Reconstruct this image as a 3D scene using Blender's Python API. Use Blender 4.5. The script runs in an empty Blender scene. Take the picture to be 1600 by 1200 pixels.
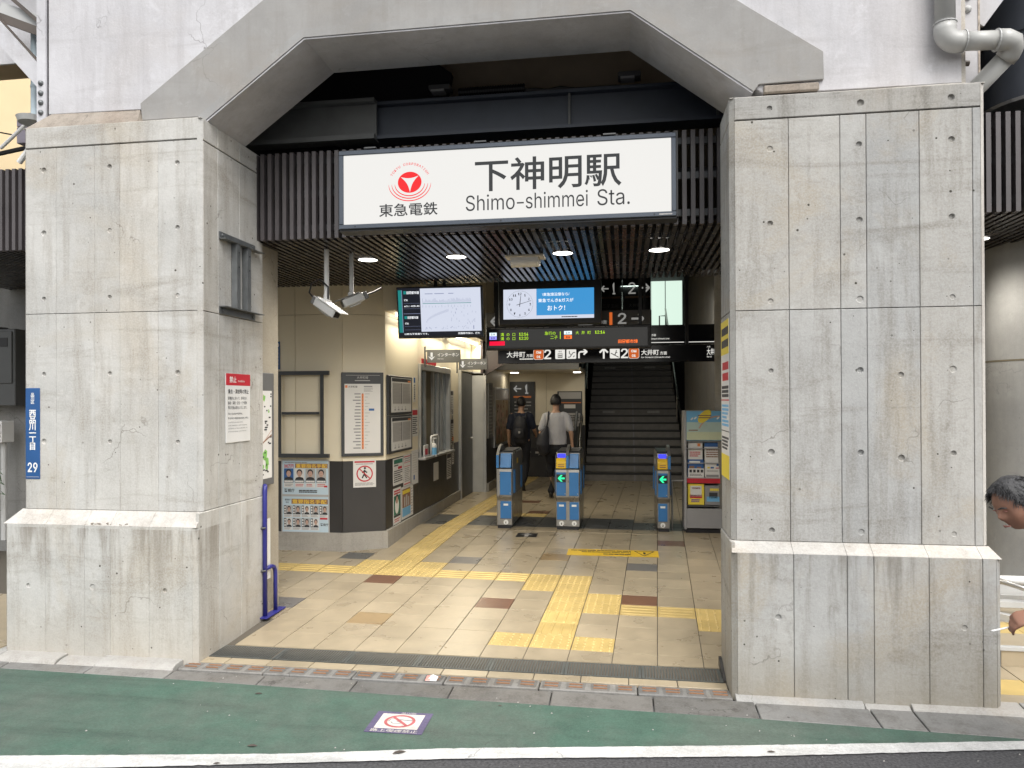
import bpy, bmesh, math, random
from mathutils import Vector, Matrix, noise, geometry
rnd = random.Random(7)
S = bpy.context.scene
COL = S.collection
R = math.radians

# ------------------------------------------------------------------ camera, sky, sun, exposure
def set_camera():
    yaw, pitch, roll = R(8.6), R(.25), .0042
    f0 = Vector((-math.sin(yaw), math.cos(yaw), 0)); r0 = Vector((math.cos(yaw), math.sin(yaw), 0)); u0 = Vector((0, 0, 1))
    f = f0*math.cos(pitch)+u0*math.sin(pitch); u = -f0*math.sin(pitch)+u0*math.cos(pitch)
    r = r0*math.cos(roll)-u*math.sin(roll); u = u*math.cos(roll)+r0*math.sin(roll)
    cd = bpy.data.cameras.new('camera'); co = bpy.data.objects.new('camera', cd); COL.objects.link(co)
    m = Matrix.Identity(4)
    for i in range(3):
        m[i][0] = r[i]; m[i][1] = u[i]; m[i][2] = -f[i]
    m[0][3], m[1][3], m[2][3] = 0, 0, 1.64
    co.matrix_world = m
    cd.sensor_width = 36; cd.lens = 1150/1600*36; cd.shift_y = 20/1600
    cd.clip_start = .05; cd.clip_end = 500
    S.camera = co
set_camera()
SUN_EL, SUN_ROT = R(52), R(155)
w = bpy.data.worlds.new('World'); S.world = w; w.use_nodes = True
nt = w.node_tree; nt.nodes.clear()
sky = nt.nodes.new('ShaderNodeTexSky'); sky.sky_type = 'NISHITA'; sky.sun_disc = False
sky.sun_elevation = SUN_EL; sky.sun_rotation = SUN_ROT; sky.air_density = 1.6; sky.dust_density = 4.0
hs = nt.nodes.new('ShaderNodeHueSaturation'); hs.inputs['Saturation'].default_value = .22
bg = nt.nodes.new('ShaderNodeBackground'); bg.inputs[1].default_value = .15
wo = nt.nodes.new('ShaderNodeOutputWorld')
nt.links.new(sky.outputs[0], hs.inputs['Color']); nt.links.new(hs.outputs[0], bg.inputs[0]); nt.links.new(bg.outputs[0], wo.inputs[0])
sl = bpy.data.lights.new('sun', 'SUN'); sl.energy = 1.0; sl.angle = R(35); sl.color = (1, .97, .93)
so = bpy.data.objects.new('sun', sl); COL.objects.link(so)
# direction towards the sun: azimuth SUN_ROT from +Y clockwise
sd = Vector((math.sin(SUN_ROT)*math.cos(SUN_EL), math.cos(SUN_ROT)*math.cos(SUN_EL), math.sin(SUN_EL)))
so.rotation_euler = sd.to_track_quat('Z', 'Y').to_euler()
vs = S.view_settings; vs.view_transform = 'Standard'; vs.look = 'None'; vs.exposure = 0.75; vs.gamma = 1; vs.use_curve_mapping = False
S.cycles.max_bounces = 8; S.cycles.diffuse_bounces = 5; S.cycles.glossy_bounces = 4; S.cycles.transmission_bounces = 6
S.cycles.sample_clamp_indirect = 6; S.cycles.caustics_reflective = False; S.cycles.caustics_refractive = False
S.cycles.use_denoising = True

# ------------------------------------------------------------------ materials
def _new(name):
    m = bpy.data.materials.new(name); m.use_nodes = True
    n = m.node_tree.nodes; l = m.node_tree.links
    return m, n, l, n['Principled BSDF']
def pm(name, col, rough=.55, metal=0., var=.06, scale=6., bump=.04, bscale=60., emit=0., spec=.5, rnd_obj=0., trans=0.):
    """plain surface with mottling, roughness wear and fine relief"""
    m, n, l, b = _new(name)
    b.inputs['Metallic'].default_value = metal; b.inputs['Specular IOR Level'].default_value = spec
    geo = n.new('ShaderNodeNewGeometry')
    nz = n.new('ShaderNodeTexNoise'); nz.inputs['Scale'].default_value = scale; nz.inputs['Detail'].default_value = 5
    l.new(geo.outputs['Position'], nz.inputs['Vector'])
    mp = n.new('ShaderNodeMapRange'); mp.inputs[1].default_value = .3; mp.inputs[2].default_value = .7
    mp.inputs[3].default_value = 1-var; mp.inputs[4].default_value = 1+var
    l.new(nz.outputs[0], mp.inputs[0])
    fac = mp.outputs[0]
    if rnd_obj:
        oi = n.new('ShaderNodeObjectInfo'); m2 = n.new('ShaderNodeMapRange'); m2.inputs[3].default_value = 1-rnd_obj; m2.inputs[4].default_value = 1+rnd_obj
        l.new(oi.outputs['Random'], m2.inputs[0]); mm = n.new('ShaderNodeMath'); mm.operation = 'MULTIPLY'
        l.new(fac, mm.inputs[0]); l.new(m2.outputs[0], mm.inputs[1]); fac = mm.outputs[0]
    vm = n.new('ShaderNodeVectorMath'); vm.operation = 'SCALE'; vm.inputs[0].default_value = col[:3]
    l.new(fac, vm.inputs['Scale']); l.new(vm.outputs[0], b.inputs['Base Color'])
    mr = n.new('ShaderNodeMapRange'); mr.inputs[3].default_value = max(.03, rough-.1); mr.inputs[4].default_value = min(1, rough+.1)
    l.new(nz.outputs[0], mr.inputs[0]); l.new(mr.outputs[0], b.inputs['Roughness'])
    if bump:
        n2 = n.new('ShaderNodeTexNoise'); n2.inputs['Scale'].default_value = bscale; n2.inputs['Detail'].default_value = 4
        l.new(geo.outputs['Position'], n2.inputs['Vector'])
        bp = n.new('ShaderNodeBump'); bp.inputs['Strength'].default_value = bump*4; bp.inputs['Distance'].default_value = .004
        l.new(n2.outputs[0], bp.inputs['Height']); l.new(bp.outputs[0], b.inputs['Normal'])
    if emit:
        b.inputs['Emission Color'].default_value = (*col[:3], 1); b.inputs['Emission Strength'].default_value = emit
    if trans:
        b.inputs['Transmission Weight'].default_value = trans
    return m
def flat(name, col, rough=.5, emit=0., metal=0.):
    m, n, l, b = _new(name)
    b.inputs['Base Color'].default_value = (*col[:3], 1); b.inputs['Roughness'].default_value = rough; b.inputs['Metallic'].default_value = metal
    if emit:
        b.inputs['Emission Color'].default_value = (*col[:3], 1); b.inputs['Emission Strength'].default_value = emit
    return m
def lum(name, col, k):
    m, n, l, b = _new(name)
    b.inputs['Base Color'].default_value = (.02, .02, .02, 1); b.inputs['Roughness'].default_value = .3; b.inputs['Specular IOR Level'].default_value = .15
    b.inputs['Emission Color'].default_value = (*col[:3], 1); b.inputs['Emission Strength'].default_value = k
    return m
def concrete(name, base, warm, dark, stain=.5, pits=.5, rnd_obj=.06, bump=.35, cracks=.6, grain=1., splash=0., ledge=None):
    """board-marked concrete: cloudy tone, warm patches, run-down streaks, pits; weathered with shapes of its own"""
    m, n, l, b = _new(name)
    geo = n.new('ShaderNodeNewGeometry'); pos = geo.outputs['Position']
    def N(scale, detail=6, rough=.6, vec=None, dist=0):
        t = n.new('ShaderNodeTexNoise'); t.inputs['Scale'].default_value = scale; t.inputs['Detail'].default_value = detail
        t.inputs['Roughness'].default_value = rough; t.inputs['Distortion'].default_value = dist
        l.new(vec or pos, t.inputs['Vector']); return t.outputs[0]
    def ramp(v, a, c, lo=0., hi=1.):
        r = n.new('ShaderNodeMapRange'); r.inputs[1].default_value = a; r.inputs[2].default_value = c; r.inputs[3].default_value = lo; r.inputs[4].default_value = hi
        l.new(v, r.inputs[0]); return r.outputs[0]
    def mix(f, a, c, mode='MIX'):
        x = n.new('ShaderNodeMix'); x.data_type = 'RGBA'; x.blend_type = mode
        if isinstance(f, float): x.inputs[0].default_value = f
        else: l.new(f, x.inputs[0])
        for s, v in ((6, a), (7, c)):
            if isinstance(v, tuple): x.inputs[s].default_value = (*v, 1)
            else: l.new(v, x.inputs[s])
        return x.outputs[2]
    def mul(a, c):
        x = n.new('ShaderNodeMath'); x.operation = 'MULTIPLY'
        for i, v in enumerate((a, c)):
            if isinstance(v, float): x.inputs[i].default_value = v
            else: l.new(v, x.inputs[i])
        return x.outputs[0]
    st = n.new('ShaderNodeMapping'); st.inputs['Scale'].default_value = (9, 9, .9); l.new(pos, st.inputs['Vector'])
    st2 = n.new('ShaderNodeMapping'); st2.inputs['Scale'].default_value = (.8, .8, 5); l.new(pos, st2.inputs['Vector'])
    def warp(scale, amt):
        t = n.new('ShaderNodeTexNoise'); t.inputs['Scale'].default_value = scale; t.inputs['Detail'].default_value = 4; l.new(pos, t.inputs['Vector'])
        a = n.new('ShaderNodeVectorMath'); a.operation = 'SCALE'; a.inputs['Scale'].default_value = amt; l.new(t.outputs['Color'], a.inputs[0])
        d = n.new('ShaderNodeVectorMath'); l.new(pos, d.inputs[0]); l.new(a.outputs[0], d.inputs[1]); return d.outputs[0]
    oi = n.new('ShaderNodeObjectInfo')
    c = mix(ramp(N(1.7, 9, .66), .34, .66), tuple(min(1, x*1.10) for x in base), tuple(x*.80 for x in base))
    c = mix(mul(ramp(oi.outputs['Random'], .45, 1), .30), c, warm)
    c = mix(mul(ramp(N(1.15, 7, .62, dist=.8), .50, .66), .7), c, warm)
    c = mix(mul(ramp(N(1.0, 7, .68, st.outputs[0]), .48, .74), stain), c, dark)           # run-down streaks
    c = mix(mul(ramp(N(1.0, 9, .66, st2.outputs[0], .9), .55, .70), stain*.75), c, dark)   # pour lines
    c = mix(mul(ramp(N(4.2, 12, .78), .55, .72), stain*.8), c, dark)                        # blotches
    c = mix(mul(ramp(N(6.0, 12, .75, dist=.5), .56, .70), .35), c, tuple(min(1, x*1.35) for x in base))   # bloom
    c = mix(mul(ramp(N(30, 8, .75), .58, .74), .5*grain), c, tuple(x*.55 for x in base))        # mottles
    c = mix(mul(ramp(N(85, 4, .65), .4, .6), .30*grain), c, tuple(min(1, x*1.25) for x in base))
    if splash or ledge:
        sz = n.new('ShaderNodeSeparateXYZ'); l.new(pos, sz.inputs[0]); zz = sz.outputs[2]
        wob = n.new('ShaderNodeMath'); wob.operation = 'MULTIPLY_ADD'; l.new(N(3.5, 8, .7), wob.inputs[0]); wob.inputs[1].default_value = -.55; l.new(zz, wob.inputs[2])
    if splash:      # dirt thrown up along the foot
        c = mix(mul(ramp(wob.outputs[0], -.46, .02, 1, 0), splash), c, tuple(x*y for x, y in zip(dark, (1.45, 1.4, 1.25))))
    if ledge:       # run-off marks below a ledge at height ledge
        run = mul(ramp(zz, ledge-.42, ledge, 0, 1), ramp(zz, ledge, ledge+.003, 1, 0))
        c = mix(mul(mul(run, ramp(N(1.0, 5, .6, st.outputs[0]), .44, .62)), .6), c, tuple(x*.8 for x in dark))
    ve = n.new('ShaderNodeTexVoronoi'); ve.feature = 'DISTANCE_TO_EDGE'; ve.inputs['Scale'].default_value = 1.1; l.new(warp(3.5, .55), ve.inputs['Vector'])
    crack = mul(ramp(ve.outputs['Distance'], 0, .006, 1, 0), ramp(N(1.9, 3, .5), .55, .62))
    c = mix(mul(crack, cracks), c, tuple(x*.5 for x in dark))
    v = n.new('ShaderNodeTexVoronoi'); v.inputs['Scale'].default_value = 15; v.inputs['Randomness'].default_value = 1; l.new(pos, v.inputs['Vector'])
    sep = n.new('ShaderNodeSeparateColor'); l.new(v.outputs['Color'], sep.inputs[0])
    rad = ramp(sep.outputs[0], .32, 1., 0., .125)
    less = n.new('ShaderNodeMath'); less.operation = 'LESS_THAN'; l.new(v.outputs['Distance'], less.inputs[0]); l.new(rad, less.inputs[1])
    pm_ = mul(less.outputs[0], ramp(N(2.5, 3, .5), .41, .54))
    c = mix(mul(pm_, pits), c, tuple(x*.3 for x in dark))
    rr = ramp(oi.outputs['Random'], 0, 1, 1-rnd_obj, 1+rnd_obj)
    vm = n.new('ShaderNodeVectorMath'); vm.operation = 'SCALE'; l.new(c, vm.inputs[0]); l.new(rr, vm.inputs['Scale'])
    l.new(vm.outputs[0], b.inputs['Base Color'])
    b.inputs['Roughness'].default_value = .82; b.inputs['Specular IOR Level'].default_value = .3
    h = n.new('ShaderNodeMath'); h.operation = 'SUBTRACT'; l.new(N(30, 10, .7), h.inputs[0]); l.new(mul(pm_, 1.2), h.inputs[1])
    bp = n.new('ShaderNodeBump'); bp.inputs['Strength'].default_value = bump; bp.inputs['Distance'].default_value = .01
    l.new(h.outputs[0], bp.inputs['Height']); l.new(bp.outputs[0], b.inputs['Normal'])
    return m

MT = {}
MT['conc_l'] = concrete('light board marked concrete', (.475, .47, .45), (.405, .36, .29), (.235, .205, .165), .72, .9, .05, splash=.38, ledge=.74)
MT['conc_cap'] = concrete('grimy cap concrete', (.33, .325, .31), (.30, .27, .225), (.12, .11, .09), .95, .8, .03)
MT['conc_r'] = concrete('grey board marked concrete', (.36, .362, .355), (.335, .29, .22), (.165, .148, .12), .8, .98, .08, splash=.55, ledge=.70)
MT['conc_pale'] = concrete('pale sky lit concrete edge', (.50, .485, .455), (.43, .385, .32), (.24, .20, .165), .6, .25, .05)  # paler tone paints in sky light on shoulders, chamfers and outer edges
MT['mortar'] = concrete('brown weathered mortar', (.31, .275, .235), (.28, .225, .18), (.14, .115, .095), .8, .3, .04)
MT['conc_in'] = concrete('beige smooth concrete', (.36, .33, .275), (.34, .30, .23), (.22, .19, .15), .35, .35, .03)  # beige is the column's own concrete colour
MT['conc_smooth'] = concrete('smooth grey column concrete', (.33, .335, .335), (.32, .315, .30), (.22, .22, .215), .3, .25, .02, .12, .3, .35)
MT['conc_dark'] = concrete('dull grey concrete', (.25, .25, .245), (.23, .215, .19), (.12, .115, .105), .5, .4, .05)
MT['white_frame'] = concrete('white painted render', (.53, .53, .555), (.47, .455, .455), (.33, .315, .32), .5, .12, .0, .25, .8, .3)
MT['grey_frame'] = concrete('grey painted steel', (.30, .30, .297), (.285, .265, .24), (.20, .185, .165), .35, .12, .0, .08, .3, .25)
MT['kerb'] = concrete('kerb concrete', (.35, .345, .33), (.37, .33, .28), (.19, .175, .155), .5, .6, .08)
MT['kerb_low'] = concrete('worn dropped kerb', (.215, .213, .205), (.20, .182, .155), (.09, .082, .072), .8, .6, .1)
MT['gutter'] = concrete('gutter concrete', (.15, .147, .14), (.15, .135, .115), (.065, .06, .053), .8, .6, .14)
MT['plinth'] = concrete('plinth concrete', (.33, .315, .285), (.31, .28, .23), (.17, .155, .135), .45, .4, .04)
MT['asphalt'] = pm('asphalt', (.066, .066, .07), .9, var=.55, scale=70, bump=.3, bscale=220)
def road_paint(name, col, wear, under, thr=.62):
    m, n, l, b = _new(name)
    geo = n.new('ShaderNodeNewGeometry')
    def N(s, d, r=.6):
        t = n.new('ShaderNodeTexNoise'); t.inputs['Scale'].default_value = s; t.inputs['Detail'].default_value = d; t.inputs['Roughness'].default_value = r
        l.new(geo.outputs['Position'], t.inputs['Vector']); return t.outputs[0]
    def rp(v, a, c, lo, hi):
        r = n.new('ShaderNodeMapRange'); r.inputs[1].default_value = a; r.inputs[2].default_value = c; r.inputs[3].default_value = lo; r.inputs[4].default_value = hi
        l.new(v, r.inputs[0]); return r.outputs[0]
    x = n.new('ShaderNodeMix'); x.data_type = 'RGBA'; x.inputs[6].default_value = (*col, 1); x.inputs[7].default_value = (*wear, 1)
    l.new(rp(N(1.3, 10, .68), .36, .62, 0, 1), x.inputs[0])
    y = n.new('ShaderNodeMix'); y.data_type = 'RGBA'; y.inputs[7].default_value = (*under, 1); l.new(x.outputs[2], y.inputs[6])
    l.new(rp(N(55, 9, .8), thr, thr+.1, 0, .8), y.inputs[0])
    z = n.new('ShaderNodeMix'); z.data_type = 'RGBA'; z.blend_type = 'MULTIPLY'; z.inputs[7].default_value = (.55, .55, .55, 1); l.new(y.outputs[2], z.inputs[6])
    l.new(rp(N(240, 3, .6), .55, .7, 0, .55), z.inputs[0])
    gr = n.new('ShaderNodeMix'); gr.data_type = 'RGBA'; gr.blend_type = 'MULTIPLY'; gr.inputs[0].default_value = 1; l.new(z.outputs[2], gr.inputs[6])
    gc = n.new('ShaderNodeCombineColor')
    gv = n.new('ShaderNodeMath'); gv.operation = 'MULTIPLY'; l.new(rp(N(75, 6, .8), .36, .64, .82, 1.18), gv.inputs[0]); l.new(rp(N(5, 8, .7), .36, .64, .86, 1.12), gv.inputs[1])
    for k in range(3): l.new(gv.outputs[0], gc.inputs[k])
    l.new(gc.outputs[0], gr.inputs[7]); z = gr
    tm = n.new('ShaderNodeMapping'); tm.inputs['Rotation'].default_value = (0, 0, R(-11)); tm.inputs['Scale'].default_value = (.35, 5, 1); l.new(geo.outputs['Position'], tm.inputs[0])
    tn = n.new('ShaderNodeTexNoise'); tn.inputs['Scale'].default_value = 1.6; tn.inputs['Detail'].default_value = 7; tn.inputs['Roughness'].default_value = .6; l.new(tm.outputs[0], tn.inputs['Vector'])
    t1 = n.new('ShaderNodeMix'); t1.data_type = 'RGBA'; t1.blend_type = 'MULTIPLY'; t1.inputs[7].default_value = (.66, .68, .67, 1); l.new(z.outputs[2], t1.inputs[6]); l.new(rp(tn.outputs[0], .5, .68, 0, .7), t1.inputs[0])
    ve = n.new('ShaderNodeTexVoronoi'); ve.feature = 'DISTANCE_TO_EDGE'; ve.inputs['Scale'].default_value = .7
    wn = n.new('ShaderNodeTexNoise'); wn.inputs['Scale'].default_value = 4; wn.inputs['Detail'].default_value = 5; l.new(geo.outputs['Position'], wn.inputs['Vector'])
    wa = n.new('ShaderNodeVectorMath'); wa.operation = 'MULTIPLY_ADD'; wa.inputs[1].default_value = (.5, .5, .5); l.new(wn.outputs['Color'], wa.inputs[0]); l.new(geo.outputs['Position'], wa.inputs[2]); l.new(wa.outputs[0], ve.inputs['Vector'])
    t2 = n.new('ShaderNodeMix'); t2.data_type = 'RGBA'; t2.inputs[7].default_value = (.03, .035, .035, 1); l.new(t1.outputs[2], t2.inputs[6])
    ck = n.new('ShaderNodeMath'); ck.operation = 'MULTIPLY'; l.new(rp(ve.outputs['Distance'], 0, .004, .8, 0), ck.inputs[0]); l.new(rp(N(1.1, 3), .5, .58, 0, 1), ck.inputs[1]); l.new(ck.outputs[0], t2.inputs[0])
    l.new(t2.outputs[2], b.inputs['Base Color']); b.inputs['Roughness'].default_value = .85
    bp = n.new('ShaderNodeBump'); bp.inputs['Strength'].default_value = .5; bp.inputs['Distance'].default_value = .006
    l.new(N(190, 4, .6), bp.inputs['Height']); l.new(bp.outputs[0], b.inputs['Normal'])
    return m
MT['green'] = road_paint('green road coating', (.058, .118, .089), (.092, .122, .101), (.075, .09, .08), .64)
MT['whiteline'] = road_paint('white road paint', (.60, .60, .59), (.52, .52, .51), (.38, .38, .38), .64)
MT['purplepaint'] = road_paint('purple road marking', (.10, .085, .17), (.13, .11, .19), (.12, .15, .15), .66)
MT['redpaint'] = road_paint('faded red marking', (.42, .09, .10), (.45, .14, .14), (.5, .4, .38), .66)
MT['creampaint'] = road_paint('cream road marking', (.62, .58, .53), (.66, .62, .58), (.4, .38, .36), .62)

def tilemat(name, col, rough=.30, var=.10):
    m = pm(name, col, rough, var=var, scale=4.5, bump=.04, bscale=45, rnd_obj=.075, spec=.5)
    n = m.node_tree.nodes; l = m.node_tree.links; b = n['Principled BSDF']
    src = b.inputs['Base Color'].links[0].from_socket
    geo = n.new('ShaderNodeNewGeometry')
    def N(sc, d, mn, mx, lo, hi, st=None):
        v = geo.outputs['Position']
        if st: mp = n.new('ShaderNodeMapping'); mp.inputs['Scale'].default_value = st; l.new(v, mp.inputs[0]); v = mp.outputs[0]
        t = n.new('ShaderNodeTexNoise'); t.inputs['Scale'].default_value = sc; t.inputs['Detail'].default_value = d; t.inputs['Roughness'].default_value = .68; l.new(v, t.inputs['Vector'])
        r = n.new('ShaderNodeMapRange'); r.inputs[1].default_value = mn; r.inputs[2].default_value = mx; r.inputs[3].default_value = lo; r.inputs[4].default_value = hi; l.new(t.outputs[0], r.inputs[0]); return r.outputs[0]
    vor = n.new('ShaderNodeTexVoronoi'); vor.inputs['Scale'].default_value = 3.2; l.new(geo.outputs['Position'], vor.inputs['Vector'])
    sp = n.new('ShaderNodeMapRange'); sp.inputs[1].default_value = .030; sp.inputs[2].default_value = .045; sp.inputs[3].default_value = .62; sp.inputs[4].default_value = 1
    sc2 = n.new('ShaderNodeSeparateColor'); l.new(vor.outputs['Color'], sc2.inputs[0]); gt = n.new('ShaderNodeMath'); gt.operation = 'LESS_THAN'; gt.inputs[1].default_value = .82; l.new(sc2.outputs[0], gt.inputs[0])
    ad = n.new('ShaderNodeMath'); ad.operation = 'ADD'; l.new(vor.outputs['Distance'], ad.inputs[0]); l.new(gt.outputs[0], ad.inputs[1]); l.new(ad.outputs[0], sp.inputs[0])
    a = n.new('ShaderNodeMath'); a.operation = 'MULTIPLY'; l.new(N(.9, 9, .38, .64, 1.05, .86), a.inputs[0]); l.new(N(7., 9, .5, .72, 1., .90), a.inputs[1])
    c = n.new('ShaderNodeMath'); c.operation = 'MULTIPLY'; l.new(a.outputs[0], c.inputs[0]); l.new(sp.outputs[0], c.inputs[1])
    vm = n.new('ShaderNodeVectorMath'); vm.operation = 'SCALE'; l.new(src, vm.inputs[0]); l.new(c.outputs[0], vm.inputs['Scale']); l.new(vm.outputs[0], b.inputs['Base Color'])
    return m
MT['tile'] = tilemat('beige floor tile', (.365, .305, .212))
MT['tile_dark'] = tilemat('charcoal floor tile', (.085, .088, .088))
MT['tile_grey'] = tilemat('grey floor tile', (.165, .155, .148))
MT['tile_brown'] = tilemat('brown floor tile', (.165, .085, .052))
MT['tile_tan'] = tilemat('tan floor tile', (.30, .215, .115))
MT['tactile'] = pm('yellow tactile tile', (.52, .385, .145), .42, var=.12, scale=7, bump=.05, rnd_obj=.07)
MT['grout'] = pm('dark floor joint', (.10, .088, .07), .9)
MT['slotbrown'] = pm('brown kerb insert', (.24, .12, .062), .7, var=.2, scale=20)
MT['grate'] = pm('galvanised grate', (.115, .125, .12), .45, .4, var=.15, scale=15)
MT['dirt'] = pm('drain dirt', (.02, .02, .018), .9)
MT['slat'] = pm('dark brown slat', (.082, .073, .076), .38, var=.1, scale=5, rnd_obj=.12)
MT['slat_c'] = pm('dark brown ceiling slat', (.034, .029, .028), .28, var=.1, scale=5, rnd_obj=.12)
MT['girder'] = pm('dark blue grey girder', (.045, .055, .075), .5, var=.15)
MT['girder2'] = pm('dull grey girder', (.10, .105, .105), .5, var=.15)
MT['wall_dark'] = concrete('dim rendered wall', (.12, .118, .11), (.12, .105, .085), (.06, .055, .05), .4, .2, .03)
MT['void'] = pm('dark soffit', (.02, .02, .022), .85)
MT['deckunder'] = pm('brownish deck underside', (.42, .345, .25), .85, var=.15, scale=3)
MT['cream'] = pm('cream wall panel', (.76, .69, .535), .5, var=.03, scale=2, rnd_obj=.02)
MT['cream_j'] = pm('wall panel joint', (.16, .14, .10), .8)
MT['wains'] = pm('dark brown wainscot', (.036, .034, .033), .42, var=.08, scale=4, rnd_obj=.05)
MT['alu'] = pm('brushed aluminium', (.55, .55, .54), .34, .85, var=.06)
MT['steel'] = pm('stainless steel', (.34, .33, .31), .30, .9, var=.08, scale=10)
MT['darkframe'] = pm('charcoal metal frame', (.055, .058, .062), .4, .3)
MT['greyframe'] = pm('grey metal frame', (.11, .112, .112), .45, .5)
MT['greysteel'] = pm('galvanised angle', (.17, .18, .185), .5, .55, var=.15, scale=14)
MT['black'] = pm('black plastic', (.016, .016, .018), .4)
MT['blackgloss'] = flat('black gloss panel', (.012, .013, .018), .15)
MT['white'] = pm('white plastic', (.72, .72, .71), .4, var=.03)
MT['offwhite'] = pm('ivory housing', (.60, .55, .46), .45, var=.04)
MT['greyplastic'] = pm('light grey housing', (.45, .455, .45), .45)
MT['darkgrey'] = pm('dark grey housing', (.13, .13, .13), .45)
MT['paper'] = pm('white paper', (.66, .655, .64), .6, var=.02, bump=0)
MT['paperblue'] = pm('pale blue paper', (.50, .62, .70), .55, var=.02, bump=0)
MT['ink'] = flat('black ink', (.035, .035, .04), .6)
MT['inkgrey'] = flat('grey ink', (.25, .25, .26), .6)
MT['red'] = flat('red print', (.50, .02, .035), .5)
MT['gold'] = flat('gold print', (.80, .52, .08), .5)
MT['yellow'] = flat('yellow print', (.78, .62, .06), .5)
MT['bluep'] = flat('blue print', (.03, .11, .32), .5)
MT['skyp'] = flat('sky blue print', (.16, .42, .68), .5)
MT['greenp'] = flat('dark green print', (.03, .17, .11), .5)
MT['lgreenp'] = flat('leaf green print', (.22, .48, .12), .5)
MT['orangep'] = flat('orange print', (.72, .22, .06), .5)
MT['brownp'] = flat('brown print', (.25, .13, .08), .5)
MT['purp'] = flat('violet print', (.20, .12, .28), .5)
MT['skinp'] = flat('printed skin tone', (.52, .34, .27), .5)
MT['greyp'] = flat('pale grey print', (.42, .41, .40), .5)
MT['whitep'] = flat('white print', (.78, .78, .76), .5)
MT['navyplate'] = pm('navy enamel plate', (.022, .085, .235), .35, var=.06)
MT['bluepost'] = pm('blue enamel tube', (.025, .027, .19), .35, var=.1)
MT['gateblue'] = pm('gate blue panel', (.035, .17, .42), .4, var=.05)
MT['gateyellow'] = pm('gate yellow reader', (.70, .46, .03), .4, var=.03)
MT['pvc'] = pm('grey drain pipe', (.40, .40, .385), .38, var=.06)
MT['paleblue'] = pm('pale blue pipe', (.50, .60, .66), .4)
MT['rustbrown'] = pm('brown painted steel', (.085, .07, .06), .6, var=.2)
MT['yellowwall'] = pm('pale yellow house wall', (.72, .58, .36), .8, var=.04, scale=2)
MT['mauve'] = pm('mauve grey box', (.22, .20, .24), .5)
MT['tank'] = pm('dark slate steel casing', (.085, .095, .115), .35, .3, var=.12, scale=3)
MT['glass'] = None
m, n, l, b = _new('window glass'); b.inputs['Base Color'].default_value = (.75, .82, .8, 1); b.inputs['Roughness'].default_value = .04; b.inputs['Transmission Weight'].default_value = 1; b.inputs['IOR'].default_value = 1.15
MT['glass'] = m
MT['stair'] = pm('dark stair riser', (.20, .19, .178), .55, var=.15, scale=8)
MT['nosing'] = pm('black stair nosing', (.012, .012, .012), .5)
MT['maroon'] = pm('maroon brown panel', (.075, .055, .055), .35)
MT['rackgrey'] = pm('silver grey rack', (.34, .34, .35), .4, .2, var=.04)
# light giving
MT['signlit'] = lum('backlit sign face', (1, .985, .95), .51)
MT['lamp'] = lum('lamp disc', (1, .96, .88), 5)
MT['tube'] = lum('fluorescent tube', (1, .95, .82), 4)
MT['scr_white'] = lum('screen white', (.80, .85, 1), .50)
MT['scr_blue'] = lum('screen blue', (.06, .34, .72), .55)
MT['scr_teal'] = lum('screen teal', (.02, .36, .34), .4)
MT['scr_dark'] = lum('screen dark', (.01, .012, .02), .6)
MT['scr_line'] = lum('screen grey line', (.32, .36, .55), .5)
MT['scr_letter'] = lum('screen white letter', (.95, .97, 1), .7)
MT['scr_ink'] = lum('screen black ink', (.02, .02, .03), .4)
MT['led_g'] = lum('led yellow green', (.42, .72, .02), 0.72)
MT['led_o'] = lum('led orange', (1, .18, .03), 0.77)
MT['led_r'] = lum('led red', (1, .005, .05), 0.64)
MT['led_w'] = lum('led white', (.8, .95, 1), 0.72)
MT['led_v'] = lum('led violet', (.36, .34, 1), 0.64)
MT['led_green'] = lum('green arrow light', (.03, 1, .42), 0.72)
MT['led_blue'] = lum('blue reader light', (.06, .07, 1), .7)
MT['sg_white'] = lum('lit sign white', (1, .98, .92), .5)
MT['sg_grey'] = lum('dim sign grey', (.5, .49, .46), .3)
MT['sg_orange'] = lum('lit sign orange', (.85, .17, .03), .42)
MT['landing'] = lum('lit landing glass', (.80, 1, .86), .55)

# ------------------------------------------------------------------ builders
def link(o, parent=None):
    COL.objects.link(o)
    if parent is not None: o.parent = parent
    return o
def tag(o, label=None, cat=None, group=None, kind=None):
    if label: o['label'] = label
    if cat: o['category'] = cat
    if group: o['group'] = group
    if kind: o['kind'] = kind
    return o
def thing(name, label, cat, loc=(0, 0, 0), group=None, mat=None):
    o = bpy.data.objects.new(name, None); o.empty_display_size = .1
    COL.objects.link(o)
    o.matrix_world = mat if mat is not None else Matrix.Translation(loc)
    return tag(o, label, cat, group)
def axes(origin, u, v):
    u = Vector(u).normalized(); v = Vector(v).normalized(); nn = u.cross(v)
    m = Matrix.Identity(4)
    for i in range(3):
        m[i][0] = u[i]; m[i][1] = v[i]; m[i][2] = nn[i]; m[i][3] = origin[i]
    return m
def root_world(o):
    m = Matrix.Identity(4)
    while o is not None:
        m = o.matrix_basis @ m; o = o.parent
    return m
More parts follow.
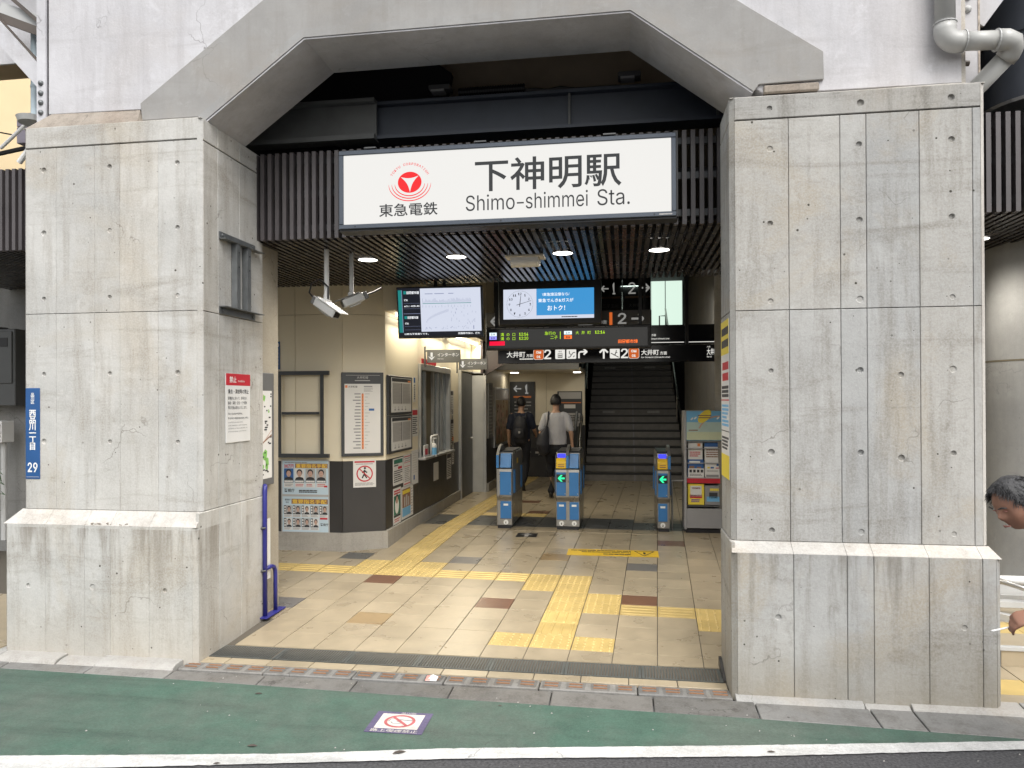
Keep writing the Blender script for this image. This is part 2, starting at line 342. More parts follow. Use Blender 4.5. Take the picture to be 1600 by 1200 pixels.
class MB:
    def __init__(s): s.v = []; s.f = []
    def add(s, vs, fs):
        k = len(s.v); s.v += [Vector(p) for p in vs]; s.f += [tuple(i+k for i in f) for f in fs]; return s
    def box(s, x0, x1, y0, y1, z0, z1):
        return s.add([(x0,y0,z0),(x1,y0,z0),(x1,y1,z0),(x0,y1,z0),(x0,y0,z1),(x1,y0,z1),(x1,y1,z1),(x0,y1,z1)],
              [(0,3,2,1),(4,5,6,7),(0,1,5,4),(1,2,6,5),(2,3,7,6),(3,0,4,7)])
    def obox(s, p0, p1, wx, wz, up=(0,0,1)):
        """bar from p0 to p1 with section wx by wz"""
        p0 = Vector(p0); p1 = Vector(p1); d = (p1-p0).normalized(); upv = Vector(up)
        a = d.cross(upv)
        if a.length < 1e-4: a = d.cross(Vector((0,1,0)))
        a.normalize(); c = a.cross(d).normalized()
        P = []
        for p in (p0, p1):
            for sx, sz in ((-1,-1),(1,-1),(1,1),(-1,1)): P.append(p+a*wx/2*sx+c*wz/2*sz)
        return s.add(P, [(0,1,2,3),(7,6,5,4),(0,4,5,1),(1,5,6,2),(2,6,7,3),(3,7,4,0)])
    def prism(s, poly, axis, a, b):
        """poly of 2D points extruded along axis ('x','y','z') from a to b"""
        def P(p, t): return {'x': (t,p[0],p[1]), 'y': (p[0],t,p[1]), 'z': (p[0],p[1],t)}[axis]
        n = len(poly)
        vs = [P(p, a) for p in poly]+[P(p, b) for p in poly]
        tri = geometry.tessellate_polygon([[Vector((p[0], p[1], 0)) for p in poly]])
        fs = [t for t in tri]+[tuple(i+n for i in reversed(t)) for t in tri]
        fs += [(i, (i+1) % n, (i+1) % n+n, i+n) for i in range(n)]
        return s.add(vs, fs)
    def cyl(s, p0, p1, r, n=12, r1=None, cap=True):
        p0 = Vector(p0); p1 = Vector(p1); d = (p1-p0).normalized()
        a = d.orthogonal().normalized(); c = d.cross(a); r1 = r if r1 is None else r1
        vs = [p0+(a*math.cos(2*math.pi*i/n)+c*math.sin(2*math.pi*i/n))*r for i in range(n)]+[p1+(a*math.cos(2*math.pi*i/n)+c*math.sin(2*math.pi*i/n))*r1 for i in range(n)]
        fs = [(i, (i+1) % n, (i+1) % n+n, i+n) for i in range(n)]
        if cap: fs += [tuple(range(n-1, -1, -1)), tuple(range(n, 2*n))]
        return s.add(vs, fs)
    def tube(s, pts, r, n=8):
        pts = [Vector(p) for p in pts]; rings = []; a = None
        for i, p in enumerate(pts):
            d = (pts[min(i+1, len(pts)-1)]-pts[max(i-1, 0)]).normalized()
            a = d.orthogonal().normalized() if a is None else (a-d*a.dot(d)).normalized()
            c = d.cross(a)
            rr = r[i] if isinstance(r, (list, tuple)) else r
            rings.append([p+(a*math.cos(2*math.pi*k/n)+c*math.sin(2*math.pi*k/n))*rr for k in range(n)])
        vs = [v for g in rings for v in g]; fs = []
        for i in range(len(pts)-1):
            for k in range(n): fs.append((i*n+k, i*n+(k+1) % n, (i+1)*n+(k+1) % n, (i+1)*n+k))
        fs += [tuple(range(n-1, -1, -1)), tuple(range((len(pts)-1)*n, len(pts)*n))]
        return s.add(vs, fs)
    def blob(s, path, radii, up=(0,0,1), n=14, caps=True):
        """tube with elliptical rings (a across, b along 'up' side) and domed ends"""
        P = [Vector(p) for p in path]; Rr = list(radii)
        if caps:
            d0 = (P[0]-P[1]).normalized(); d1 = (P[-1]-P[-2]).normalized(); r0 = min(Rr[0]); r1 = min(Rr[-1])
            h = [(.55,.84),(.86,.5),(.99,.12)]
            P = [P[0]+d0*r0*k for k, _ in reversed(h)]+P+[P[-1]+d1*r1*k for k, _ in h]
            Rr = [(Rr[0][0]*q, Rr[0][1]*q) for _, q in reversed(h)]+Rr+[(Rr[-1][0]*q, Rr[-1][1]*q) for _, q in h]
        vs = []; upv = Vector(up)
        for i, p in enumerate(P):
            d = (P[min(i+1, len(P)-1)]-P[max(i-1, 0)]).normalized()
            a = d.cross(upv)
            if a.length < .05: a = d.orthogonal()
            a.normalize(); c = a.cross(d)
            for k in range(n):
                t = 2*math.pi*k/n; vs.append(p+a*math.cos(t)*Rr[i][0]+c*math.sin(t)*Rr[i][1])
        m = len(P); fs = []
        for i in range(m-1):
            for k in range(n): fs.append((i*n+k, i*n+(k+1) % n, (i+1)*n+(k+1) % n, (i+1)*n+k))
        fs += [tuple(range(n-1, -1, -1)), tuple(range((m-1)*n, m*n))]
        return s.add(vs, fs)
    def disc(s, c, nrm, r, n=20, ry=None):
        nrm = Vector(nrm).normalized(); a = nrm.orthogonal().normalized()
        if abs(nrm.z) > .99: a = Vector((1,0,0))
        b2 = nrm.cross(a); ry = ry or r
        return s.add([Vector(c)+a*r*math.cos(2*math.pi*i/n)+b2*ry*math.sin(2*math.pi*i/n) for i in range(n)], [tuple(range(n))])
    def ring(s, c, r0, r1, z0, z1, a0=0, a1=360, n=32, ry=1.):
        """flat ring in XY with thickness z0..z1"""
        vs = []; full = abs(a1-a0) >= 360
        m = n if full else n+1
        for i in range(m):
            t = R(a0+(a1-a0)*i/n)
            for rr, z in ((r0, z0), (r1, z0), (r1, z1), (r0, z1)): vs.append((c[0]+rr*math.cos(t), c[1]+rr*math.sin(t)*ry, z))
        fs = []
        for i in range(n):
            j = (i+1) % m
            for k in range(4): fs.append((i*4+k, i*4+(k+1) % 4, j*4+(k+1) % 4, j*4+k))
        return s.add(vs, fs)
    def mesh(s, name, xf=None, bevel=0, smooth=False):
        me = bpy.data.meshes.new(name)
        vs = s.v if xf is None else [xf @ v for v in s.v]
        me.from_pydata([tuple(v) for v in vs], [], s.f)
        bm = bmesh.new(); bm.from_mesh(me); bmesh.ops.recalc_face_normals(bm, faces=bm.faces)
        if bevel:
            bmesh.ops.remove_doubles(bm, verts=bm.verts, dist=1e-5)
            ed = [e for e in bm.edges if len(e.link_faces) == 2 and e.calc_face_angle(0) > .5]
            bmesh.ops.bevel(bm, geom=ed, offset=bevel, segments=1, affect='EDGES', clamp_overlap=True)
        bm.to_mesh(me); bm.free()
        if smooth:
            for p in me.polygons: p.use_smooth = True
        return me
    def build(s, name, mat, parent=None, local=False, bevel=0, smooth=False):
        """vertices are in world coordinates unless local; child objects sit at their thing's origin"""
        xf = None
        if parent is not None and not local: xf = root_world(parent).inverted()
        me = s.mesh(name, xf, bevel, smooth)
        me.materials.append(MT[mat] if isinstance(mat, str) else mat)
        return link(bpy.data.objects.new(name, me), parent)
def auto_smooth(o, ang=35):
    for p in o.data.polygons: p.use_smooth = True
    try:
        o.data.set_sharp_from_angle(angle=R(ang))
    except Exception: pass
    return o
def struct(o): o['kind'] = 'structure'; return o
def stuff(o): o['kind'] = 'stuff'; return o
def dup(root, loc=None, label=None):
    r = root.copy(); COL.objects.link(r)
    if loc is not None: r.location = loc
    if label: r['label'] = label
    for ch in root.children:
        c = ch.copy(); COL.objects.link(c); c.parent = r
        for g in ch.children:
            d = g.copy(); COL.objects.link(d); d.parent = c
    return r
# lettering: flat print made from the built-in font
_fc = bpy.data.curves.new('lettering', 'FONT')
try:      # the sans face that ships with Blender itself; its default face is the fallback
    import os
    SANS = bpy.data.fonts.load(os.path.join(bpy.utils.system_resource('DATAFILES', path='fonts'), 'Inter.woff2'))
except Exception: SANS = None
BASEFONT = _fc.font
_fo = bpy.data.objects.new('lettering', _fc)
def text_mesh(body, size, bold=0., align='LEFT', width=None, height=None, line=1.0):
    if SANS is not None: _fc.font = SANS if body.isascii() else BASEFONT
    _fc.body = body; _fc.size = size; _fc.offset = bold*size; _fc.align_x = align; _fc.align_y = 'BOTTOM_BASELINE' if '\n' not in body else 'TOP'
    _fc.space_line = line; _fc.resolution_u = 3
    me = bpy.data.meshes.new_from_object(_fo)
    me.name = 'lettering'
    if me.vertices and (width or height):
        xs = [v.co.x for v in me.vertices]; x0, x1 = min(xs), max(xs)
        k = width/(x1-x0) if width else 1
        for v in me.vertices:
            v.co.x = (v.co.x-(x0 if align == 'LEFT' else 0))*k if width else v.co.x
        if height:
            ys = [v.co.y for v in me.vertices]; y0, y1 = min(ys), max(ys); kk = height/(y1-y0)
            for v in me.vertices: v.co.y = (v.co.y-y0)*kk
    me.materials.clear()
    return me
def txt(parent, body, x, y, size, mat, z=.004, bold=0., align='LEFT', width=None, height=None, name='lettering', line=1.0, rot=0):
    me = text_mesh(body, size, bold, align, width, height, line)
    c, sn = math.cos(rot), math.sin(rot)
    for v in me.vertices:
        vx, vy = v.co.x, v.co.y
        v.co = Vector((x+vx*c-vy*sn, y+vx*sn+vy*c, z))
    me.materials.append(MT[mat])
    return link(bpy.data.objects.new(name, me), parent)
def ink(parent, name, rects, mat, z=.003, t=.0006):
    mb = MB()
    for r in rects: mb.box(r[0], r[2], r[1], r[3], z-t, z)
    o = mb.build(name, mat, parent, local=True)
    if len(rects) > 1: o['kind'] = 'stuff'
    return o
def lines(x0, y0, x1, y1, n, h, seed=1, ragged=.3):
    """rows of print too small to read"""
    q = random.Random(seed); out = []
    for i in range(n):
        yy = y1-(i+.5)*(y1-y0)/n
        x = x0; e = x1-(x1-x0)*ragged*q.random()*(q.random() < .5)
        while x < e-.003:
            wv = min((x1-x0)*q.uniform(.06, .22), e-x); out.append((x, yy-h/2, x+wv*.9, yy+h/2)); x += wv
    return out
def board(name, label, cat, origin, u, v, wd, ht, th, mat, group=None, part='board', bevel=.002):
    t = thing(name, label, cat, group=group, mat=axes(origin, u, v))
    MB().box(0, wd, 0, ht, 0, th).build(part, mat, t, local=True, bevel=bevel)
    return t
FRONT = ((1,0,0), (0,0,1))          # facing the street
RIGHTW = ((0,1,0), (0,0,1))         # facing +X
LEFTW = ((0,-1,0), (0,0,1))         # facing -X
def floorz(Y): return -.18*max(0., min(1., (9.3-Y)/4.4))
SLOPE = math.atan(.18/4.4)
def area_lamp(name, loc, size, energy, col, rot=(0,0,0), parent=None, size_y=None):
    d = bpy.data.lights.new(name, 'AREA'); d.energy = energy; d.color = col; d.size = size
    if size_y: d.shape = 'RECTANGLE'; d.size_y = size_y
    o = bpy.data.objects.new(name, d); link(o, parent)
    o.location = loc if parent is None else root_world(parent).inverted() @ Vector(loc); o.rotation_euler = rot
    return o
# ================================================================== SETTING: ground
ZR = -.2
struct(MB().box(-40, 40, -30, 4.5, ZR-.3, ZR).build('road', 'asphalt'))
gl = [(-9, 4.60), (-4.26, 4.47), (-2.9, 4.44), (-1.08, 4.40), (.74, 4.37), (2.1, 4.325), (4, 4.28), (4, 4.62-.03), (2.2, 4.315)]
# green lane: wedge between the gutter and the white line
wl_top = [(-9, 2.45), (-6, 2.93), (-3.2, 3.382), (-1.76, 3.608), (-.92, 3.787), (.68, 4.05), (2.107, 4.302), (2.6, 4.385)]
wl_bot = [(2.6, 4.29), (2.057, 4.20), (.66, 3.926), (-.895, 3.677), (-2.217, 3.416), (-3.3, 3.21), (-6, 2.78), (-9, 2.3)]
gr_far = [(2.1, 4.335), (.74, 4.395), (-1.075, 4.423), (-2.906, 4.479), (-4.262, 4.5), (-9, 4.5)]
def sheet(name, poly, z, mat):
    tri = geometry.tessellate_polygon([[Vector((p[0], p[1], 0)) for p in poly]])
    return struct(MB().add([(p[0], p[1], z) for p in poly], tri).build(name, mat))
sheet('green_lane', wl_top[:7]+gr_far, ZR+.004, 'green')
def rough(P, amp, sd):
    q = random.Random(sd); out = []
    for a, b2 in zip(P, P[1:]):
        k = max(1, int(math.dist(a, b2)/.03))
        for i in range(k): t = i/k; out.append((a[0]+(b2[0]-a[0])*t, a[1]+(b2[1]-a[1])*t+q.gauss(0, amp)))
    return out+[P[-1]]
sheet('lane_line', rough(wl_top, .0016, 1)+rough(wl_bot, .0016, 2), ZR+.008, 'whiteline')
# gutter: cast concrete lengths with joints
gut = struct(MB().box(-12, 12, 4.30, 4.80, ZR-.3, ZR-.006).build('gutter', 'dirt'))
def edge_far(x):      # street side edge of the gutter
    P = [(-12, 4.53), (-4.262, 4.5), (-2.906, 4.479), (-1.075, 4.423), (.74, 4.395), (2.1, 4.335), (12, 4.1)]
    for a, b2 in zip(P, P[1:]):
        if a[0] <= x <= b2[0]: return a[1]+(b2[1]-a[1])*(x-a[0])/(b2[0]-a[0])
    return 4.4
xs = [-7.8, -7.2, -6.6, -6.0, -5.4, -4.8, -4.27, -3.62, -3.02, -2.36, -1.72, -1.08, -.45, .17, .77, 1.42, 1.66, 2.3, 2.9, 3.5, 4.1]
for a, b2 in zip(xs, xs[1:]):
    g = .004; t = rnd.uniform(-.003, .003)
    y0a, y0b = edge_far(a)+.002, edge_far(b2)+.002
    yt = 4.60
    mb = MB(); P = [(a+g, y0a), (b2-g, y0b), (b2-g, yt), (a+g, yt)]
    zs = [ZR+.006, ZR+.006, ZR+.018+t, ZR+.018+t]
    mb.add([(p[0], p[1], z) for p, z in zip(P, zs)]+[(p[0], p[1], ZR-.1) for p in P],
           [(0,1,2,3), (7,6,5,4), (0,4,5,1), (1,5,6,2), (2,6,7,3), (3,7,4,0)])
    mb.build('gutter_stone', 'gutter' if -3.1 < a < .7 else 'kerb_low', gut, bevel=.004)
# kerb: dropped lengths with brown gripping inserts across the entrance, rounded lengths before the pillars
kb = struct(MB().box(-12, 12, 4.62, 4.87, ZR-.29, ZR-.008).build('kerb', 'dirt'))
drop = [-3.02, -2.40, -1.78, -1.16, -.54, .08, .655]
for k, (a, b2) in enumerate(zip(drop, drop[1:])):
    st = MB().box(a+.004, b2-.004, 4.628, 4.762, ZR-.1, -.181).build('kerb_stone', 'kerb_low', kb, bevel=.006)
    mb = MB(); wv = (b2-a)/4
    for i in range(4):
        c = a+wv*(i+.5)
        mb.prism([(c-.058, 4.64), (c+.058, 4.64), (c+.062, 4.745), (c-.062, 4.745)], 'z', -.185, -.1795)
    mb.build('recess', 'gutter', st)
    mb = MB()
    for i in range(4):
        c = a+wv*(i+.5)
        for yy in (4.664, 4.708): mb.box(c-.043, c+.043, yy+.003, yy+.014, -.185, -.1745)
    mb.build('grip_insert', 'slotbrown', st)
def kerb_run(xs, ytop, low=()):
    for k, (a, b2) in enumerate(zip(xs, xs[1:])):
        zt = -.152 if k not in low else -.165
        pr = [(4.585, ZR-.1), (4.585, -.193), (4.60, zt-.018), (4.63, zt-.006), (4.67, zt), (ytop+.06, zt+.006), (ytop+.06, ZR-.1)]
        MB().prism(pr, 'x', a+.004, b2-.004).build('kerb_stone', 'kerb', kb, bevel=.003)
kerb_run([-7.4, -6.8, -6.2, -5.6, -5.0, -4.40, -3.92, -3.62, -3.026], 4.74, (6,))
kerb_run([.661, 1.40, 1.66, 2.28, 2.9, 3.5, 4.1], 4.66, (1,))

# station floor: tile by tile, in its own grid (turned a little against the building)
GA = R(-2.57); GP = Vector((math.sin(-GA), math.cos(GA))); GU = Vector((math.cos(GA), math.sin(GA))); G0 = Vector((-.008, 0.))
CP, RP, R1 = .3085, .273, 5.296
def gpt(u, v): return G0+GU*u+GP*v
def rowv(j): return 5.115 if j == 0 else R1+(j-1)*RP
fl = struct(MB().add([(-14, 4.80, -.19), (14, 4.80, -.19), (14, 9.3, -.012), (-14, 9.3, -.012), (14, 26, -.012), (-14, 26, -.012), (-14, 4.8, -.4), (14, 4.8, -.4), (14, 26, -.4), (-14, 26, -.4)],
    [(0,1,2,3), (3,2,4,5), (0,6,7,1), (6,9,8,7), (5,4,8,9), (0,3,5,9,6), (1,7,8,4,2)]).build('station_floor', 'grout'))
def tile_mesh(key):
    """one floor tile, centred; key gives its relief"""
    kind, wd, ht = key
    g = .0035 if kind != 'plain' else .003
    mb = MB(); x, y = wd/2-g, ht/2-.0018
    mb.add([(-x,-y,-.014),(x,-y,-.014),(x,y,-.014),(-x,y,-.014),(-x,-y,-.001),(x,-y,-.001),(x,y,-.001),(-x,y,-.001),
            (-x+.0015,-y+.0015,0),(x-.0015,-y+.0015,0),(x-.0015,y-.0015,0),(-x+.0015,y-.0015,0)],
           [(0,1,5,4),(1,2,6,5),(2,3,7,6),(3,0,4,7),(4,5,9,8),(5,6,10,9),(6,7,11,10),(7,4,8,11),(8,9,10,11)])
    if kind == 'dots':
        for i in range(5):
            for j in range(5):
                cx, cy = (i-2)*wd/5, (j-2)*ht/5
                mb.add([(cx+r*math.cos(k*math.pi/3.5), cy+r*math.sin(k*math.pi/3.5), z) for r, z in ((.0125, 0), (.007, .005)) for k in range(7)],
                       [(k, (k+1) % 7, (k+1) % 7+7, k+7) for k in range(7)]+[tuple(range(7, 14))])
    elif kind in ('barx', 'bary'):
        for i in range(4):
            c = (i-1.5)/4
            if kind == 'bary': a = (c*wd-.0125, c*wd+.0125, -y+.012, y-.012)
            else: a = (-x+.012, x-.012, c*ht-.010, c*ht+.010)
            mb.add([(a[0],a[2],0),(a[1],a[2],0),(a[1],a[3],0),(a[0],a[3],0),(a[0]+.005,a[2]+.005,.005),(a[1]-.005,a[2]+.005,.005),(a[1]-.005,a[3]-.005,.005),(a[0]+.005,a[3]-.005,.005)],
                   [(0,1,5,4),(1,2,6,5),(2,3,7,6),(3,0,4,7),(4,5,6,7)])
    return mb
TM = {}
def tile_data(kind, mat, wd, ht):
    k = (kind, mat, round(wd, 4), round(ht, 4))
    if k not in TM:
        me = tile_mesh((kind, wd, ht)).mesh('tile'); me.materials.append(MT[mat]); TM[k] = me
    return TM[k]
SPEC = {}
for c in (-4, -3, -2): SPEC[(c, 1)] = ('dots', 'tactile')
for j in (2, 3): SPEC[(-3, j)] = ('bary', 'tactile')
for j in (4, 5, 6, 7): SPEC[(-3, j)] = ('dots', 'tactile')
for j in (6, 7): SPEC[(-4, j)] = ('dots', 'tactile')
for j in (4, 5): SPEC[(-2, j)] = ('dots', 'tactile')
for c in (-1, 0): SPEC[(c, 4)] = ('barx', 'tactile')
for j in (3, 4): SPEC[(1, j)] = ('dots', 'tactile')
for c in (-5, -6, -7, -11, -12, -13, -14): SPEC[(c, 7)] = ('barx', 'tactile')
for c in (-8, -9, -10): SPEC[(c, 7)] = ('dots', 'tactile'); SPEC[(c, 8)] = ('dots', 'tactile')
for j in range(9, 60): SPEC[(-9, j)] = ('bary', 'tactile')
SPEC[(-1, 5)] = ('plain', 'tile_brown'); SPEC[(-9, 6)] = ('plain', 'tile_brown'); SPEC[(-5, 4)] = ('plain', 'tile_brown')
SPEC[(-8, 2)] = ('plain', 'tile_tan'); SPEC[(-4, 10)] = ('plain', 'tile_tan')
SPEC[(-11, 9)] = ('plain', 'tile_dark'); SPEC[(-11, 3)] = ('plain', 'tile_grey'); SPEC[(-7, 9)] = ('plain', 'tile_grey'); SPEC[(-1, 9)] = ('plain', 'tile_grey')
SPEC[(0, 13)] = ('plain', 'tile_brown')
for c in range(-10, 3):
    for j in (16, 17, 18): SPEC.setdefault((c, j), ('plain', 'tile_dark'))
SPEC[(-1, 18)] = ('plain', 'tile'); SPEC[(0, 18)] = ('plain', 'tile'); SPEC[(-6, 20)] = ('plain', 'tile_brown'); SPEC[(-7, 24)] = ('plain', 'tile_brown'); SPEC[(-5, 33)] = ('plain', 'tile_brown')
for c in (-6, -7, -8): SPEC[(c, 19)] = ('barx', 'tactile')
far = MB(); fary = MB(); n_tile = 0
for j in range(0, 42):
    v0, v1 = rowv(j), rowv(j+1); vm = (v0+v1)/2
    for c in range(-16, 4):
        uc = (c+.5)*CP; p = gpt(uc, vm)
        if j <= 7:
            if p.x < -2.95 and p.y < 5.75 or p.x < -4.6 or p.x > .80 or (p.x > .66 and p.y < 5.15): continue
        elif p.x < -4.3 or p.x > 1.35: continue
        if p.y > 7.95 and p.x < -2.85-.0 and p.y > 8.2: continue
        if p.y > 8.05 and p.x < -3.2: continue
        if p.y > 15.4 and -.8 < p.x: continue
        kind, mat = SPEC.get((c, j), ('plain', 'tile'))
        if j == 0:
            A, B = gpt(c*CP+.003, R1-.002), gpt((c+1)*CP-.003, R1-.002)
            fa, fb = A-GP*((A.y-5.114)/GP.y), B-GP*((B.y-5.114)/GP.y)
            P4 = [fa, fb, B, A]
            mbt = MB().add([(q4.x, q4.y, floorz(q4.y)) for q4 in P4]+[(q4.x, q4.y, floorz(q4.y)-.014) for q4 in P4], [(0,1,2,3), (7,6,5,4), (0,4,5,1), (1,5,6,2), (2,6,7,3), (3,7,4,0)])
            mbt.build('tile', 'tile', fl); continue
        if j <= 18:
            o = bpy.data.objects.new('tile', tile_data(kind, mat, CP, v1-v0)); link(o, fl); n_tile += 1
            z = floorz(p.y)
            o.location = (p.x, p.y, z+rnd.uniform(-.0008, .0008))
            o.rotation_euler = (SLOPE if p.y < 9.25 else 0, 0, GA)
        else:
            mb = fary if mat == 'tactile' else far
            if mat in ('tile_brown', 'tile_dark'):
                o = bpy.data.objects.new('tile', tile_data(kind, mat, CP, v1-v0)); link(o, fl); o.location = (p.x, p.y, 0); o.rotation_euler = (0, 0, GA); continue
            t = tile_mesh((kind, CP, v1-v0)); xf = Matrix.Translation((p.x, p.y, 0)) @ Matrix.Rotation(GA, 4, 'Z')
            mb.add([xf @ q for q in t.v], t.f)
stuff(far.build('far_tiles', 'tile', fl)); stuff(fary.build('far_tactile_tiles', 'tactile', fl))
# pale edge tiles outside the drain
for i in range(12):
    a = -3.06+i*.3085
    if a > .5: break
    MB().box(a+.003, min(a+.3055, .655), 4.768, 4.868, -.2, -.1785).build('edge_tile', 'tile', fl, bevel=.002)
# drain gratings
gxs = [-2.945, -2.44, -1.93, -1.42, -.91, -.40, .11, .63]
struct(MB().box(-2.95, .66, 4.86, 5.14, -.30, -.235).build('drain_channel', 'dirt'))
for k, (a, b2) in enumerate(zip(gxs, gxs[1:])):
    lab = ['steel drain grate beside the left pillar with the red notice', 'second drain grate from the left pillar across the entrance', 'third drain grate from the left pillar across the entrance', 'middle drain grate of the entrance row',
           'third drain grate from the right pillar across the entrance', 'second drain grate from the right pillar across the entrance', 'steel drain grate beside the right pillar'][k]
    t = thing('drain_grate', lab, 'drain grate', ((a+b2)/2, 5.0, -.18), 'steel drain grates across the entrance')
    z0, z1 = -.212, -.176
    y0, y1 = 4.876, 5.108
    MB().box(a+.002, b2-.002, y0, y0+.012, z0, z1).box(a+.002, b2-.002, y1-.012, y1, z0, z1).box(a+.002, a+.02, y0+.0121, y1-.0121, z0, z1).box(b2-.02, b2-.002, y0+.0121, y1-.0121, z0, z1).build('frame', 'grate', t)
    mb = MB(); x = a+.031
    while x < b2-.026:
        mb.box(x-.0038, x+.0038, y0+.0122, y1-.0122, z0+.004, z1-.001); x += .0195
    for yy in (4.95, 5.03): mb.box(a+.0205, b2-.0205, yy, yy+.006, z0+.002, z0+.012)
    stuff(mb.build('bars', 'grate', t))
# ground outside, right and left of the pillars
rf = struct(MB().box(2.19, 14, 4.62, 5.40, -.4, -.172).build('pavement', 'grout'))
for i in range(8):
    for j in range(3):
        y0 = 4.63+j*.26
        MB().box(2.2+i*.3085, 2.5+i*.3085, y0, y0+.256, -.2, -.166).build('tile', 'tactile' if j == 1 else 'tile', rf)
rs = struct(MB().box(2.0, 14, 5.405, 16, -.4, -.045).build('landing', 'grout'))
for i in range(8):
    MB().box(2.2+i*.3085, 2.5+i*.3085, 5.40, 5.412, -.165, -.062).build('riser_tile', 'tile', rs)
MB().box(2.19, 4.8, 5.39, 5.44, -.058, -.036).build('step_nosing', 'greyplastic', rs)
for i in range(8):
    for j in range(9):
        y0 = 5.445+j*.273
        MB().box(2.2+i*.3085, 2.504+i*.3085, y0, y0+.27, -.06, -.036).build('tile', 'tactile' if j == 1 else 'tile', rs)
struct(MB().box(-14, -4.48, 4.72, 16, -.4, -.14).build('side_pavement', 'tile'))

# ================================================================== pillars
def face_panel(p0, u, v, wd, ht, th, holes=(), hr=.021, hd=.016, gap=.0035):
    """slab with tie holes: p0 is a corner on the back plane, thickness along u x v"""
    u = Vector(u); v = Vector(v); nn = u.cross(v); hr0 = hr; p0 = Vector(p0); mb = MB(); c = gap
    outer = [(c, c), (wd-c, c), (wd-c, ht-c), (c, ht-c)]; rim = [(0, 0), (wd, 0), (wd, ht), (0, ht)]
    def W(a, h): return p0+u*a[0]+v*a[1]+nn*h
    loops = [[Vector((a[0], a[1], 0)) for a in outer]]; K = 12
    hl = []
    hd0 = hd
    for hx, hy in holes:
        hr = hr0*rnd.uniform(.8, 1.08)
        q = [(hx+hr*math.cos(-2*math.pi*i/K), hy+hr*math.sin(-2*math.pi*i/K)) for i in range(K)]
        hl.append((q, (hx, hy))); loops.append([Vector((a[0], a[1], 0)) for a in q])
    flatp = [a for lp in loops for a in lp]
    mb.add([W((a.x, a.y), th) for a in flatp], geometry.tessellate_polygon(loops))
    mb.add([W(a, th) for a in outer]+[W(a, th-c) for a in rim]+[W(a, 0) for a in rim],
           [(i, (i+1) % 4, (i+1) % 4+4, i+4) for i in range(4)]+[(i+4, (i+1) % 4+4, (i+1) % 4+8, i+8) for i in range(4)])
    for q, cc in hl:
        hd = hd0*rnd.choice((.4, .8, 1., 1.)); q2 = [(cc[0]+(a[0]-cc[0])*.7, cc[1]+(a[1]-cc[1])*.7) for a in q]
        mb.add([W(a, th) for a in q]+[W(a, th-hd) for a in q2], [(i, (i+1) % K, (i+1) % K+K, i+K) for i in range(K)]+[tuple(range(K, 2*K))])
    return mb
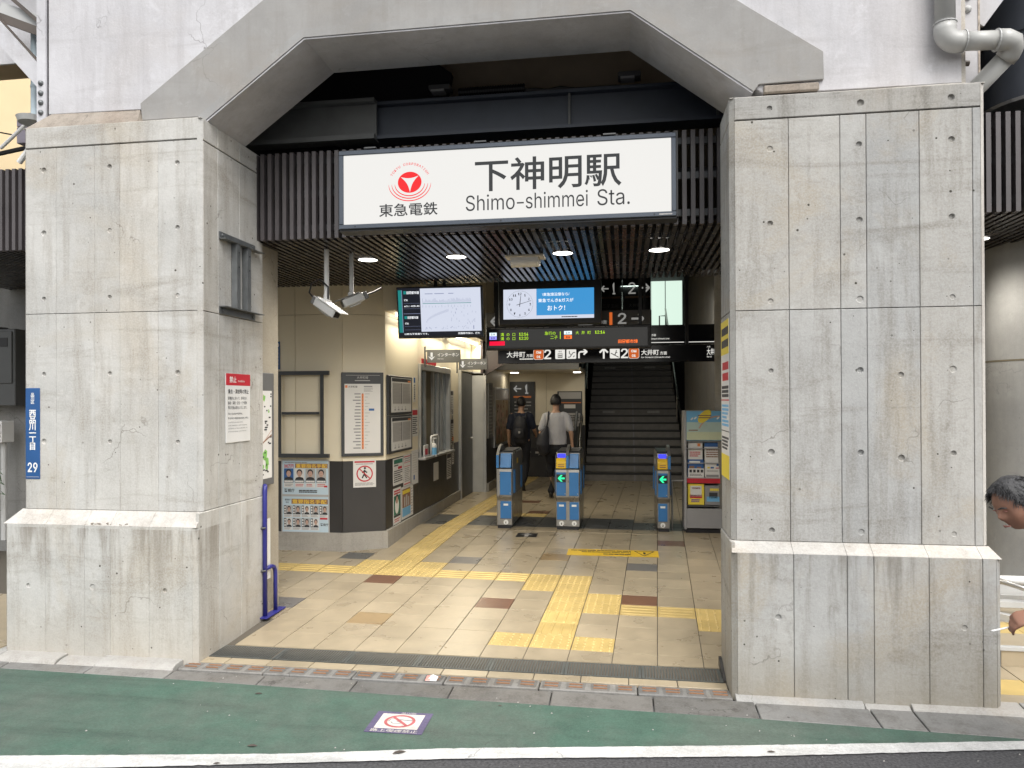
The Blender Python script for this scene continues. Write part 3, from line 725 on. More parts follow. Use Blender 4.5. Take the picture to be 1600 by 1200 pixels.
def pillar(label, mat, loc, XL, XR, YF, YB, side_right, seams, rows, zcap, zbase, base_seams, bxl, bxr, byf, holes, bholes, bz, capholes=(), bz0=-.2):
    t = thing('concrete_pillar', label, 'pillar', loc)
    th = .022; ch = .03; GAP = .0016 if side_right else .0028
    gp = .0006 if side_right else .0015
    # core, set behind the panels
    MB().box(XL+th, XR-th, YF+th, YB, bz+.05, zcap[1]-.004).build('core', 'dirt', t)
    MB().box(bxl+th, bxr-th, byf+th, YB, bz0, bz-.004).build('core', 'dirt', t)
    sx = [XL]+seams+[XR]
    for r0, r1 in zip(rows, rows[1:]):
        for a, b2 in zip(sx, sx[1:]):
            e0 = ch if a == XL else gp; e1 = ch if b2 == XR else gp
            hs = [(hx-a-e0, hz-r0) for hx, hz in holes if a+.03 < hx < b2-.03 and r0 < hz < r1]
            face_panel((a+e0, YF+th, r0+.002), (1,0,0), (0,0,1), b2-a-e0-e1, r1-r0-.004, th, hs, gap=GAP).build('panel', mat, t)
    hs = [(hx-XL-ch, hz-zcap[0]) for hx, hz in capholes]
    face_panel((XL+ch, YF+th, zcap[0]+.0025), (1,0,0), (0,0,1), XR-XL-2*ch, zcap[1]-zcap[0]-.005, th, hs).build('cap_panel', 'conc_cap' if not side_right else mat, t)
    # chamfered corners, full height
    for X, s in ((XL, 1), (XR, -1)):
        pale = 'conc_pale' if (X == XR) != side_right else mat
        MB().prism([(X+s*(ch-.001), YF+.001), (X+s*(ch-.001), YF+th+.004), (X+s*(th+.004), YF+ch-.001), (X+s*.001, YF+ch-.001)], 'z', rows[0]+.002, zcap[1]-.002).build('corner_strip', pale, t)
    # cap top with sloping mortar
    MB().box(XL+.002, XR-.002, YF+.002, YB, zcap[1]-.0035, zcap[1]).build('cap_top', 'conc_pale', t)
    # base block and sloped shoulder
    bs = [bxl]+base_seams+[bxr]
    for a, b2 in zip(bs, bs[1:]):
        e0 = ch if a == bxl else gp; e1 = ch if b2 == bxr else gp
        hs = [(hx-a-e0, hz-bz0) for hx, hz in bholes if a+.03 < hx < b2-.03]
        face_panel((a+e0, byf+th, bz0), (1,0,0), (0,0,1), b2-a-e0-e1, bz-bz0-.003, th, hs, gap=GAP).build('base_panel', mat, t)
    for X, s in ((bxl, 1), (bxr, -1)):
        MB().prism([(X+s*(ch-.001), byf+.001), (X+s*(ch-.001), byf+th+.004), (X+s*(th+.004), byf+ch-.001), (X+s*.001, byf+ch-.001)], 'z', bz0, bz-.003).build('base_corner_strip', mat, t)
    zs = rows[0]
    for a, b2 in zip(bs, bs[1:]):
        ta = max(XL, a) if a == bxl else a; tb = min(XR, b2) if b2 == bxr else b2
        MB().add([(a+.001, byf, bz-.002), (b2-.001, byf, bz-.002), (tb-.001, YF+.004, zs), (ta+.001, YF+.004, zs), (a+.001, byf+.12, bz-.03), (b2-.001, byf+.12, bz-.03), (tb-.001, YF+.12, zs-.02), (ta+.001, YF+.12, zs-.02)],
                 [(0,1,2,3), (0,4,5,1), (4,7,6,5), (3,2,6,7), (0,3,7,4), (1,5,6,2)]).build('shoulder', 'conc_pale', t)
    # inner side faces
    X = XR if side_right else XL; bX = bxr if side_right else bxl
    uy = (0,1,0) if side_right else (0,-1,0)
    ys = [YF+ch, YF+.22, YF+.53, YB-.001] if YB-YF > .7 else [YF+ch, YF+.22, YB-.001]
    for a, b2 in zip(ys, ys[1:]):
        for r0, r1 in list(zip(rows, rows[1:]))+[(zcap[0], zcap[1])]:
            yy = a+.0015 if side_right else b2-.0015
            xx = X-th if side_right else X+th
            face_panel((xx, yy, r0+.002), uy, (0,0,1), b2-a-.003, r1-r0-.004, th).build('side_panel', mat, t)
    ys[0] = byf+ch
    for a, b2 in zip(ys, ys[1:]):
        yy = a+.0015 if side_right else b2-.0015; xx = bX-th if side_right else bX+th
        face_panel((xx, yy, bz0), uy, (0,0,1), b2-a-.003, zs-bz0-.002, th).build('side_panel', mat, t)
    # outer side
    oX = XL if side_right else XR; obX = bxl if side_right else bxr
    pl = mat if side_right else 'conc_pale'  # right pillar's outer side coloured paler for the stronger light there
    MB().box(min(oX, oX+(th-.002)*(1 if side_right else -1)), max(oX, oX+(th-.002)*(1 if side_right else -1)), YF+ch, YB, zs, zcap[1]-.004).build('side_panel', pl, t)
    MB().box(min(obX, obX+(th-.002)*(1 if side_right else -1)), max(obX, obX+(th-.002)*(1 if side_right else -1)), byf+ch, YB, bz0, bz-.004).build('side_panel', pl, t)
    s = 1 if side_right else -1
    MB().add([(obX, byf+.003, bz-.003), (oX, YF+.003, zs), (oX, YB, zs), (obX, YB, bz-.003), (oX+s*.05, YF+.05, bz-.02), (oX+s*.05, YB, bz-.02)], [(0,1,2,3), (0,4,1), (2,5,3), (0,3,5,4)]).build('shoulder', 'conc_pale', t)
    return t
hx = (-4.18, -3.65, -3.12)
PL = pillar('left concrete pillar with blue address plate and red topped notice', 'conc_l', (-3.65, 5.2, -.15), -4.357, -2.94, 4.80, 5.70, True,
       [-4.08, -3.77, -3.57, -3.27], [.86, 2.282, 3.492], (3.497, 3.648), None, [-4.10, -3.79, -3.59, -3.29], -4.443, -2.932, 4.72,
       [(x, z) for x in hx for z in (3.33, 2.87, 2.39, 1.84, 1.35)], [(-4.24, .32), (-3.73, .325), (-3.17, .32)], .765)
hx = (.90, 1.42, 1.94)
PR = pillar('right concrete pillar with a grey drainpipe over its top corner', 'conc_r', (1.4, 5.0, -.15), .66, 2.13, 4.72, 5.16, False,
       [1.01, 1.31, 1.46, 1.76, 2.055], [.764, 2.186, 3.366], (3.370, 3.513), None, [1.01, 1.315, 1.465, 1.77, 2.06], .65, 2.165, 4.64,
       [(x, z) for x in hx for z in (3.18, 2.72, 2.24, 1.81, 1.31, .83)]+[(1.65, 1.78), (1.65, 1.28)], [(.92, .32), (1.44, .31), (1.96, .30)], .707, [(.90, 3.43), (1.43, 3.43), (1.94, 3.43)])
# mortar fillets between pillar caps and the frame legs
mb = MB()
P = [(-4.35, 4.81, 3.648), (-3.50, 4.81, 3.648), (-3.46, 4.81, 3.652), (-3.50, 4.93, 3.80), (-3.62, 4.93, 3.80), (-4.22, 4.93, 3.80), (-4.30, 4.93, 3.70)]
mb.add([(-4.35, 4.812, 3.649), (-3.44, 4.812, 3.649), (-3.50, 4.935, 3.79), (-4.20, 4.935, 3.81), (-4.35, 5.3, 3.649), (-3.44, 5.3, 3.649), (-3.50, 5.3, 3.79), (-4.20, 5.3, 3.81)],
       [(0,1,2,3), (3,2,6,7), (0,3,7,4), (1,5,6,2), (4,7,6,5)]).build('mortar_fillet', 'mortar', PL)
MB().add([(.80, 4.74, 3.514), (2.10, 4.735, 3.514), (2.06, 4.93, 3.60), (.86, 4.93, 3.585), (.80, 5.1, 3.514), (2.10, 5.1, 3.514), (2.06, 5.1, 3.60), (.86, 5.1, 3.585)],
       [(0,1,2,3), (3,2,6,7), (0,3,7,4), (1,5,6,2)]).build('mortar_fillet', 'conc_pale', PR)
MB().box(.90, 1.24, 4.90, 5.1, 3.60, 3.652).build('bearing_block', 'mortar', PR, bevel=.008)
# chipped edge on the left shoulder
mb = MB(); q = random.Random(3)
for i in range(90):
    x = -3.80+.38*q.random(); z = .765+q.uniform(-.032, .012)*(1-abs(x+3.61)*3); s = q.uniform(.004, .014)
    c = Vector((x, 4.722+.005*q.random(), z))
    vs = [c+Vector((q.uniform(-1,1)*s*1.6, q.uniform(-.5,.2)*s*.5, q.uniform(-1,1)*s)) for _ in range(6)]
    mb.add(vs, [(0,1,2), (0,2,3), (0,3,4), (1,2,5), (2,3,5), (3,4,5), (0,4,1), (1,4,5)])
stuff(mb.build('chipped_edge', 'mortar', PL))

# ================================================================== viaduct frame over the entrance
VF = thing('viaduct_frame', 'white and grey rigid frame beam spanning both concrete pillars', 'viaduct beam', (-1.1, 5.1, 3.6))
YF, YB = 4.92, 5.42
op = [(-3.016, 3.66), (-2.215, 4.215), (.065, 4.218), (.875, 3.62)]
body = [(-4.243, 3.79), (-3.40, 3.78), (-3.38, 3.70), (-3.05, 3.655)]+op[1:3]+[(.91, 3.60), (1.25, 3.60), (2.084, 3.595), (2.084, 5.4), (-4.243, 5.4)]
MB().prism(body, 'y', YF, YB).build('beam_body', 'white_frame', VF, bevel=.004)
plate = [(-3.477, 3.818), (-3.462, 3.69), (-3.016, 3.69), (-2.231, 4.257), (.080, 4.26), (.870, 3.659), (1.267, 3.664), (1.264, 3.844), (.8535, 4.131), (.722, 4.225), (-.22, 4.9), (-1.98, 4.9), (-2.44, 4.55)]
MB().prism(plate, 'y', YF-.022, YF-.001).build('haunch_plate', 'grey_frame', VF, bevel=.004)
# flange lip along the opening, mitred at the corners
path = [(-3.016, 3.692), (-2.231, 4.2575), (.080, 4.2605), (.872, 3.662)]
def offs(P, dist):
    nl = []
    for a, b2 in zip(P, P[1:]):
        d = Vector((b2[0]-a[0], b2[1]-a[1])).normalized(); nn = Vector((d.y, -d.x)); nl.append(nn)
    out = [Vector(P[0])+nl[0]*dist]
    for k in range(1, len(P)-1):
        m2 = (nl[k-1]+nl[k]).normalized(); out.append(Vector(P[k])+m2*dist/max(.3, m2.dot(nl[k])))
    out.append(Vector(P[-1])+nl[-1]*dist); return [(p.x, p.y) for p in out]
for lo, hi, y0, y1, nm, mt in ((.0012, .062, YF-.034, YF+.02, 'flange', 'grey_frame'), (.0628, .074, YF-.026, YB+.01, 'brightened_soffit_plate', 'white_frame')):  # soffit in the paler paint to stand in for bounced ground light
    A, B = offs(path, lo), offs(path, hi)
    for k in range(3): MB().prism([A[k], A[k+1], B[k+1], B[k]], 'y', y0, y1).build(nm, mt, VF)
# left steel leg flange with rivets, and bracing
mb = MB().box(-4.325, -4.250, 4.90, 4.915, 3.70, 5.4).box(-4.30, -4.275, 4.915, 5.3, 3.70, 5.4)
mb.build('leg_flange', 'white_frame', VF)
for z in (4.02, 3.945, 3.875, 3.80):
    mb = MB()
    for k, (r0, y) in enumerate(((.021, 4.90), (.019, 4.89), (.012, 4.882), (.003, 4.879))):
        mb.v += [Vector((-4.288+r0*math.cos(i*math.pi/5), y, z+r0*math.sin(i*math.pi/5))) for i in range(10)]
    mb.f = [(k*10+i, k*10+(i+1) % 10, k*10+10+(i+1) % 10, k*10+10+i) for k in range(3) for i in range(10)]+[tuple(range(30, 40))]
    mb.build('rivet', 'greysteel', VF, smooth=True)
# right leg side strip and flange with rivets
MB().box(2.085, 2.11, 4.93, 5.3, 3.52, 5.4).build('leg_side', 'conc_pale', VF)
MB().box(2.125, 2.235, 5.05, 5.065, 3.55, 5.4).build('leg_flange', 'white_frame', VF)
MB().box(2.2352, 2.246, 5.045, 5.08, 3.55, 5.4).build('rusty_flange_edge', pm('rusty flange edge', (.42, .36, .30), .7, var=.4, scale=30), VF)
for z in (4.19, 4.11):
    mb = MB()
    for k, (r0, y) in enumerate(((.024, 5.05), (.022, 5.038), (.014, 5.03), (.003, 5.027))):
        mb.v += [Vector((2.175+r0*math.cos(i*math.pi/5), y, z+r0*math.sin(i*math.pi/5))) for i in range(10)]
    mb.f = [(k*10+i, k*10+(i+1) % 10, k*10+10+(i+1) % 10, k*10+10+i) for k in range(3) for i in range(10)]+[tuple(range(30, 40))]
    mb.build('rivet', 'greyplastic', VF, smooth=True)
# deck slab added to darken the hall, cut back left for sky light
struct(MB().box(-4.9, 14, 5.0, 26, 5.4, 6.4).box(-14, -4.9001, 5.0, 7.6, 5.4, 6.4).build('viaduct_deck', 'deckunder'))
# ================================================================== station front: slat screen, slat ceiling
ZC = 2.94
SS = thing('slat_screen', 'dark brown vertical slat screen behind the lit station name sign', 'slat screen', (-1.1, 5.6, ZC))
me = MB().box(-.016, .016, -.03, .03, 0, .70).mesh('slat'); me.materials.append(MT['slat'])
x = -7.0
while x < 4.6:
    o = bpy.data.objects.new('slat', me); link(o, SS); o.location = (x+1.1, .03, .004); x += .0632
for z in (3.02, 3.30, 3.56):
    MB().box(-7.02, 4.62, 5.662, 5.70, z, z+.05).build('rail', 'darkframe', SS)
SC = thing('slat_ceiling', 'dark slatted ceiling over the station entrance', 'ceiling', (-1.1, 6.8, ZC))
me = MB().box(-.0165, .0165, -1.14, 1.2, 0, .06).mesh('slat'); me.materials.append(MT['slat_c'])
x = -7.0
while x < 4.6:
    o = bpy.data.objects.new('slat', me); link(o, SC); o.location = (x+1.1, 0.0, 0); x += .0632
for y in (5.75, 6.3, 6.9, 7.5, 7.93):
    MB().box(-7.02, 4.6, y, y+.03, ZC+.0605, ZC+.10).build('carrier', 'black', SC)
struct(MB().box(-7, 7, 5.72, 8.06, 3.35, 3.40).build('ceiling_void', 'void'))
# girders above the screen
t = thing('steel_girder', 'dark blue grey steel girder above the slat screen', 'girder', (-.2, 5.8, 3.75))
MB().box(-2.35, 1.6, 5.84, 5.86, 3.80, 4.06).build('web', 'girder', t)
MB().box(-2.35, 1.6, 5.76, 5.95, 3.775, 3.7995).build('flange', 'girder', t); MB().box(-2.35, 1.6, 5.78, 5.95, 4.0605, 4.085).build('flange', 'girder', t)
for xx in (-.42, .72): MB().box(xx, xx+.018, 5.80, 5.838, 3.80, 4.06).build('stiffener', 'girder2', t)
t = thing('steel_girder', 'short dull grey girder above the screen near the left pillar', 'girder', (-3, 5.8, 3.75))
MB().box(-3.6, -1.98, 5.76, 5.78, 3.80, 4.06).build('web', 'girder2', t)
MB().box(-3.6, -1.98, 5.70, 5.83, 3.76, 3.7995).build('flange', 'girder2', t); MB().box(-3.6, -1.98, 5.70, 5.83, 4.0605, 4.09).build('flange', 'girder2', t)
struct(MB().box(-4.6, 2.0, 6.14, 6.2, 4.02, 5.4).build('upper_back_wall', 'deckunder'))
struct(MB().prism([(-3.3, 3.8), (-1.95, 3.8), (-1.5, 4.05), (-1.42, 4.40), (-1.9, 4.75), (-3.3, 4.75)], 'y', 6.05, 6.13).build('beam_haunch', 'void'))
cb = MB(); q = random.Random(5)
for k in range(6):
    P = []
    for i in range(24):
        xx = -1.7+i*.11; P.append((xx, 5.97+.025*(k % 3), 4.10+.03*(k//3)+.03*math.sin(xx*2.1+k)+.02*q.random()))
    cb.tube(P, .017, 6)
t = tag(cb.build('cable_bundle', 'black', None), 'bundle of black cables sagging along the top of the girder', 'cable')
mb = MB()
for i in range(26):
    x0 = -1.32+i*.021
    mb.cyl((x0, 5.93, 4.18), (x0+.012, 5.93, 4.18), .035, 10)
mb.cyl((-1.33, 5.93, 4.18), (-.78, 5.93, 4.18), .029, 10)
tag(mb.build('corrugated_hose', 'black'), 'black corrugated hose lying on the cables over the girder', 'hose')
for xx, lab in ((-1.48, 'small work lamp on the girder above the sign logo'), (.06, 'small work lamp on the girder above the right end of the sign')):
    t = thing('work_lamp', lab, 'lamp', (xx, 5.9, 4.15), 'small work lamps on the girder')
    MB().box(xx-.09, xx+.09, 5.86, 5.98, 4.19, 4.23).build('housing', 'darkgrey', t, bevel=.006)
    MB().box(xx-.07, xx+.04, 5.855, 5.95, 4.172, 4.189).build('lens', 'greyplastic', t)

# ================================================================== station name sign
sg = thing('station_sign', 'white backlit station name sign with red round emblem', 'sign', mat=axes((-2.135, 5.35, 2.945), *FRONT))
W, H = 2.515, .595
# frame: four members, face recessed
def framebox(mb, w0, h0, fw, z0, z1, x=0, y=0):
    mb.box(x, x+w0, y, y+fw, z0, z1); mb.box(x, x+w0, y+h0-fw, y+h0, z0, z1)
    mb.box(x, x+fw, y+fw+.0002, y+h0-fw-.0002, z0, z1); mb.box(x+w0-fw, x+w0, y+fw+.0002, y+h0-fw-.0002, z0, z1); return mb
framebox(MB(), W, H, .034, -.15, .012).build('frame', pm('slate grey sign frame', (.075, .088, .11), .38, .4), sg, local=True, bevel=.004)
MB().box(.0345, W-.0345, .0345, H-.0345, -.03, -.002).build('face', 'signlit', sg, local=True)
MB().box(-.012, W+.012, H+.0005, H+.012, -.16, -.02).box(-.012, -.0005, -.012, H, -.16, -.01).box(W+.0005, W+.012, -.012, H, -.16, -.01).box(-.012, W+.012, -.013, -.0005, -.16, -.01).build('outer_casing', 'black', sg, local=True)
mb = MB()
for xx in (.2, 1.05, 2.0): mb.box(xx, xx+.09, H+.0125, H+.022, -.05, .005)
mb.build('clip', 'greyframe', sg, local=True)
for xx in (.13, 1.25, 2.36): MB().cyl((xx, .016, .0125), (xx, .016, .0145), .006, 8).build('screw', 'black', sg, local=True)
ink_s = lum('sign ink on lit face', (.05, .055, .06), .3); MT['sign_ink'] = ink_s
MT['sign_red'] = lum('red emblem on lit face', (1, .004, .01), .56)
txt(sg, '下神明駅', 1.055, .235, .28, 'sign_ink', .001, .012, width=1.075, height=.245)
for body, x0, x1 in (('Shimo', .985, 1.352), ('shimmei', 1.434, 1.888), ('Sta.', 1.956, 2.188)):
    txt(sg, body, x0, .098, .14, 'sign_ink', .001, .0, width=x1-x0, height=.118)
ink(sg, 'hyphen', [(1.368, .138, 1.420, .149)], 'sign_ink', .001)
txt(sg, '東急電鉄', .315, .082, .11, 'sign_ink', .001, .012, width=.455, height=.098)
# emblem
cx, cy, er, ek = .555, .335, .092, .86
mb = MB()
def arc_edge(p, q2, bow, n=8):
    a = Vector(p); b2 = Vector(q2); nn = Vector((-(b2-a).y, (b2-a).x)).normalized()
    return [a.lerp(b2, i/n)+nn*bow*math.sin(math.pi*i/n) for i in range(n)]
T = [(-.070, .042), (.070, .048), (.002, -.075)]
tri = arc_edge(T[0], T[1], -.014)+arc_edge(T[1], T[2], -.014)+arc_edge(T[2], T[0], -.014)
out = [Vector((er*math.cos(2*math.pi*i/40), er*ek*math.sin(2*math.pi*i/40))) for i in range(40)]
lp = [[Vector((p.x, p.y, 0)) for p in out], [Vector((p.x, p.y, 0)) for p in tri]]
mb.add([(cx+p.x, cy+p.y, .001) for q3 in lp for p in q3], geometry.tessellate_polygon(lp))
for k, (r0, r1) in enumerate(((.112, .120), (.136, .144), (.160, .1675))):
    vs = []; n = 30
    for i in range(n+1):
        a = R(180+2+(176)*i/n); wv = math.sin(math.pi*i/n)**.6*(r1-r0)/2+.0006; rc = (r0+r1)/2
        for rr in (rc-wv, rc+wv): vs.append((cx+rr*math.cos(a), cy-.008+rr*math.sin(a)*.80, .001))
    mb.add(vs, [(2*i, 2*i+1, 2*i+3, 2*i+2) for i in range(n)])
mb.build('emblem', 'sign_red', sg, local=True)
s = 'TOKYU CORPORATION'
mbm = []
for i, ch in enumerate(s):
    if ch == ' ': continue
    a = R(151-(151-29)*i/(len(s)-1))
    txt(sg, ch, cx+.150*math.cos(a), cy-.012+.150*math.sin(a)*.95, .034, 'sign_red', .001, .012, 'CENTER', rot=a-math.pi/2, name='emblem_letter')
ink(sg, 'maker_label', [(W-.12, .010, W-.03, .020)], 'greyp', .0135)

# ================================================================== downlights, camera, lamp
for k, (xx, lab) in enumerate(((-2.32, 'leftmost round ceiling light under the slat ceiling'), (-1.487, 'round ceiling light above the train map monitor'), (-.523, 'round ceiling light right of the white lamp housing'), (.314, 'round ceiling light nearest the right pillar'), (2.86, 'round ceiling light beyond the right pillar, half hidden'))):
    t = thing('downlight', lab, 'ceiling light', (xx, 6.5, ZC), 'round ceiling lights')
    r = .088
    mb = MB(); mb.ring((xx, 6.5), r, r+.008, ZC-.006, ZC-.001, n=24); mb.build('trim_ring', 'darkframe', t)
    MB().cyl((xx, 6.5, ZC-.004), (xx, 6.5, ZC-.001), r, 24).build('lens', 'lamp', t)
    ld = bpy.data.lights.new('downlight_beam', 'SPOT'); ld.energy = 66; ld.color = (1, .92, .80); ld.spot_size = R(150); ld.spot_blend = .6; ld.shadow_soft_size = .3
    lo = bpy.data.objects.new('downlight_beam', ld); link(lo, t); lo.location = (0, 0, -.02)
t = thing('security_camera', 'white box security camera on a ceiling pole pointing right', 'security camera', (-2.52, 6.02, ZC))
MB().cyl((-2.52, 6.02, 2.55), (-2.52, 6.02, 2.96), .022, 10).cyl((-2.52, 6.02, 2.50), (-2.52, 6.02, 2.5499), .028, 10).build('pole', 'white', t, smooth=False)
MB().box(-2.555, -2.485, 5.99, 6.05, 2.44, 2.4999).build('bracket', 'white', t, bevel=.004)
def cam_body(root, c, d, L, hood='white', up=Vector((0,0,1)), sc=1.):
    d = Vector(d).normalized(); a = d.cross(up).normalized(); u = a.cross(d); c = Vector(c)
    m = Matrix.Identity(4)
    for i in range(3): m[i][0] = a[i]; m[i][1] = d[i]; m[i][2] = u[i]; m[i][3] = c[i]
    def bx(name, b2, mt, bev=.006):
        mb = MB().box(*[q5*sc if i5 not in (2, 3) else q5 for i5, q5 in enumerate(b2)]); mb.v = [m @ v for v in mb.v]; mb.build(name, mt, root, bevel=bev)
    bx('case', (-.055, .055, -L/2, L/2, -.05, .045), 'greyplastic', .01)
    bx('hood', (-.066, .066, -L/2+.03, L/2+.07, .0455, .058), hood)
    bx('rear_cover', (-.05, .05, -L/2-.035, -L/2-.0005, -.045, .04), 'darkgrey')
    bx('front_window', (-.04, .04, L/2+.0005, L/2+.004, -.035, .03), 'blackgloss', 0)
    bx('mount_rail', (-.025, .025, -L/4, L/4, -.068, -.0505), 'greyplastic', .003)
    return m
m = cam_body(t, (-2.50, 5.98, 2.435), (.78, -.25, -.50), .25, sc=.82)
P = [m @ Vector(p) for p in ((0, -.16, 0), (-.0, -.24, .02), (0, -.26, .10), (0, -.2, .17), (0, -.08, .16), (0, -.03, .07))]
MB().tube(P, .008, 6).build('cable', 'black', t)
t = thing('security_camera', 'grey box security camera behind the white one, pointing left', 'security camera', (-2.30, 6.2, ZC))
MB().cyl((-2.38, 6.24, 2.60), (-2.38, 6.24, 2.96), .02, 10).build('pole', 'greyplastic', t)
MB().box(-2.405, -2.355, 6.215, 6.265, 2.55, 2.5999).build('bracket', 'greyplastic', t, bevel=.004)
m = cam_body(t, (-2.36, 6.22, 2.53), (-.75, -.5, -.40), .20, 'darkgrey', sc=.8)
MB().tube([m @ Vector(p) for p in ((0, -.14, 0), (.02, -.22, .0), (.05, -.3, .01))], .008, 6).build('cable', 'black', t)
t = thing('ceiling_lamp', 'white diffuser lamp on a beige plate hanging under the slat ceiling', 'lamp', (-.83, 6.3, 2.93))
MB().box(-1.0, -.665, 6.22, 6.40, 2.865, 2.885).build('mount_plate', 'offwhite', t, bevel=.003)
mb = MB()
for xx in (-.98, -.69):
    for yy in (6.235, 6.375): mb.cyl((xx, yy, 2.885), (xx, yy, 2.96), .006, 6)
mb.build('hanger', 'greyframe', t)
mb = MB(); pr = []
for i in range(13): a = math.pi*i/12; pr.append((6.31-.075*math.cos(a), 2.8645-.075*math.sin(a)**.55))
mb.prism(pr, 'x', -.955, -.71); mb.build('diffuser', 'white', t, bevel=.006, smooth=False)

# ================================================================== office building on the left
KX, KY = -2.70, 7.93
K = thing('station_office', 'cream and dark brown station office with ticket window', 'building', (-3.4, 8.6, -.06))
D0, D1 = Vector((-3.135, 7.93, 0)), Vector((-2.70, 8.13, 0)); du = (D1-D0).normalized()
foot = [(-6.4, KY), (-3.135, KY), (KX, 8.13), (KX, 12.30), (-2.98, 12.30), (-2.98, 12.95), (-2.42, 12.95), (-2.42, 15.6), (-6.4, 15.6)]
def wall_ring(z0, z1, off, mat, name):
    def o(p, dx, dy): return (p[0]+dx, p[1]+dy)
    pts = [(-6.4, KY-off), (-3.135+off*.2, KY-off), (KX+off, 8.13-off*.2), (KX+off, 11.92), (KX-.03, 11.92), (KX-.03, 12.96), (-2.42+off, 12.96), (-2.42+off, 15.58), (-6.4, 15.58)]
    return MB().prism(pts, 'z', z0, z1).build(name, mat, K)
wall_ring(-.2, .15, .03, 'plinth', 'plinth')
# openings are panels set before a dark core
MB().prism([(-6.39, KY+.03), (-3.14, KY+.03), (KX-.05, 8.18), (KX-.05, 13.0), (-2.47, 13.0), (-2.47, 15.5), (-6.39, 15.5)], 'z', .14, 5.3).build('core', 'cream_j', K)
def wp(a, b2, z0, z1, mat, th=.028, name='wall_panel'):
    a = Vector((a[0], a[1], 0)); b2 = Vector((b2[0], b2[1], 0)); d = (b2-a).normalized(); nn = Vector((d.y, -d.x, 0)); g = .0025
    a2 = a+d*g; b3 = b2-d*g
    P = [a2, b3, b3-nn*th, a2-nn*th]
    MB().prism([(p.x, p.y) for p in P], 'z', z0+.002, z1-.002).build(name, mat, K)
ZW = .955
fx = [-6.39, -5.4, -4.62, -3.70, -3.135]
for a, b2 in zip(fx, fx[1:]):
    wp((a, KY), (b2, KY), .15, ZW, 'wains'); wp((a, KY), (b2, KY), ZW, 2.62, 'cream'); wp((a, KY), (b2, KY), 2.62, 3.6, 'cream')
for z0, z1, mt in ((.15, ZW, 'wains'), (ZW, 2.62, 'cream'), (2.62, 3.6, 'cream')):
    wp((D0.x, D0.y), (D1.x, D1.y), z0, z1, mt)
def side(y0, y1, X=KX, zs=((.15, ZW, 'wains'), (ZW, 2.62, 'cream'), (2.62, 5.2, 'cream'))):
    for z0, z1, mt in zs: wp((X, y0), (X, y1), z0, z1, mt)
side(8.13, 9.50)
side(9.50, 11.25, zs=((.15, .86, 'wains'), (2.13, 2.62, 'cream'), (2.62, 5.2, 'cream')))
side(11.25, 11.92); side(11.92, 12.28, zs=((2.17, 2.62, 'cream'), (2.62, 5.2, 'cream')))
wp((KX, 12.28), (KX, 12.94), 2.17, 5.2, 'cream')
side(12.95, 15.55, X=-2.42)
wp((-2.70, 12.95), (-2.42, 12.95), 2.12, 5.2, 'cream')
MB().box(-2.69, -2.465, 12.915, 12.949, .0, 2.08).build('door', 'greyplastic', K, bevel=.004)
MB().box(-2.464, -2.42, 12.90, 12.95, .0, 2.1195).box(-2.70, -2.42, 12.90, 12.95, 2.12, 2.15).build('door_frame', 'alu', K)
# door
MB().cyl((-2.655, 12.70, .98), (-2.62, 12.70, .98), .014, 10).build('handle', 'alu', K)
MB().box(-2.72, -2.66, 11.98, 12.84, .0, 2.10).build('door_leaf', 'greyframe', K, bevel=.004)
MB().box(-2.715, -2.655, 11.92, 11.975, .0, 2.13).box(-2.715, -2.655, 11.92, 12.9, 2.1305, 2.17).build('door_frame', 'alu', K)
# ticket window with frames, panes, counter
W0, W1, Z0, Z1 = 9.54, 11.20, .875, 2.10
MB().box(-2.95, -2.9, W0-.02, W1+.02, Z0, Z1).build('window_back', pm('curtained window interior', (.42, .36, .31), .8, var=.2, scale=5), K)
MB().box(-2.90, -2.71, W0-.01, W1+.01, Z1+.002, Z1+.02).build('window_head', 'alu', K)
fr = MB().box(-2.78, -2.665, W0-.03, W0+.02, Z0, Z1+.03).box(-2.78, -2.665, W1-.02, W1+.03, Z0, Z1+.03).box(-2.78, -2.66, W0+.0205, W1-.0205, Z1-.05, Z1+.03).build('window_frame', 'alu', K, bevel=.003)
for yy in (9.92, 10.36, 10.62, 10.86):
    MB().box(-2.76, -2.71, yy-.02, yy+.02, Z0+.002, Z1-.052).build('mullion', 'alu', fr, bevel=.002)
for a, b2, dd in ((W0+.021, 9.899, -2.735), (10.381, 10.599, -2.74), (10.641, 10.839, -2.745), (10.881, W1-.021, -2.735)):
    MB().box(dd-.003, dd+.003, a, b2, Z0+.003, Z1-.053).build('pane', 'glass', fr)
MB().box(-2.86, -2.60, W0-.05, W1+.03, Z0-.03, Z0-.001).build('counter', 'alu', K, bevel=.004)
MB().box(-2.664, -2.655, W0, W0+.75, Z1+.035, Z1+.10).build('red_label', 'red', K)
# eave box with light tube along the office side
e = MB().box(-2.695, -2.36, 8.05, 14.0, 2.66, 3.05).build('eave_box', 'cream', K, bevel=.004)
for y0 in (8.25, 9.7, 11.15, 12.5):
    MB().cyl((-2.60, y0, 2.635), (-2.60, y0+1.2, 2.635), .018, 8).build('light_tube', 'tube', e)
    area_lamp('tube_light', (-2.56, y0+.6, 2.60), .08, 9, (1, .90, .70), (0, R(-25), 0), e, 1.2)
MB().box(-2.40, -2.36, 12.3, 12.5, 2.1, 2.655).prism([(-2.36, 2.65), (-1.90, 2.65), (-1.90, 2.32), (-2.36, 2.06)], 'y', 12.42, 12.50).build('end_panel', 'maroon', e)
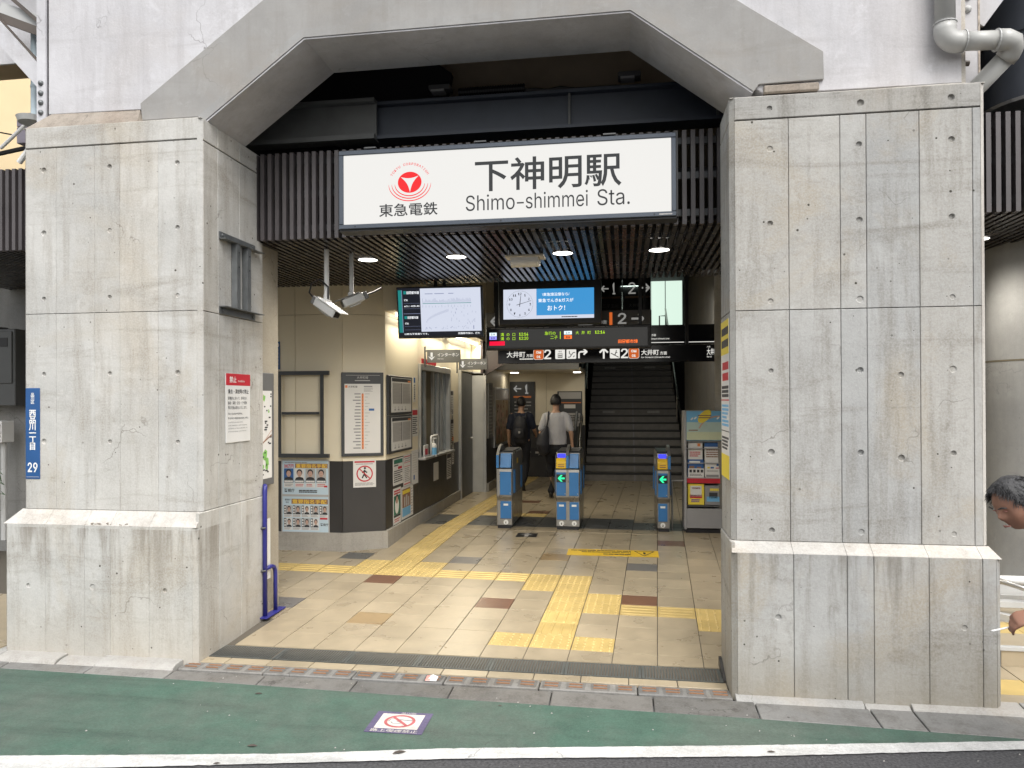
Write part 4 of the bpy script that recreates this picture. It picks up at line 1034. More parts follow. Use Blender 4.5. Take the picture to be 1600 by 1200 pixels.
# upper void walls behind and right
struct(MB().box(-2.4, -.83, 13.95, 14.0, 2.22, 5.3).build('corridor_header', 'greyplastic'))
struct(MB().box(-2.5, -.80, 14.0, 15.9, 2.20, 2.26).build('corridor_ceiling', 'cream'))
EW = struct(MB().box(-2.6, -.80, 15.62, 15.8, -.1, 2.3).build('end_wall', 'cream_j'))
for a, b2 in ((-2.42, -1.62), (-1.62, -.80)):
    MB().box(a+.003, b2-.003, 15.59, 15.619, .002, 1.10).build('wainscot_panel', 'wains', EW); MB().box(a+.003, b2-.003, 15.59, 15.619, 1.105, 2.2).build('wall_panel', 'cream', EW)
for k, (xx, lab) in enumerate(((-2.2, 'square corridor light above the walking backpacker'), (-.92, 'square corridor light beside the staircase'))):
    t = thing('corridor_light', lab, 'ceiling light', (xx, 14.9, 2.2), 'square corridor lights')
    MB().box(xx-.07, xx+.07, 14.83, 14.97, 2.188, 2.199).build('lens', 'lamp', t)
    area_lamp('corridor_beam', (xx, 14.9, 2.17), .14, .9, (1, .90, .72), (0, 0, 0), t)
RW = struct(MB().box(1.24, 1.5, 8.0, 15.4, -.1, 5.35).build('right_wall', 'wall_dark'))
struct(MB().box(1.9, 2.1, 15.4, 24, -.1, 5.35).build('stair_side_wall', 'void'))
struct(MB().box(1.26, 6, 7.9, 7.98, -.1, 5.35).build('right_return_wall', 'wall_dark'))
MB().cyl((1.32, 9.4, -.05), (1.32, 9.4, 5.3), .20, 24).build('round_column', 'conc_dark', RW, smooth=True)
# stairs to platform 2
ST = thing('staircase', 'dark staircase with centre line rising to platform two', 'stairs', (.2, 15, 0))
for k in range(20):
    y0 = 15.0+.3*k; z1 = .16*(k+1)
    s1 = MB().box(-.78, 1.225, y0, y0+.32, z1-.159 if k else 0, z1-.006).build('step', 'stair', ST)
    MB().box(-.78, 1.225, y0-.012, y0+.06, z1-.034, z1+.002).build('nosing', 'nosing', s1)
    MB().box(.205, .235, y0-.003, y0-.0005, z1-.158 if k else .002, z1-.036).build('centre_line', 'inkgrey', s1)
for k, up in ((8, True), (15, True), (8, False), (15, False)):
    y0 = 15.0+.3*k
    tt = thing('stair_notice', ('left' if up else 'right')+(' lower' if k == 8 else ' upper')+' pale lettering strip on a stair riser', 'notice', mat=axes((-.48 if up else .55, y0-.003, .16*k+.035), *FRONT), group='lettering strips on the stairs')
    ink(tt, 'lettering', lines(0, 0, .28, .07, 1, .05, k, 0), 'greyp', .001)
mb = MB()
for xx in (-.86, 1.17):
    t = thing('handrail', ('steel handrail and glass balustrade left of the staircase' if xx < 0 else 'steel handrail right of the staircase'), 'handrail', (xx, 15, 0), 'stair handrails')
    a, b2 = Vector((xx, 14.7, .86)), Vector((xx, 20.9, .86+.16/.3*6.2))
    MB().tube([a+Vector((0, -.0, -.85)), a+Vector((0, 0, -.05)), a+Vector((0, .06, 0)), b2], .024, 8).build('rail', 'steel', t, smooth=True)
    if xx < 0:
        MB().prism([(14.75, .06), (14.75, .72), (20.9, .72+.533*6.15), (20.9, .06+.533*6.15)], 'x', xx-.07, xx-.05).build('side_panel', pm('grey green steel panel', (.05, .056, .051), .6, .1), t)
        MB().tube([(xx-.11, 14.9, 1.02), (xx-.11, 20.9, 1.02+.533*6)], .03, 8).build('outer_rail', 'greysteel', t, smooth=True)
    for i in range(5):
        yy = 15.3+i*1.3; z = .86+.533*(yy-14.7)
        MB().cyl((xx, yy, z-.66), (xx, yy, z-.02), .014, 8).build('post', 'steel', t)
struct(MB().box(-3.0, 1.9, 21.0, 24, 2.9, 3.2).build('upper_landing', 'stair'))
struct(MB().box(-4, 1.9, 20.95, 20.995, -.1, 2.898).build('under_landing_wall', 'void'))
struct(MB().box(-2.8, -2.7, 15.6, 24, -.1, 5.35).build('hall_side_wall', 'wall_dark'))
struct(MB().box(-4, 1.9, 23.2, 23.4, 2.9, 5.4).build('upper_end_wall', 'wains'))
# lit glass lift front on the landing
t = thing('lift_front', 'brightly lit greenish glass lift front at the top of the stairs', 'lift', (1.1, 21.2, 3.2))
MB().box(.80, 1.66, 21.30, 21.33, 3.2, 5.05).box(.56, .795, 21.30, 21.33, 3.2, 5.05).build('glass_panel', 'landing', t)
MB().box(1.18, 1.20, 21.27, 21.299, 3.2, 5.05).box(.79, .80, 21.27, 21.34, 3.2, 5.05).box(.545, .56, 21.26, 21.34, 3.2, 5.05).build('frame', 'black', t)
MB().tube([(1.02, 21.2, 3.2), (1.02, 21.2, 4.0), (1.23, 21.2, 4.0)], .02, 6).build('guard_rail', 'greyframe', t)
area_lamp('landing_light', (.2, 20.8, 4.9), .5, 30, (.85, 1, .88), (R(30), 0, 0), t)
# small spot seen high on the right
t = thing('spot_lamp', 'small bright spot lamp under the ceiling right of the stair signs', 'lamp', (.78, 9.6, 3.3))
MB().cyl((.78, 9.6, 3.30), (.78, 9.6, 3.42), .03, 10).build('housing', 'black', t); MB().cyl((.78, 9.59, 3.26), (.78, 9.6, 3.2995), .022, 10).build('lens', 'lamp', t)
ld = bpy.data.lights.new('spot_beam', 'SPOT'); ld.energy = 75; ld.color = (1, .95, .85); ld.spot_size = R(100); ld.spot_blend = .8; ld.shadow_soft_size = .04
lo = bpy.data.objects.new('spot_beam', ld); link(lo, t); lo.location = (0, 0, -.1); lo.rotation_euler = (R(50), 0, 0)
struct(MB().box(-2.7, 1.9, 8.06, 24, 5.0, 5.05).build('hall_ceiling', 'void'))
MT['tt_ink'] = flat('faint grey print', (.33, .32, .315), .6)
# ================================================================== screens and signs under the ceiling
def px(root, name, mt, x0, y0, x1, y1, z): return MB().box(x0, x1, y0, y1, z-.0006, z).build(name, mt, root, local=True)
# train map monitor, tilted towards the street
c, s_ = math.cos(R(9)), math.sin(R(9))
tv = thing('train_map_monitor', 'tilted wall monitor showing a pale blue train map and black news column', 'monitor', mat=axes((-2.468, 7.90, 2.325), (1, .035, 0), (0, -s_, c)) @ Matrix.Scale(.968, 4))
MB().box(0, .985, 0, .585, -.06, 0).build('casing', 'black', tv, local=True, bevel=.006)
px(tv, 'screen', 'scr_dark', .012, .03, .975, .572, .001)
px(tv, 'map_area', 'scr_white', .275, .078, .968, .565, .002)
px(tv, 'teal_stripe', 'scr_teal', .018, .07, .058, .55, .002); px(tv, 'grey_stripe', 'scr_line', .059, .07, .065, .55, .002)
px(tv, 'line_icon', 'scr_teal', .082, .505, .112, .54, .002); px(tv, 'line_icon', 'scr_teal', .082, .225, .112, .258, .002)
txt(tv, '田園都市線', .118, .508, .034, 'scr_letter', .002, .015, width=.145)
txt(tv, '遅延', .085, .43, .022, 'scr_letter', .002, .01); txt(tv, '▲遅れと一部列車に運休', .085, .362, .020, 'scr_letter', .002, .01, width=.18)
txt(tv, '田園都市線', .118, .228, .032, 'scr_letter', .002, .015, width=.125); txt(tv, '遅延', .085, .165, .022, 'scr_letter', .002, .01)
px(tv, 'divider', 'scr_line', .075, .282, .272, .286, .002)
for yy in (.40, .34, .14, .10): px(tv, 'divider', 'scr_line', .08, yy, .268, yy+.0015, .002)
txt(tv, 'は概ね平常通りです。', .075, .044, .024, 'scr_letter', .002, .01, width=.28); txt(tv, '田園都市線は、遅れ', .70, .044, .024, 'scr_letter', .002, .01, width=.25)
ink(tv, 'main_line', [(.30, .392, .86, .398)], 'scr_teal', .0026)
q = random.Random(2); rc = []
for i in range(46):
    xx = .30+.55*i/45; rc.append((xx, .405, xx+.003, .405+q.uniform(.01, .05)))
    if i % 3 == 0: rc.append((xx, .35, xx+.003, .35+q.uniform(.01, .03)))
for i in range(22): a = i/21; rc.append((.34+.25*a, .18+.12*a**.6, .343+.25*a, .20+.13*a**.6))
for i in range(26): rc.append((.62+.3*q.random(), .14+.2*q.random(), 0, 0))
rc = [r if r[2] else (r[0], r[1], r[0]+.003, r[1]+.02) for r in rc]
rc += [(.33, .50, .42, .508), (.44, .50, .55, .508), (.60, .50, .66, .508), (.875, .10, .885, .14)]
for i in range(30): rc.append((.32+.5*q.random(), .10+.03*q.random(), 0, 0))
rc = [r if r[2] else (r[0], r[1], r[0]+.004, r[1]+.012) for r in rc]
ink(tv, 'map_marks', rc, 'scr_line', .0026)
MB().cyl((-2.05, 7.93, 2.8), (-2.05, 7.93, 3.3), .02, 8).cyl((-1.95, 7.93, 2.8), (-1.95, 7.93, 3.3), .02, 8).box(-2.12, -1.88, 7.95, 8.03, 2.62, 2.85).build('ceiling_mount', 'black', tv)
# clock and advert display
cd = thing('clock_display', 'black display with white clock dial and blue advert', 'display', mat=axes((-1.405, 8.30, 2.495), (1, .0, 0), (0, 0, 1)))
MB().box(0, 1.165, 0, .50, -.12, 0).build('casing', 'black', cd, local=True, bevel=.006)
x0, y0, x1, y1 = .055, .065, 1.085, .405
px(cd, 'clock_panel', 'scr_white', x0, y0, .435, y1, .001); px(cd, 'advert_panel', 'scr_blue', .4355, y0+.04, x1, y1, .001); px(cd, 'advert_footer', 'scr_white', .4355, y0, x1, y0+.0395, .001)
cx, cy, r = .245, .237, .150
for h in range(1, 13):
    a = R(90-30*h); txt(cd, str(h), cx+r*.80*math.cos(a), cy+r*.80*math.sin(a)-.017, .050, 'scr_ink', .002, .012, 'CENTER', name='numeral')
ink(cd, 'minute_marks', [(cx+r*math.cos(R(6*i))-.0025, cy+r*math.sin(R(6*i))-.0025, cx+r*math.cos(R(6*i))+.0025, cy+r*math.sin(R(6*i))+.0025) for i in range(60)], 'scr_ink', .002)
def hand(a, L, wd, back):
    a = R(a); d = Vector((math.sin(a), math.cos(a), 0)); n2 = Vector((d.y, -d.x, 0)); C = Vector((cx, cy, .003))
    MB().add([C-d*back-n2*wd, C-d*back+n2*wd, C+d*L+n2*wd*.6, C+d*L-n2*wd*.6], [(0,1,2,3)]).build('clock_hand', 'scr_ink', cd, local=True)
hand(7, .095, .004, .03); hand(74, .135, .003, .04)
txt(cd, '\\東急線沿線なら/', .50, .325, .04, 'scr_letter', .002, .008, width=.31)
txt(cd, '東急でんき&ガスが', .455, .255, .045, 'scr_letter', .002, .01, width=.40)
txt(cd, 'おトク！', .56, .16, .066, 'scr_letter', .002, .012, width=.20)
ink(cd, 'advert_small_print', lines(.72, .068, .90, .098, 1, .010, 4, 0), 'scr_ink', .002)
MB().cyl((-1.2, 8.36, 2.99), (-1.2, 8.36, 3.35), .022, 8).cyl((-.45, 8.36, 2.99), (-.45, 8.36, 3.35), .022, 8).build('ceiling_mount', 'black', cd)
# departure board
db = thing('departure_board', 'black departure board with green, orange and red lit letters', 'departure board', mat=axes((-1.585, 8.45, 2.225), (1, 0, 0), (0, 0, 1)))
MB().box(0, 1.90, 0, .265, -.12, 0).build('casing', 'black', db, local=True, bevel=.006)
px(db, 'display', 'blackgloss', .03, .025, 1.86, .235, .001)
px(db, 'service_tag', 'led_w', .045, .16, .13, .20, .002); px(db, 'service_tag', 'led_v', .045, .118, .13, .157, .002); px(db, 'red_bar', 'led_r', .045, .05, .225, .098, .002)
px(db, 'service_tag', 'led_w', .915, .165, 1.005, .205, .002); px(db, 'service_tag', 'led_o', .915, .115, 1.005, .155, .002)
txt(db, '各停', .06, .17, .026, 'scr_ink', .003, .01); txt(db, '各停', .06, .128, .026, 'scr_ink', .003, .01); txt(db, '各停', .932, .174, .026, 'scr_ink', .003, .01); txt(db, '通過', .932, .124, .026, 'scr_ink', .003, .02)
for yy, tm in ((.160, '12:14'), (.112, '12:20')):
    for k, ch in enumerate('溝の口'): txt(db, ch, .175+k*.068, yy, .042, 'led_g', .002, .006)
    txt(db, tm, .395, yy, .05, 'led_g', .002, .012, width=.105, height=.036)
txt(db, '急行の', .69, .166, .044, 'led_g', .002, .006); txt(db, '二子', .755, .118, .044, 'led_g', .002, .006)
px(db, 'separator', 'led_g', .868, .115, .876, .20, .002)
for k, ch in enumerate('大井町'): txt(db, ch, 1.045+k*.068, .168, .042, 'led_g', .002, .006)
txt(db, '12:14', 1.27, .168, .05, 'led_g', .002, .012, width=.11, height=.036)
txt(db, '田園都市線', 1.53, .06, .044, 'led_o', .002, .02, width=.22)
ink(db, 'column_headings', lines(.06, .242, .75, .256, 1, .006, 8, 0)+lines(.95, .242, 1.6, .256, 1, .006, 9, 0), 'inkgrey', .0012)
MB().box(.1, .14, .2655, 1.2, -.09, -.05).box(1.76, 1.80, .2655, 1.2, -.09, -.05).build('hanger', 'black', db, local=True)
# direction signs
def glyph(root, kind, x, y, h, mt, z=.002, rot=0, flip=1):
    """simple arrows drawn as geometry; h is the height"""
    mb = MB(); w2 = .085*h
    def bar(p, q2, wd):
        p = Vector((*p, 0)); q2 = Vector((*q2, 0)); d = (q2-p).normalized(); n2 = Vector((-d.y, d.x, 0))*wd
        mb.add([p+n2, p-n2, q2-n2, q2+n2], [(0,1,2,3)])
    if kind == 'arrow':      # points +x before rotation
        bar((-.5, 0), (.42, 0), .085); bar((.10, .40), (.50, -.02), .085); bar((.10, -.40), (.50, .02), .085)
    elif kind == 'turn':
        bar((-.38, -.45), (-.38, .02), .085)
        for i in range(6):
            a0, a1 = R(180-15*i), R(180-15*(i+1)); bar((-.38+.22+.22*math.cos(a0), .02+.2*math.sin(a0)), (-.38+.22+.22*math.cos(a1), .02+.2*math.sin(a1)), .085)
        bar((-.18, .22), (.42, .22), .085); bar((.10, .50), (.45, .20), .085); bar((.10, -.08), (.45, .24), .085)
    elif kind == 'wide':     # filled arrow
        mb.add([(-.5,.14,0),(-.5,-.14,0),(.05,-.14,0),(.05,.14,0),(-.02,.45,0),(-.02,-.45,0),(.5,0,0),(.16,0,0)], [(0,1,2,3), (4,7,6), (5,6,7)])
    cr, sr = math.cos(rot), math.sin(rot)
    mb.v = [Vector((x+h*(v.x*cr-v.y*sr), y+h*(v.x*sr+v.y*cr), z)) for v in mb.v]
    return mb.build('arrow', mt, root, local=True)
a1 = thing('direction_sign', 'dim direction sign with arrows and platform number two behind the departure board', 'sign', mat=axes((-1.66, 8.85, 2.50), (1, 0, 0), (0, 0, 1)), group=None)
MB().box(0, 1.995, 0, .205, -.06, 0).build('panel', 'darkgrey', a1, local=True, bevel=.004)
glyph(a1, 'arrow', .13, .10, .13, 'sg_grey', .002, math.pi)
txt(a1, '2', 1.60, .04, .16, 'sg_grey', .002, .012, width=.10, height=.13); glyph(a1, 'arrow', 1.83, .10, .14, 'sg_grey')
px(a1, 'orange_bar', 'sg_orange', 1.50, .03, 1.535, .18, .002)
txt(a1, '大井町', 1.13, .065, .075, 'sg_grey', .002, .006); txt(a1, '方面', 1.38, .05, .045, 'sg_grey', .002, .006); txt(a1, '大井町線', 1.13, .15, .03, 'sg_grey', .002); ink(a1, 'small_print', lines(1.13, .03, 1.3, .05, 1, .012, 3, 0)+lines(1.27, .15, 1.4, .17, 1, .01, 5, 0), 'sg_grey', .002)
MB().box(.1, .13, .2055, 1.2, -.05, -.02).box(1.9, 1.93, .2055, 1.2, -.05, -.02).build('hanger', 'black', a1, local=True)
g1 = thing('platform_sign', 'black overhead sign above the gates with orange code tiles and white pictograms', 'sign', mat=axes((-1.62, 9.5, 2.115), (1, 0, 0), (0, 0, 1)))
MB().box(0, 2.80, 0, .215, -.09, 0).build('panel', 'blackgloss', g1, local=True, bevel=.004)
def rsq(root, name, mt, cx, cy, h, z, rr=.2):
    P = []
    for k, (sx, sy) in enumerate(((1,1),(-1,1),(-1,-1),(1,-1))):
        for i in range(5):
            a = R(90*k+22.5*i); P.append((cx+sx*(h/2-rr*h)+rr*h*math.cos(a), cy+sy*(h/2-rr*h)+rr*h*math.sin(a), z))
    return MB().add(P, [tuple(range(20))]).build(name, mt, root, local=True)
def code(root, cx, cy, h):
    rsq(root, 'code_border', 'sg_white', cx, cy, h*1.06, .0015); rsq(root, 'code_tile', 'sg_orange', cx, cy, h, .002)
    txt(root, 'OM', cx, cy+.10*h, .46*h, 'sg_white', .0025, .03, 'CENTER'); txt(root, '01', cx, cy-.36*h, .46*h, 'sg_white', .0025, .03, 'CENTER')
Y0 = .115
txt(g1, '大井町', .115, .085, .085, 'sg_white', .002, .012, width=.245)
txt(g1, '方面', .372, .085, .045, 'sg_white', .002, .01); ink(g1, 'small_print', lines(.285, .045, .465, .07, 1, .014, 7, 0), 'sg_white', .002)
code(g1, .535, Y0, .128); txt(g1, '2', .608, .053, .18, 'sg_white', .002, .012, width=.09, height=.125)
rsq(g1, 'pictogram', 'sg_white', .815, Y0, .125, .002, .1); rsq(g1, 'pictogram', 'sg_white', .96, Y0, .125, .002, .1)
MT['sg_ink'] = 'ink'
ink(g1, 'lift_picture', [(.785, .068, .845, .078), (.785, .068, .791, .125), (.839, .068, .845, .125), (.785, .119, .845, .125), (.796, .085, .806, .108), (.810, .085, .820, .108), (.824, .085, .834, .108), (.798, .140, .808, .158), (.822, .140, .832, .158)], 'ink', .0025)
def bars(root, name, segs, wd, mt, z):
    mb = MB()
    for p, q2 in segs:
        p = Vector((*p, z)); q2 = Vector((*q2, z)); d = (q2-p).normalized(); n2 = Vector((-d.y, d.x, 0))*wd; mb.add([p+n2, p-n2, q2-n2, q2+n2], [(0,1,2,3)])
    return mb.build(name, mt, root, local=True)
bars(g1, 'escalator_picture', [((.915, .075), (.94, .075)), ((.94, .075), (.985, .135)), ((.985, .135), (1.01, .135)), ((.935, .12), (.935, .155)), ((.935, .12), (.955, .11)), ((.985, .075), (1.0, .095))], .005, 'ink', .0025)
glyph(g1, 'turn', 1.105, Y0, .125, 'sg_white')
glyph(g1, 'arrow', 1.375, Y0, .13, 'sg_white', .002, math.pi/2)
rsq(g1, 'pictogram', 'sg_white', 1.515, Y0, .125, .002, .1)
bars(g1, 'stairs_picture', [((1.465, .12), (1.565, .065)), ((1.52, .10), (1.53, .14)), ((1.53, .14), (1.545, .12)), ((1.52, .10), (1.50, .095))], .005, 'ink', .0025)
bars(g1, 'stairs_head', [((1.528, .152), (1.540, .152))], .006, 'ink', .0025)
txt(g1, '2', 1.592, .053, .18, 'sg_white', .002, .012, width=.09, height=.125); code(g1, 1.755, Y0, .128)
txt(g1, '大井町', 1.845, .095, .075, 'sg_white', .002, .012); txt(g1, '方面', 2.08, .095, .045, 'sg_white', .002, .01); txt(g1, 'for Oimachi (Oimachi Line)', 1.845, .052, .034, 'sg_white', .002, .008, width=.36); txt(g1, '大井町線', 1.845, .175, .022, 'sg_white', .002, .004)
txt(g1, '大井町', 2.66, .09, .085, 'sg_white', .002, .012, width=.13); txt(g1, 'for O', 2.66, .05, .036, 'sg_white', .002, .008); txt(g1, '大井', 2.66, .175, .022, 'sg_white', .002, .004)
MB().box(.3, .34, .2155, 1.6, -.07, -.03).box(2.4, 2.44, .2155, 1.6, -.07, -.03).build('hanger', 'black', g1, local=True)
g2 = thing('platform_sign', 'upper black overhead sign with a thin white line, beside the departure board', 'sign', mat=axes((.30, 9.62, 2.345), (1, 0, 0), (0, 0, 1)))
MB().box(0, .92, 0, .25, -.06, 0).build('panel', 'blackgloss', g2, local=True, bevel=.004)
ink(g2, 'white_line', [(0.02, .022, .47, .030), (.50, .022, .90, .030)], 'sg_white', .002)
txt(g2, 'Oimachi (Oimachi Line)', .055, .065, .036, 'sg_white', .002, .008, width=.23); txt(g2, '方面', .06, .11, .03, 'sg_white', .002, .008)
# platform signs at the head of the stairs
for xx, nm, lab in ((-.62, '1', 'dim stair head sign with arrow left and numeral one'), (.0, '2', 'dim stair head sign with numeral two and arrow right')):
    wd = .59 if nm == '1' else .76
    t = thing('stair_sign', lab, 'sign', mat=axes((xx, 20.6, 3.90), (1, 0, 0), (0, 0, 1)), group='dim signs at the stair head')
    MB().box(0, wd, 0, 1.10, -.05, 0).build('panel', 'black', t, local=True)
    if nm == '1':
        glyph(t, 'arrow', .13, .82, .20, 'sg_grey', .002, math.pi); txt(t, '1', .34, .66, .40, 'sg_grey', .002, .004, width=.075, height=.32)
        px(t, 'orange_bar', 'brownp', .04, .54, .55, .60, .002); txt(t, '二子玉川', .06, .30, .11, 'inkgrey', .002, 0)
    else:
        txt(t, '2', .15, .66, .40, 'sg_grey', .002, .004, width=.20, height=.32); glyph(t, 'arrow', .59, .82, .27, 'sg_grey')
        px(t, 'orange_bar', 'brownp', .06, .54, .72, .60, .002); txt(t, '大井町', .15, .30, .11, 'inkgrey', .002, 0); ink(t, 'divider', [(.44, 0, .47, 1.10)], 'darkframe', .0025)
# intercom signs sticking out from the office wall
for k, (yy, x0, lab) in enumerate(((9.62, -2.655, 'grey intercom sign with white down arrow above the ticket window'), (11.4, -2.62, 'grey intercom sign with white down arrow above the office door'))):
    t = thing('intercom_sign', lab, 'sign', mat=axes((x0+.045, yy, 2.145 if k == 0 else 2.12), *FRONT), group='grey intercom signs on the office wall')
    MB().box(0, .46, 0, .175, -.02, 0).build('panel', 'greyframe', t, local=True, bevel=.002)
    glyph(t, 'wide', .065, .085, .105, 'sg_white', .002, -math.pi/2)
    txt(t, 'インターホン', .145, .085, .055, 'sg_white', .002, .012, width=.295); txt(t, 'Intercom', .145, .045, .028, 'sg_white', .002, .006)
    MB().box(-.04, -.02, -.05, .22, -.02, .0).box(-.0199, 0, .15, .17, -.015, -.005).build('arm', 'greyframe', t, local=True)

# ================================================================== notices on the office
# empty notice frame
t = thing('notice_rack', 'empty dark steel notice frame on the cream office wall', 'frame', (-3.6, 7.9, 1.0))
yf = 7.895
for z in (1.955, 1.02): MB().box(-3.95, -3.275, yf-.03, yf+.005, z-.022, z+.022).build('rail', 'darkframe', t)
MB().box(-3.84, -3.395, yf-.018, yf, 1.485, 1.515).build('crossbar', 'darkframe', t)
for xx in (-3.87, -3.36): MB().box(xx-.018, xx+.018, yf-.02, yf, 1.0421, 1.9329).build('upright', 'darkframe', t)
q = random.Random(4)
def face_card(root, x, y, wd, ht, bgm, seed):
    """plain head and shoulders portrait print"""
    q2 = random.Random(seed)
    MB().box(x, x+wd, y, y+ht, .0035, .004).build('portrait', bgm, root, local=True)
    cx = x+wd*.5; cy = y+ht*.56
    def ell(name, px_, py, rx, ry, mt, z, lo=0, hi=360): 
        MB().add([(px_+rx*math.cos(R(a)), py+ry*math.sin(R(a)), z) for a in range(lo, hi, 20)], [tuple(range(len(range(lo, hi, 20))))]).build(name, mt, root, local=True)
    MB().add([(x+.02*wd, y, .0044), (x+.98*wd, y, .0044), (x+.86*wd, y+.2*ht, .0044), (x+.6*wd, y+.27*ht, .0044), (x+.4*wd, y+.27*ht, .0044), (x+.14*wd, y+.2*ht, .0044)], [(0,1,2,3,4,5)]).build('portrait_shoulders', 'ink', root, local=True)
    ell('portrait_hair', cx, cy+.10*ht, wd*.30, ht*.29, 'ink', .0048); ell('portrait_face', cx, cy-.02*ht, wd*.23, ht*.27, 'skinp', .0052)
    MB().box(cx-.12*wd, cx-.04*wd, cy+.03*ht, cy+.05*ht, .0053, .0055).box(cx+.04*wd, cx+.12*wd, cy+.03*ht, cy+.05*ht, .0053, .0055).box(cx-.07*wd, cx+.07*wd, cy-.16*ht, cy-.14*ht, .0053, .0055).build('portrait_features', 'brownp', root, local=True)
for k, (z0, hh, lab) in enumerate(((.575, .385, 'upper police poster with four large portraits and gold headline'), (.15, .405, 'lower police poster with nine small portraits and gold headline'))):
    t = board('wanted_poster', lab, 'poster', (-3.855, KY-.004, z0), *FRONT, .555, hh, .003, 'paperblue', 'police posters on the dark office wall', 'sheet', 0)
    framebox(MB(), .575, hh+.02, .012, 0, .007, -.01, -.01).build('clear_frame', 'greyp', t, local=True)
    if k == 0:
        px(t, 'headline_band', 'brownp', .155, .30, .545, .352, .0036); txt(t, '重要指名手配', .165, .307, .05, 'gold', .005, .02, width=.37)
        txt(t, '300万円', .022, .305, .05, 'red', .005, .02, width=.115); ink(t, 'small_print', lines(.03, .35, .3, .375, 1, .008, 3), 'inkgrey', .004)
        for i, bgm in enumerate(('bluep', 'paper', 'greyp', 'greyp')):
            xx = .02+i*.13; face_card(t, xx, .165, .115, .13, bgm, i)
            px(t, 'name_band', 'ink', xx, .135, xx+.115, .163, .004); ink(t, 'name_print', lines(xx+.006, .138, xx+.11, .160, 1, .018, i, 0), 'whitep', .0045)
            px(t, 'caption_card', 'paper', xx, .08, xx+.115, .132, .004); ink(t, 'caption_print', lines(xx+.012, .09, xx+.105, .125, 2, .007, 20+i), 'red' if i else 'inkgrey', .0045)
        txt(t, '警視庁', .022, .03, .042, 'ink', .004, .02); ink(t, 'contact_print', lines(.2, .02, .42, .055, 2, .012, 5), 'ink', .004)
        px(t, 'red_stamp', 'red', .50, .085, .54, .105, .005)
    else:
        px(t, 'headline_band', 'brownp', .11, .318, .545, .375, .0036); txt(t, '重要指名手配', .12, .326, .052, 'gold', .005, .02, width=.41)
        txt(t, '警視庁', .03, .355, .024, 'ink', .004, .01); txt(t, '指名', .04, .328, .02, 'ink', .004, .01)
        for i in range(9):
            xx = .018+(i % 5)*.107; yy = .20 if i < 5 else .055
            px(t, 'name_band', 'ink', xx, yy, xx+.028, yy+.10, .004); ink(t, 'name_print', [(xx+.006, yy+.01+j*.03, xx+.022, yy+.03+j*.03) for j in range(3)], 'whitep', .0045)
            face_card(t, xx+.029, yy, .068, .10, ('greyp', 'greyp', 'paper')[i % 3], 40+i)
            px(t, 'caption_card', 'paper', xx, yy-.034, xx+.10, yy-.002, .004); ink(t, 'caption_print', lines(xx+.005, yy-.03, xx+.09, yy-.006, 2, .005, 60+i), 'inkgrey', .0045)
        px(t, 'red_stamp', 'red', .45, .145, .54, .165, .005); txt(t, '警視庁', .455, .075, .032, 'ink', .004, .02)
# no walking poster on the corner panel
def diag(o, z): return (D0.x+du.x*o+du.y*.004, D0.y+du.y*o-du.x*.004, z)
DV = ((du.x, du.y, 0), (0, 0, 1))
t = board('no_loitering_poster', 'white poster with red prohibition ring over a walking figure', 'poster', diag(.115, .655), *DV, .255, .31, .003, 'paper', None, 'sheet', 0)
px(t, 'red_heading', 'red', .015, .28, .24, .298, .0036)
MB().ring((.128, .155), .078, .092, .0036, .0042, n=36).build('red_ring', 'red', t, local=True)
bars(t, 'red_bar', [((.07, .21), (.186, .10))], .006, 'red', .0046)
bars(t, 'walking_figure', [((.128, .20), (.122, .15)), ((.122, .15), (.10, .105)), ((.122, .15), (.152, .105)), ((.128, .19), (.10, .165)), ((.128, .19), (.155, .165))], .0075, 'ink', .0042)
MB().disc((.131, .218, .0042), (0,0,1), .013).build('walking_head', 'ink', t, local=True)
ink(t, 'small_print', lines(.02, .02, .235, .055, 3, .006, 4)+lines(.03, .255, .22, .275, 1, .008, 6), 'inkgrey', .0036)
# route map board on the corner panel
t = board('route_map_board', 'tall framed train line map with orange line on white', 'map board', diag(-.015, 1.01), *DV, .47, .95, .03, 'darkframe', None, 'frame', .004)
px(t, 'map_sheet', 'paper', .035, .035, .435, .82, .031); txt(t, '大井町線', .235, .88, .032, 'greyp', .031, .006, 'CENTER'); ink(t, 'heading_print', [(.15, .853, .32, .862), (.05, .915, .43, .919)], 'greyp', .0312)
px(t, 'orange_line', 'orangep', .225, .08, .247, .71, .0315)
ink(t, 'station_dots', [(.231, .09+i*.036, .241, .10+i*.036) for i in range(18)], 'brownp', .032)
ink(t, 'station_names', [(.215-random.Random(i).uniform(.05, .09), .088+i*.036, .213, .101+i*.036) for i in range(18)], 'inkgrey', .032)
ink(t, 'minutes', [(.26, .091+i*.036, .275+.02*(i % 3), .098+i*.036) for i in range(18)], 'greyp', .032)
ink(t, 'here_mark', [(.305, .515, .365, .54)], 'bluep', .032); ink(t, 'line_code', [(.042, .775, .068, .805)], 'orangep', .032)
txt(t, '大井町線', .075, .778, .026, 'ink', .032, .01); ink(t, 'legend', [(.25, .785, .345, .797)]+lines(.25, .73, .35, .78, 4, .005, 3), 'inkgrey', .032)
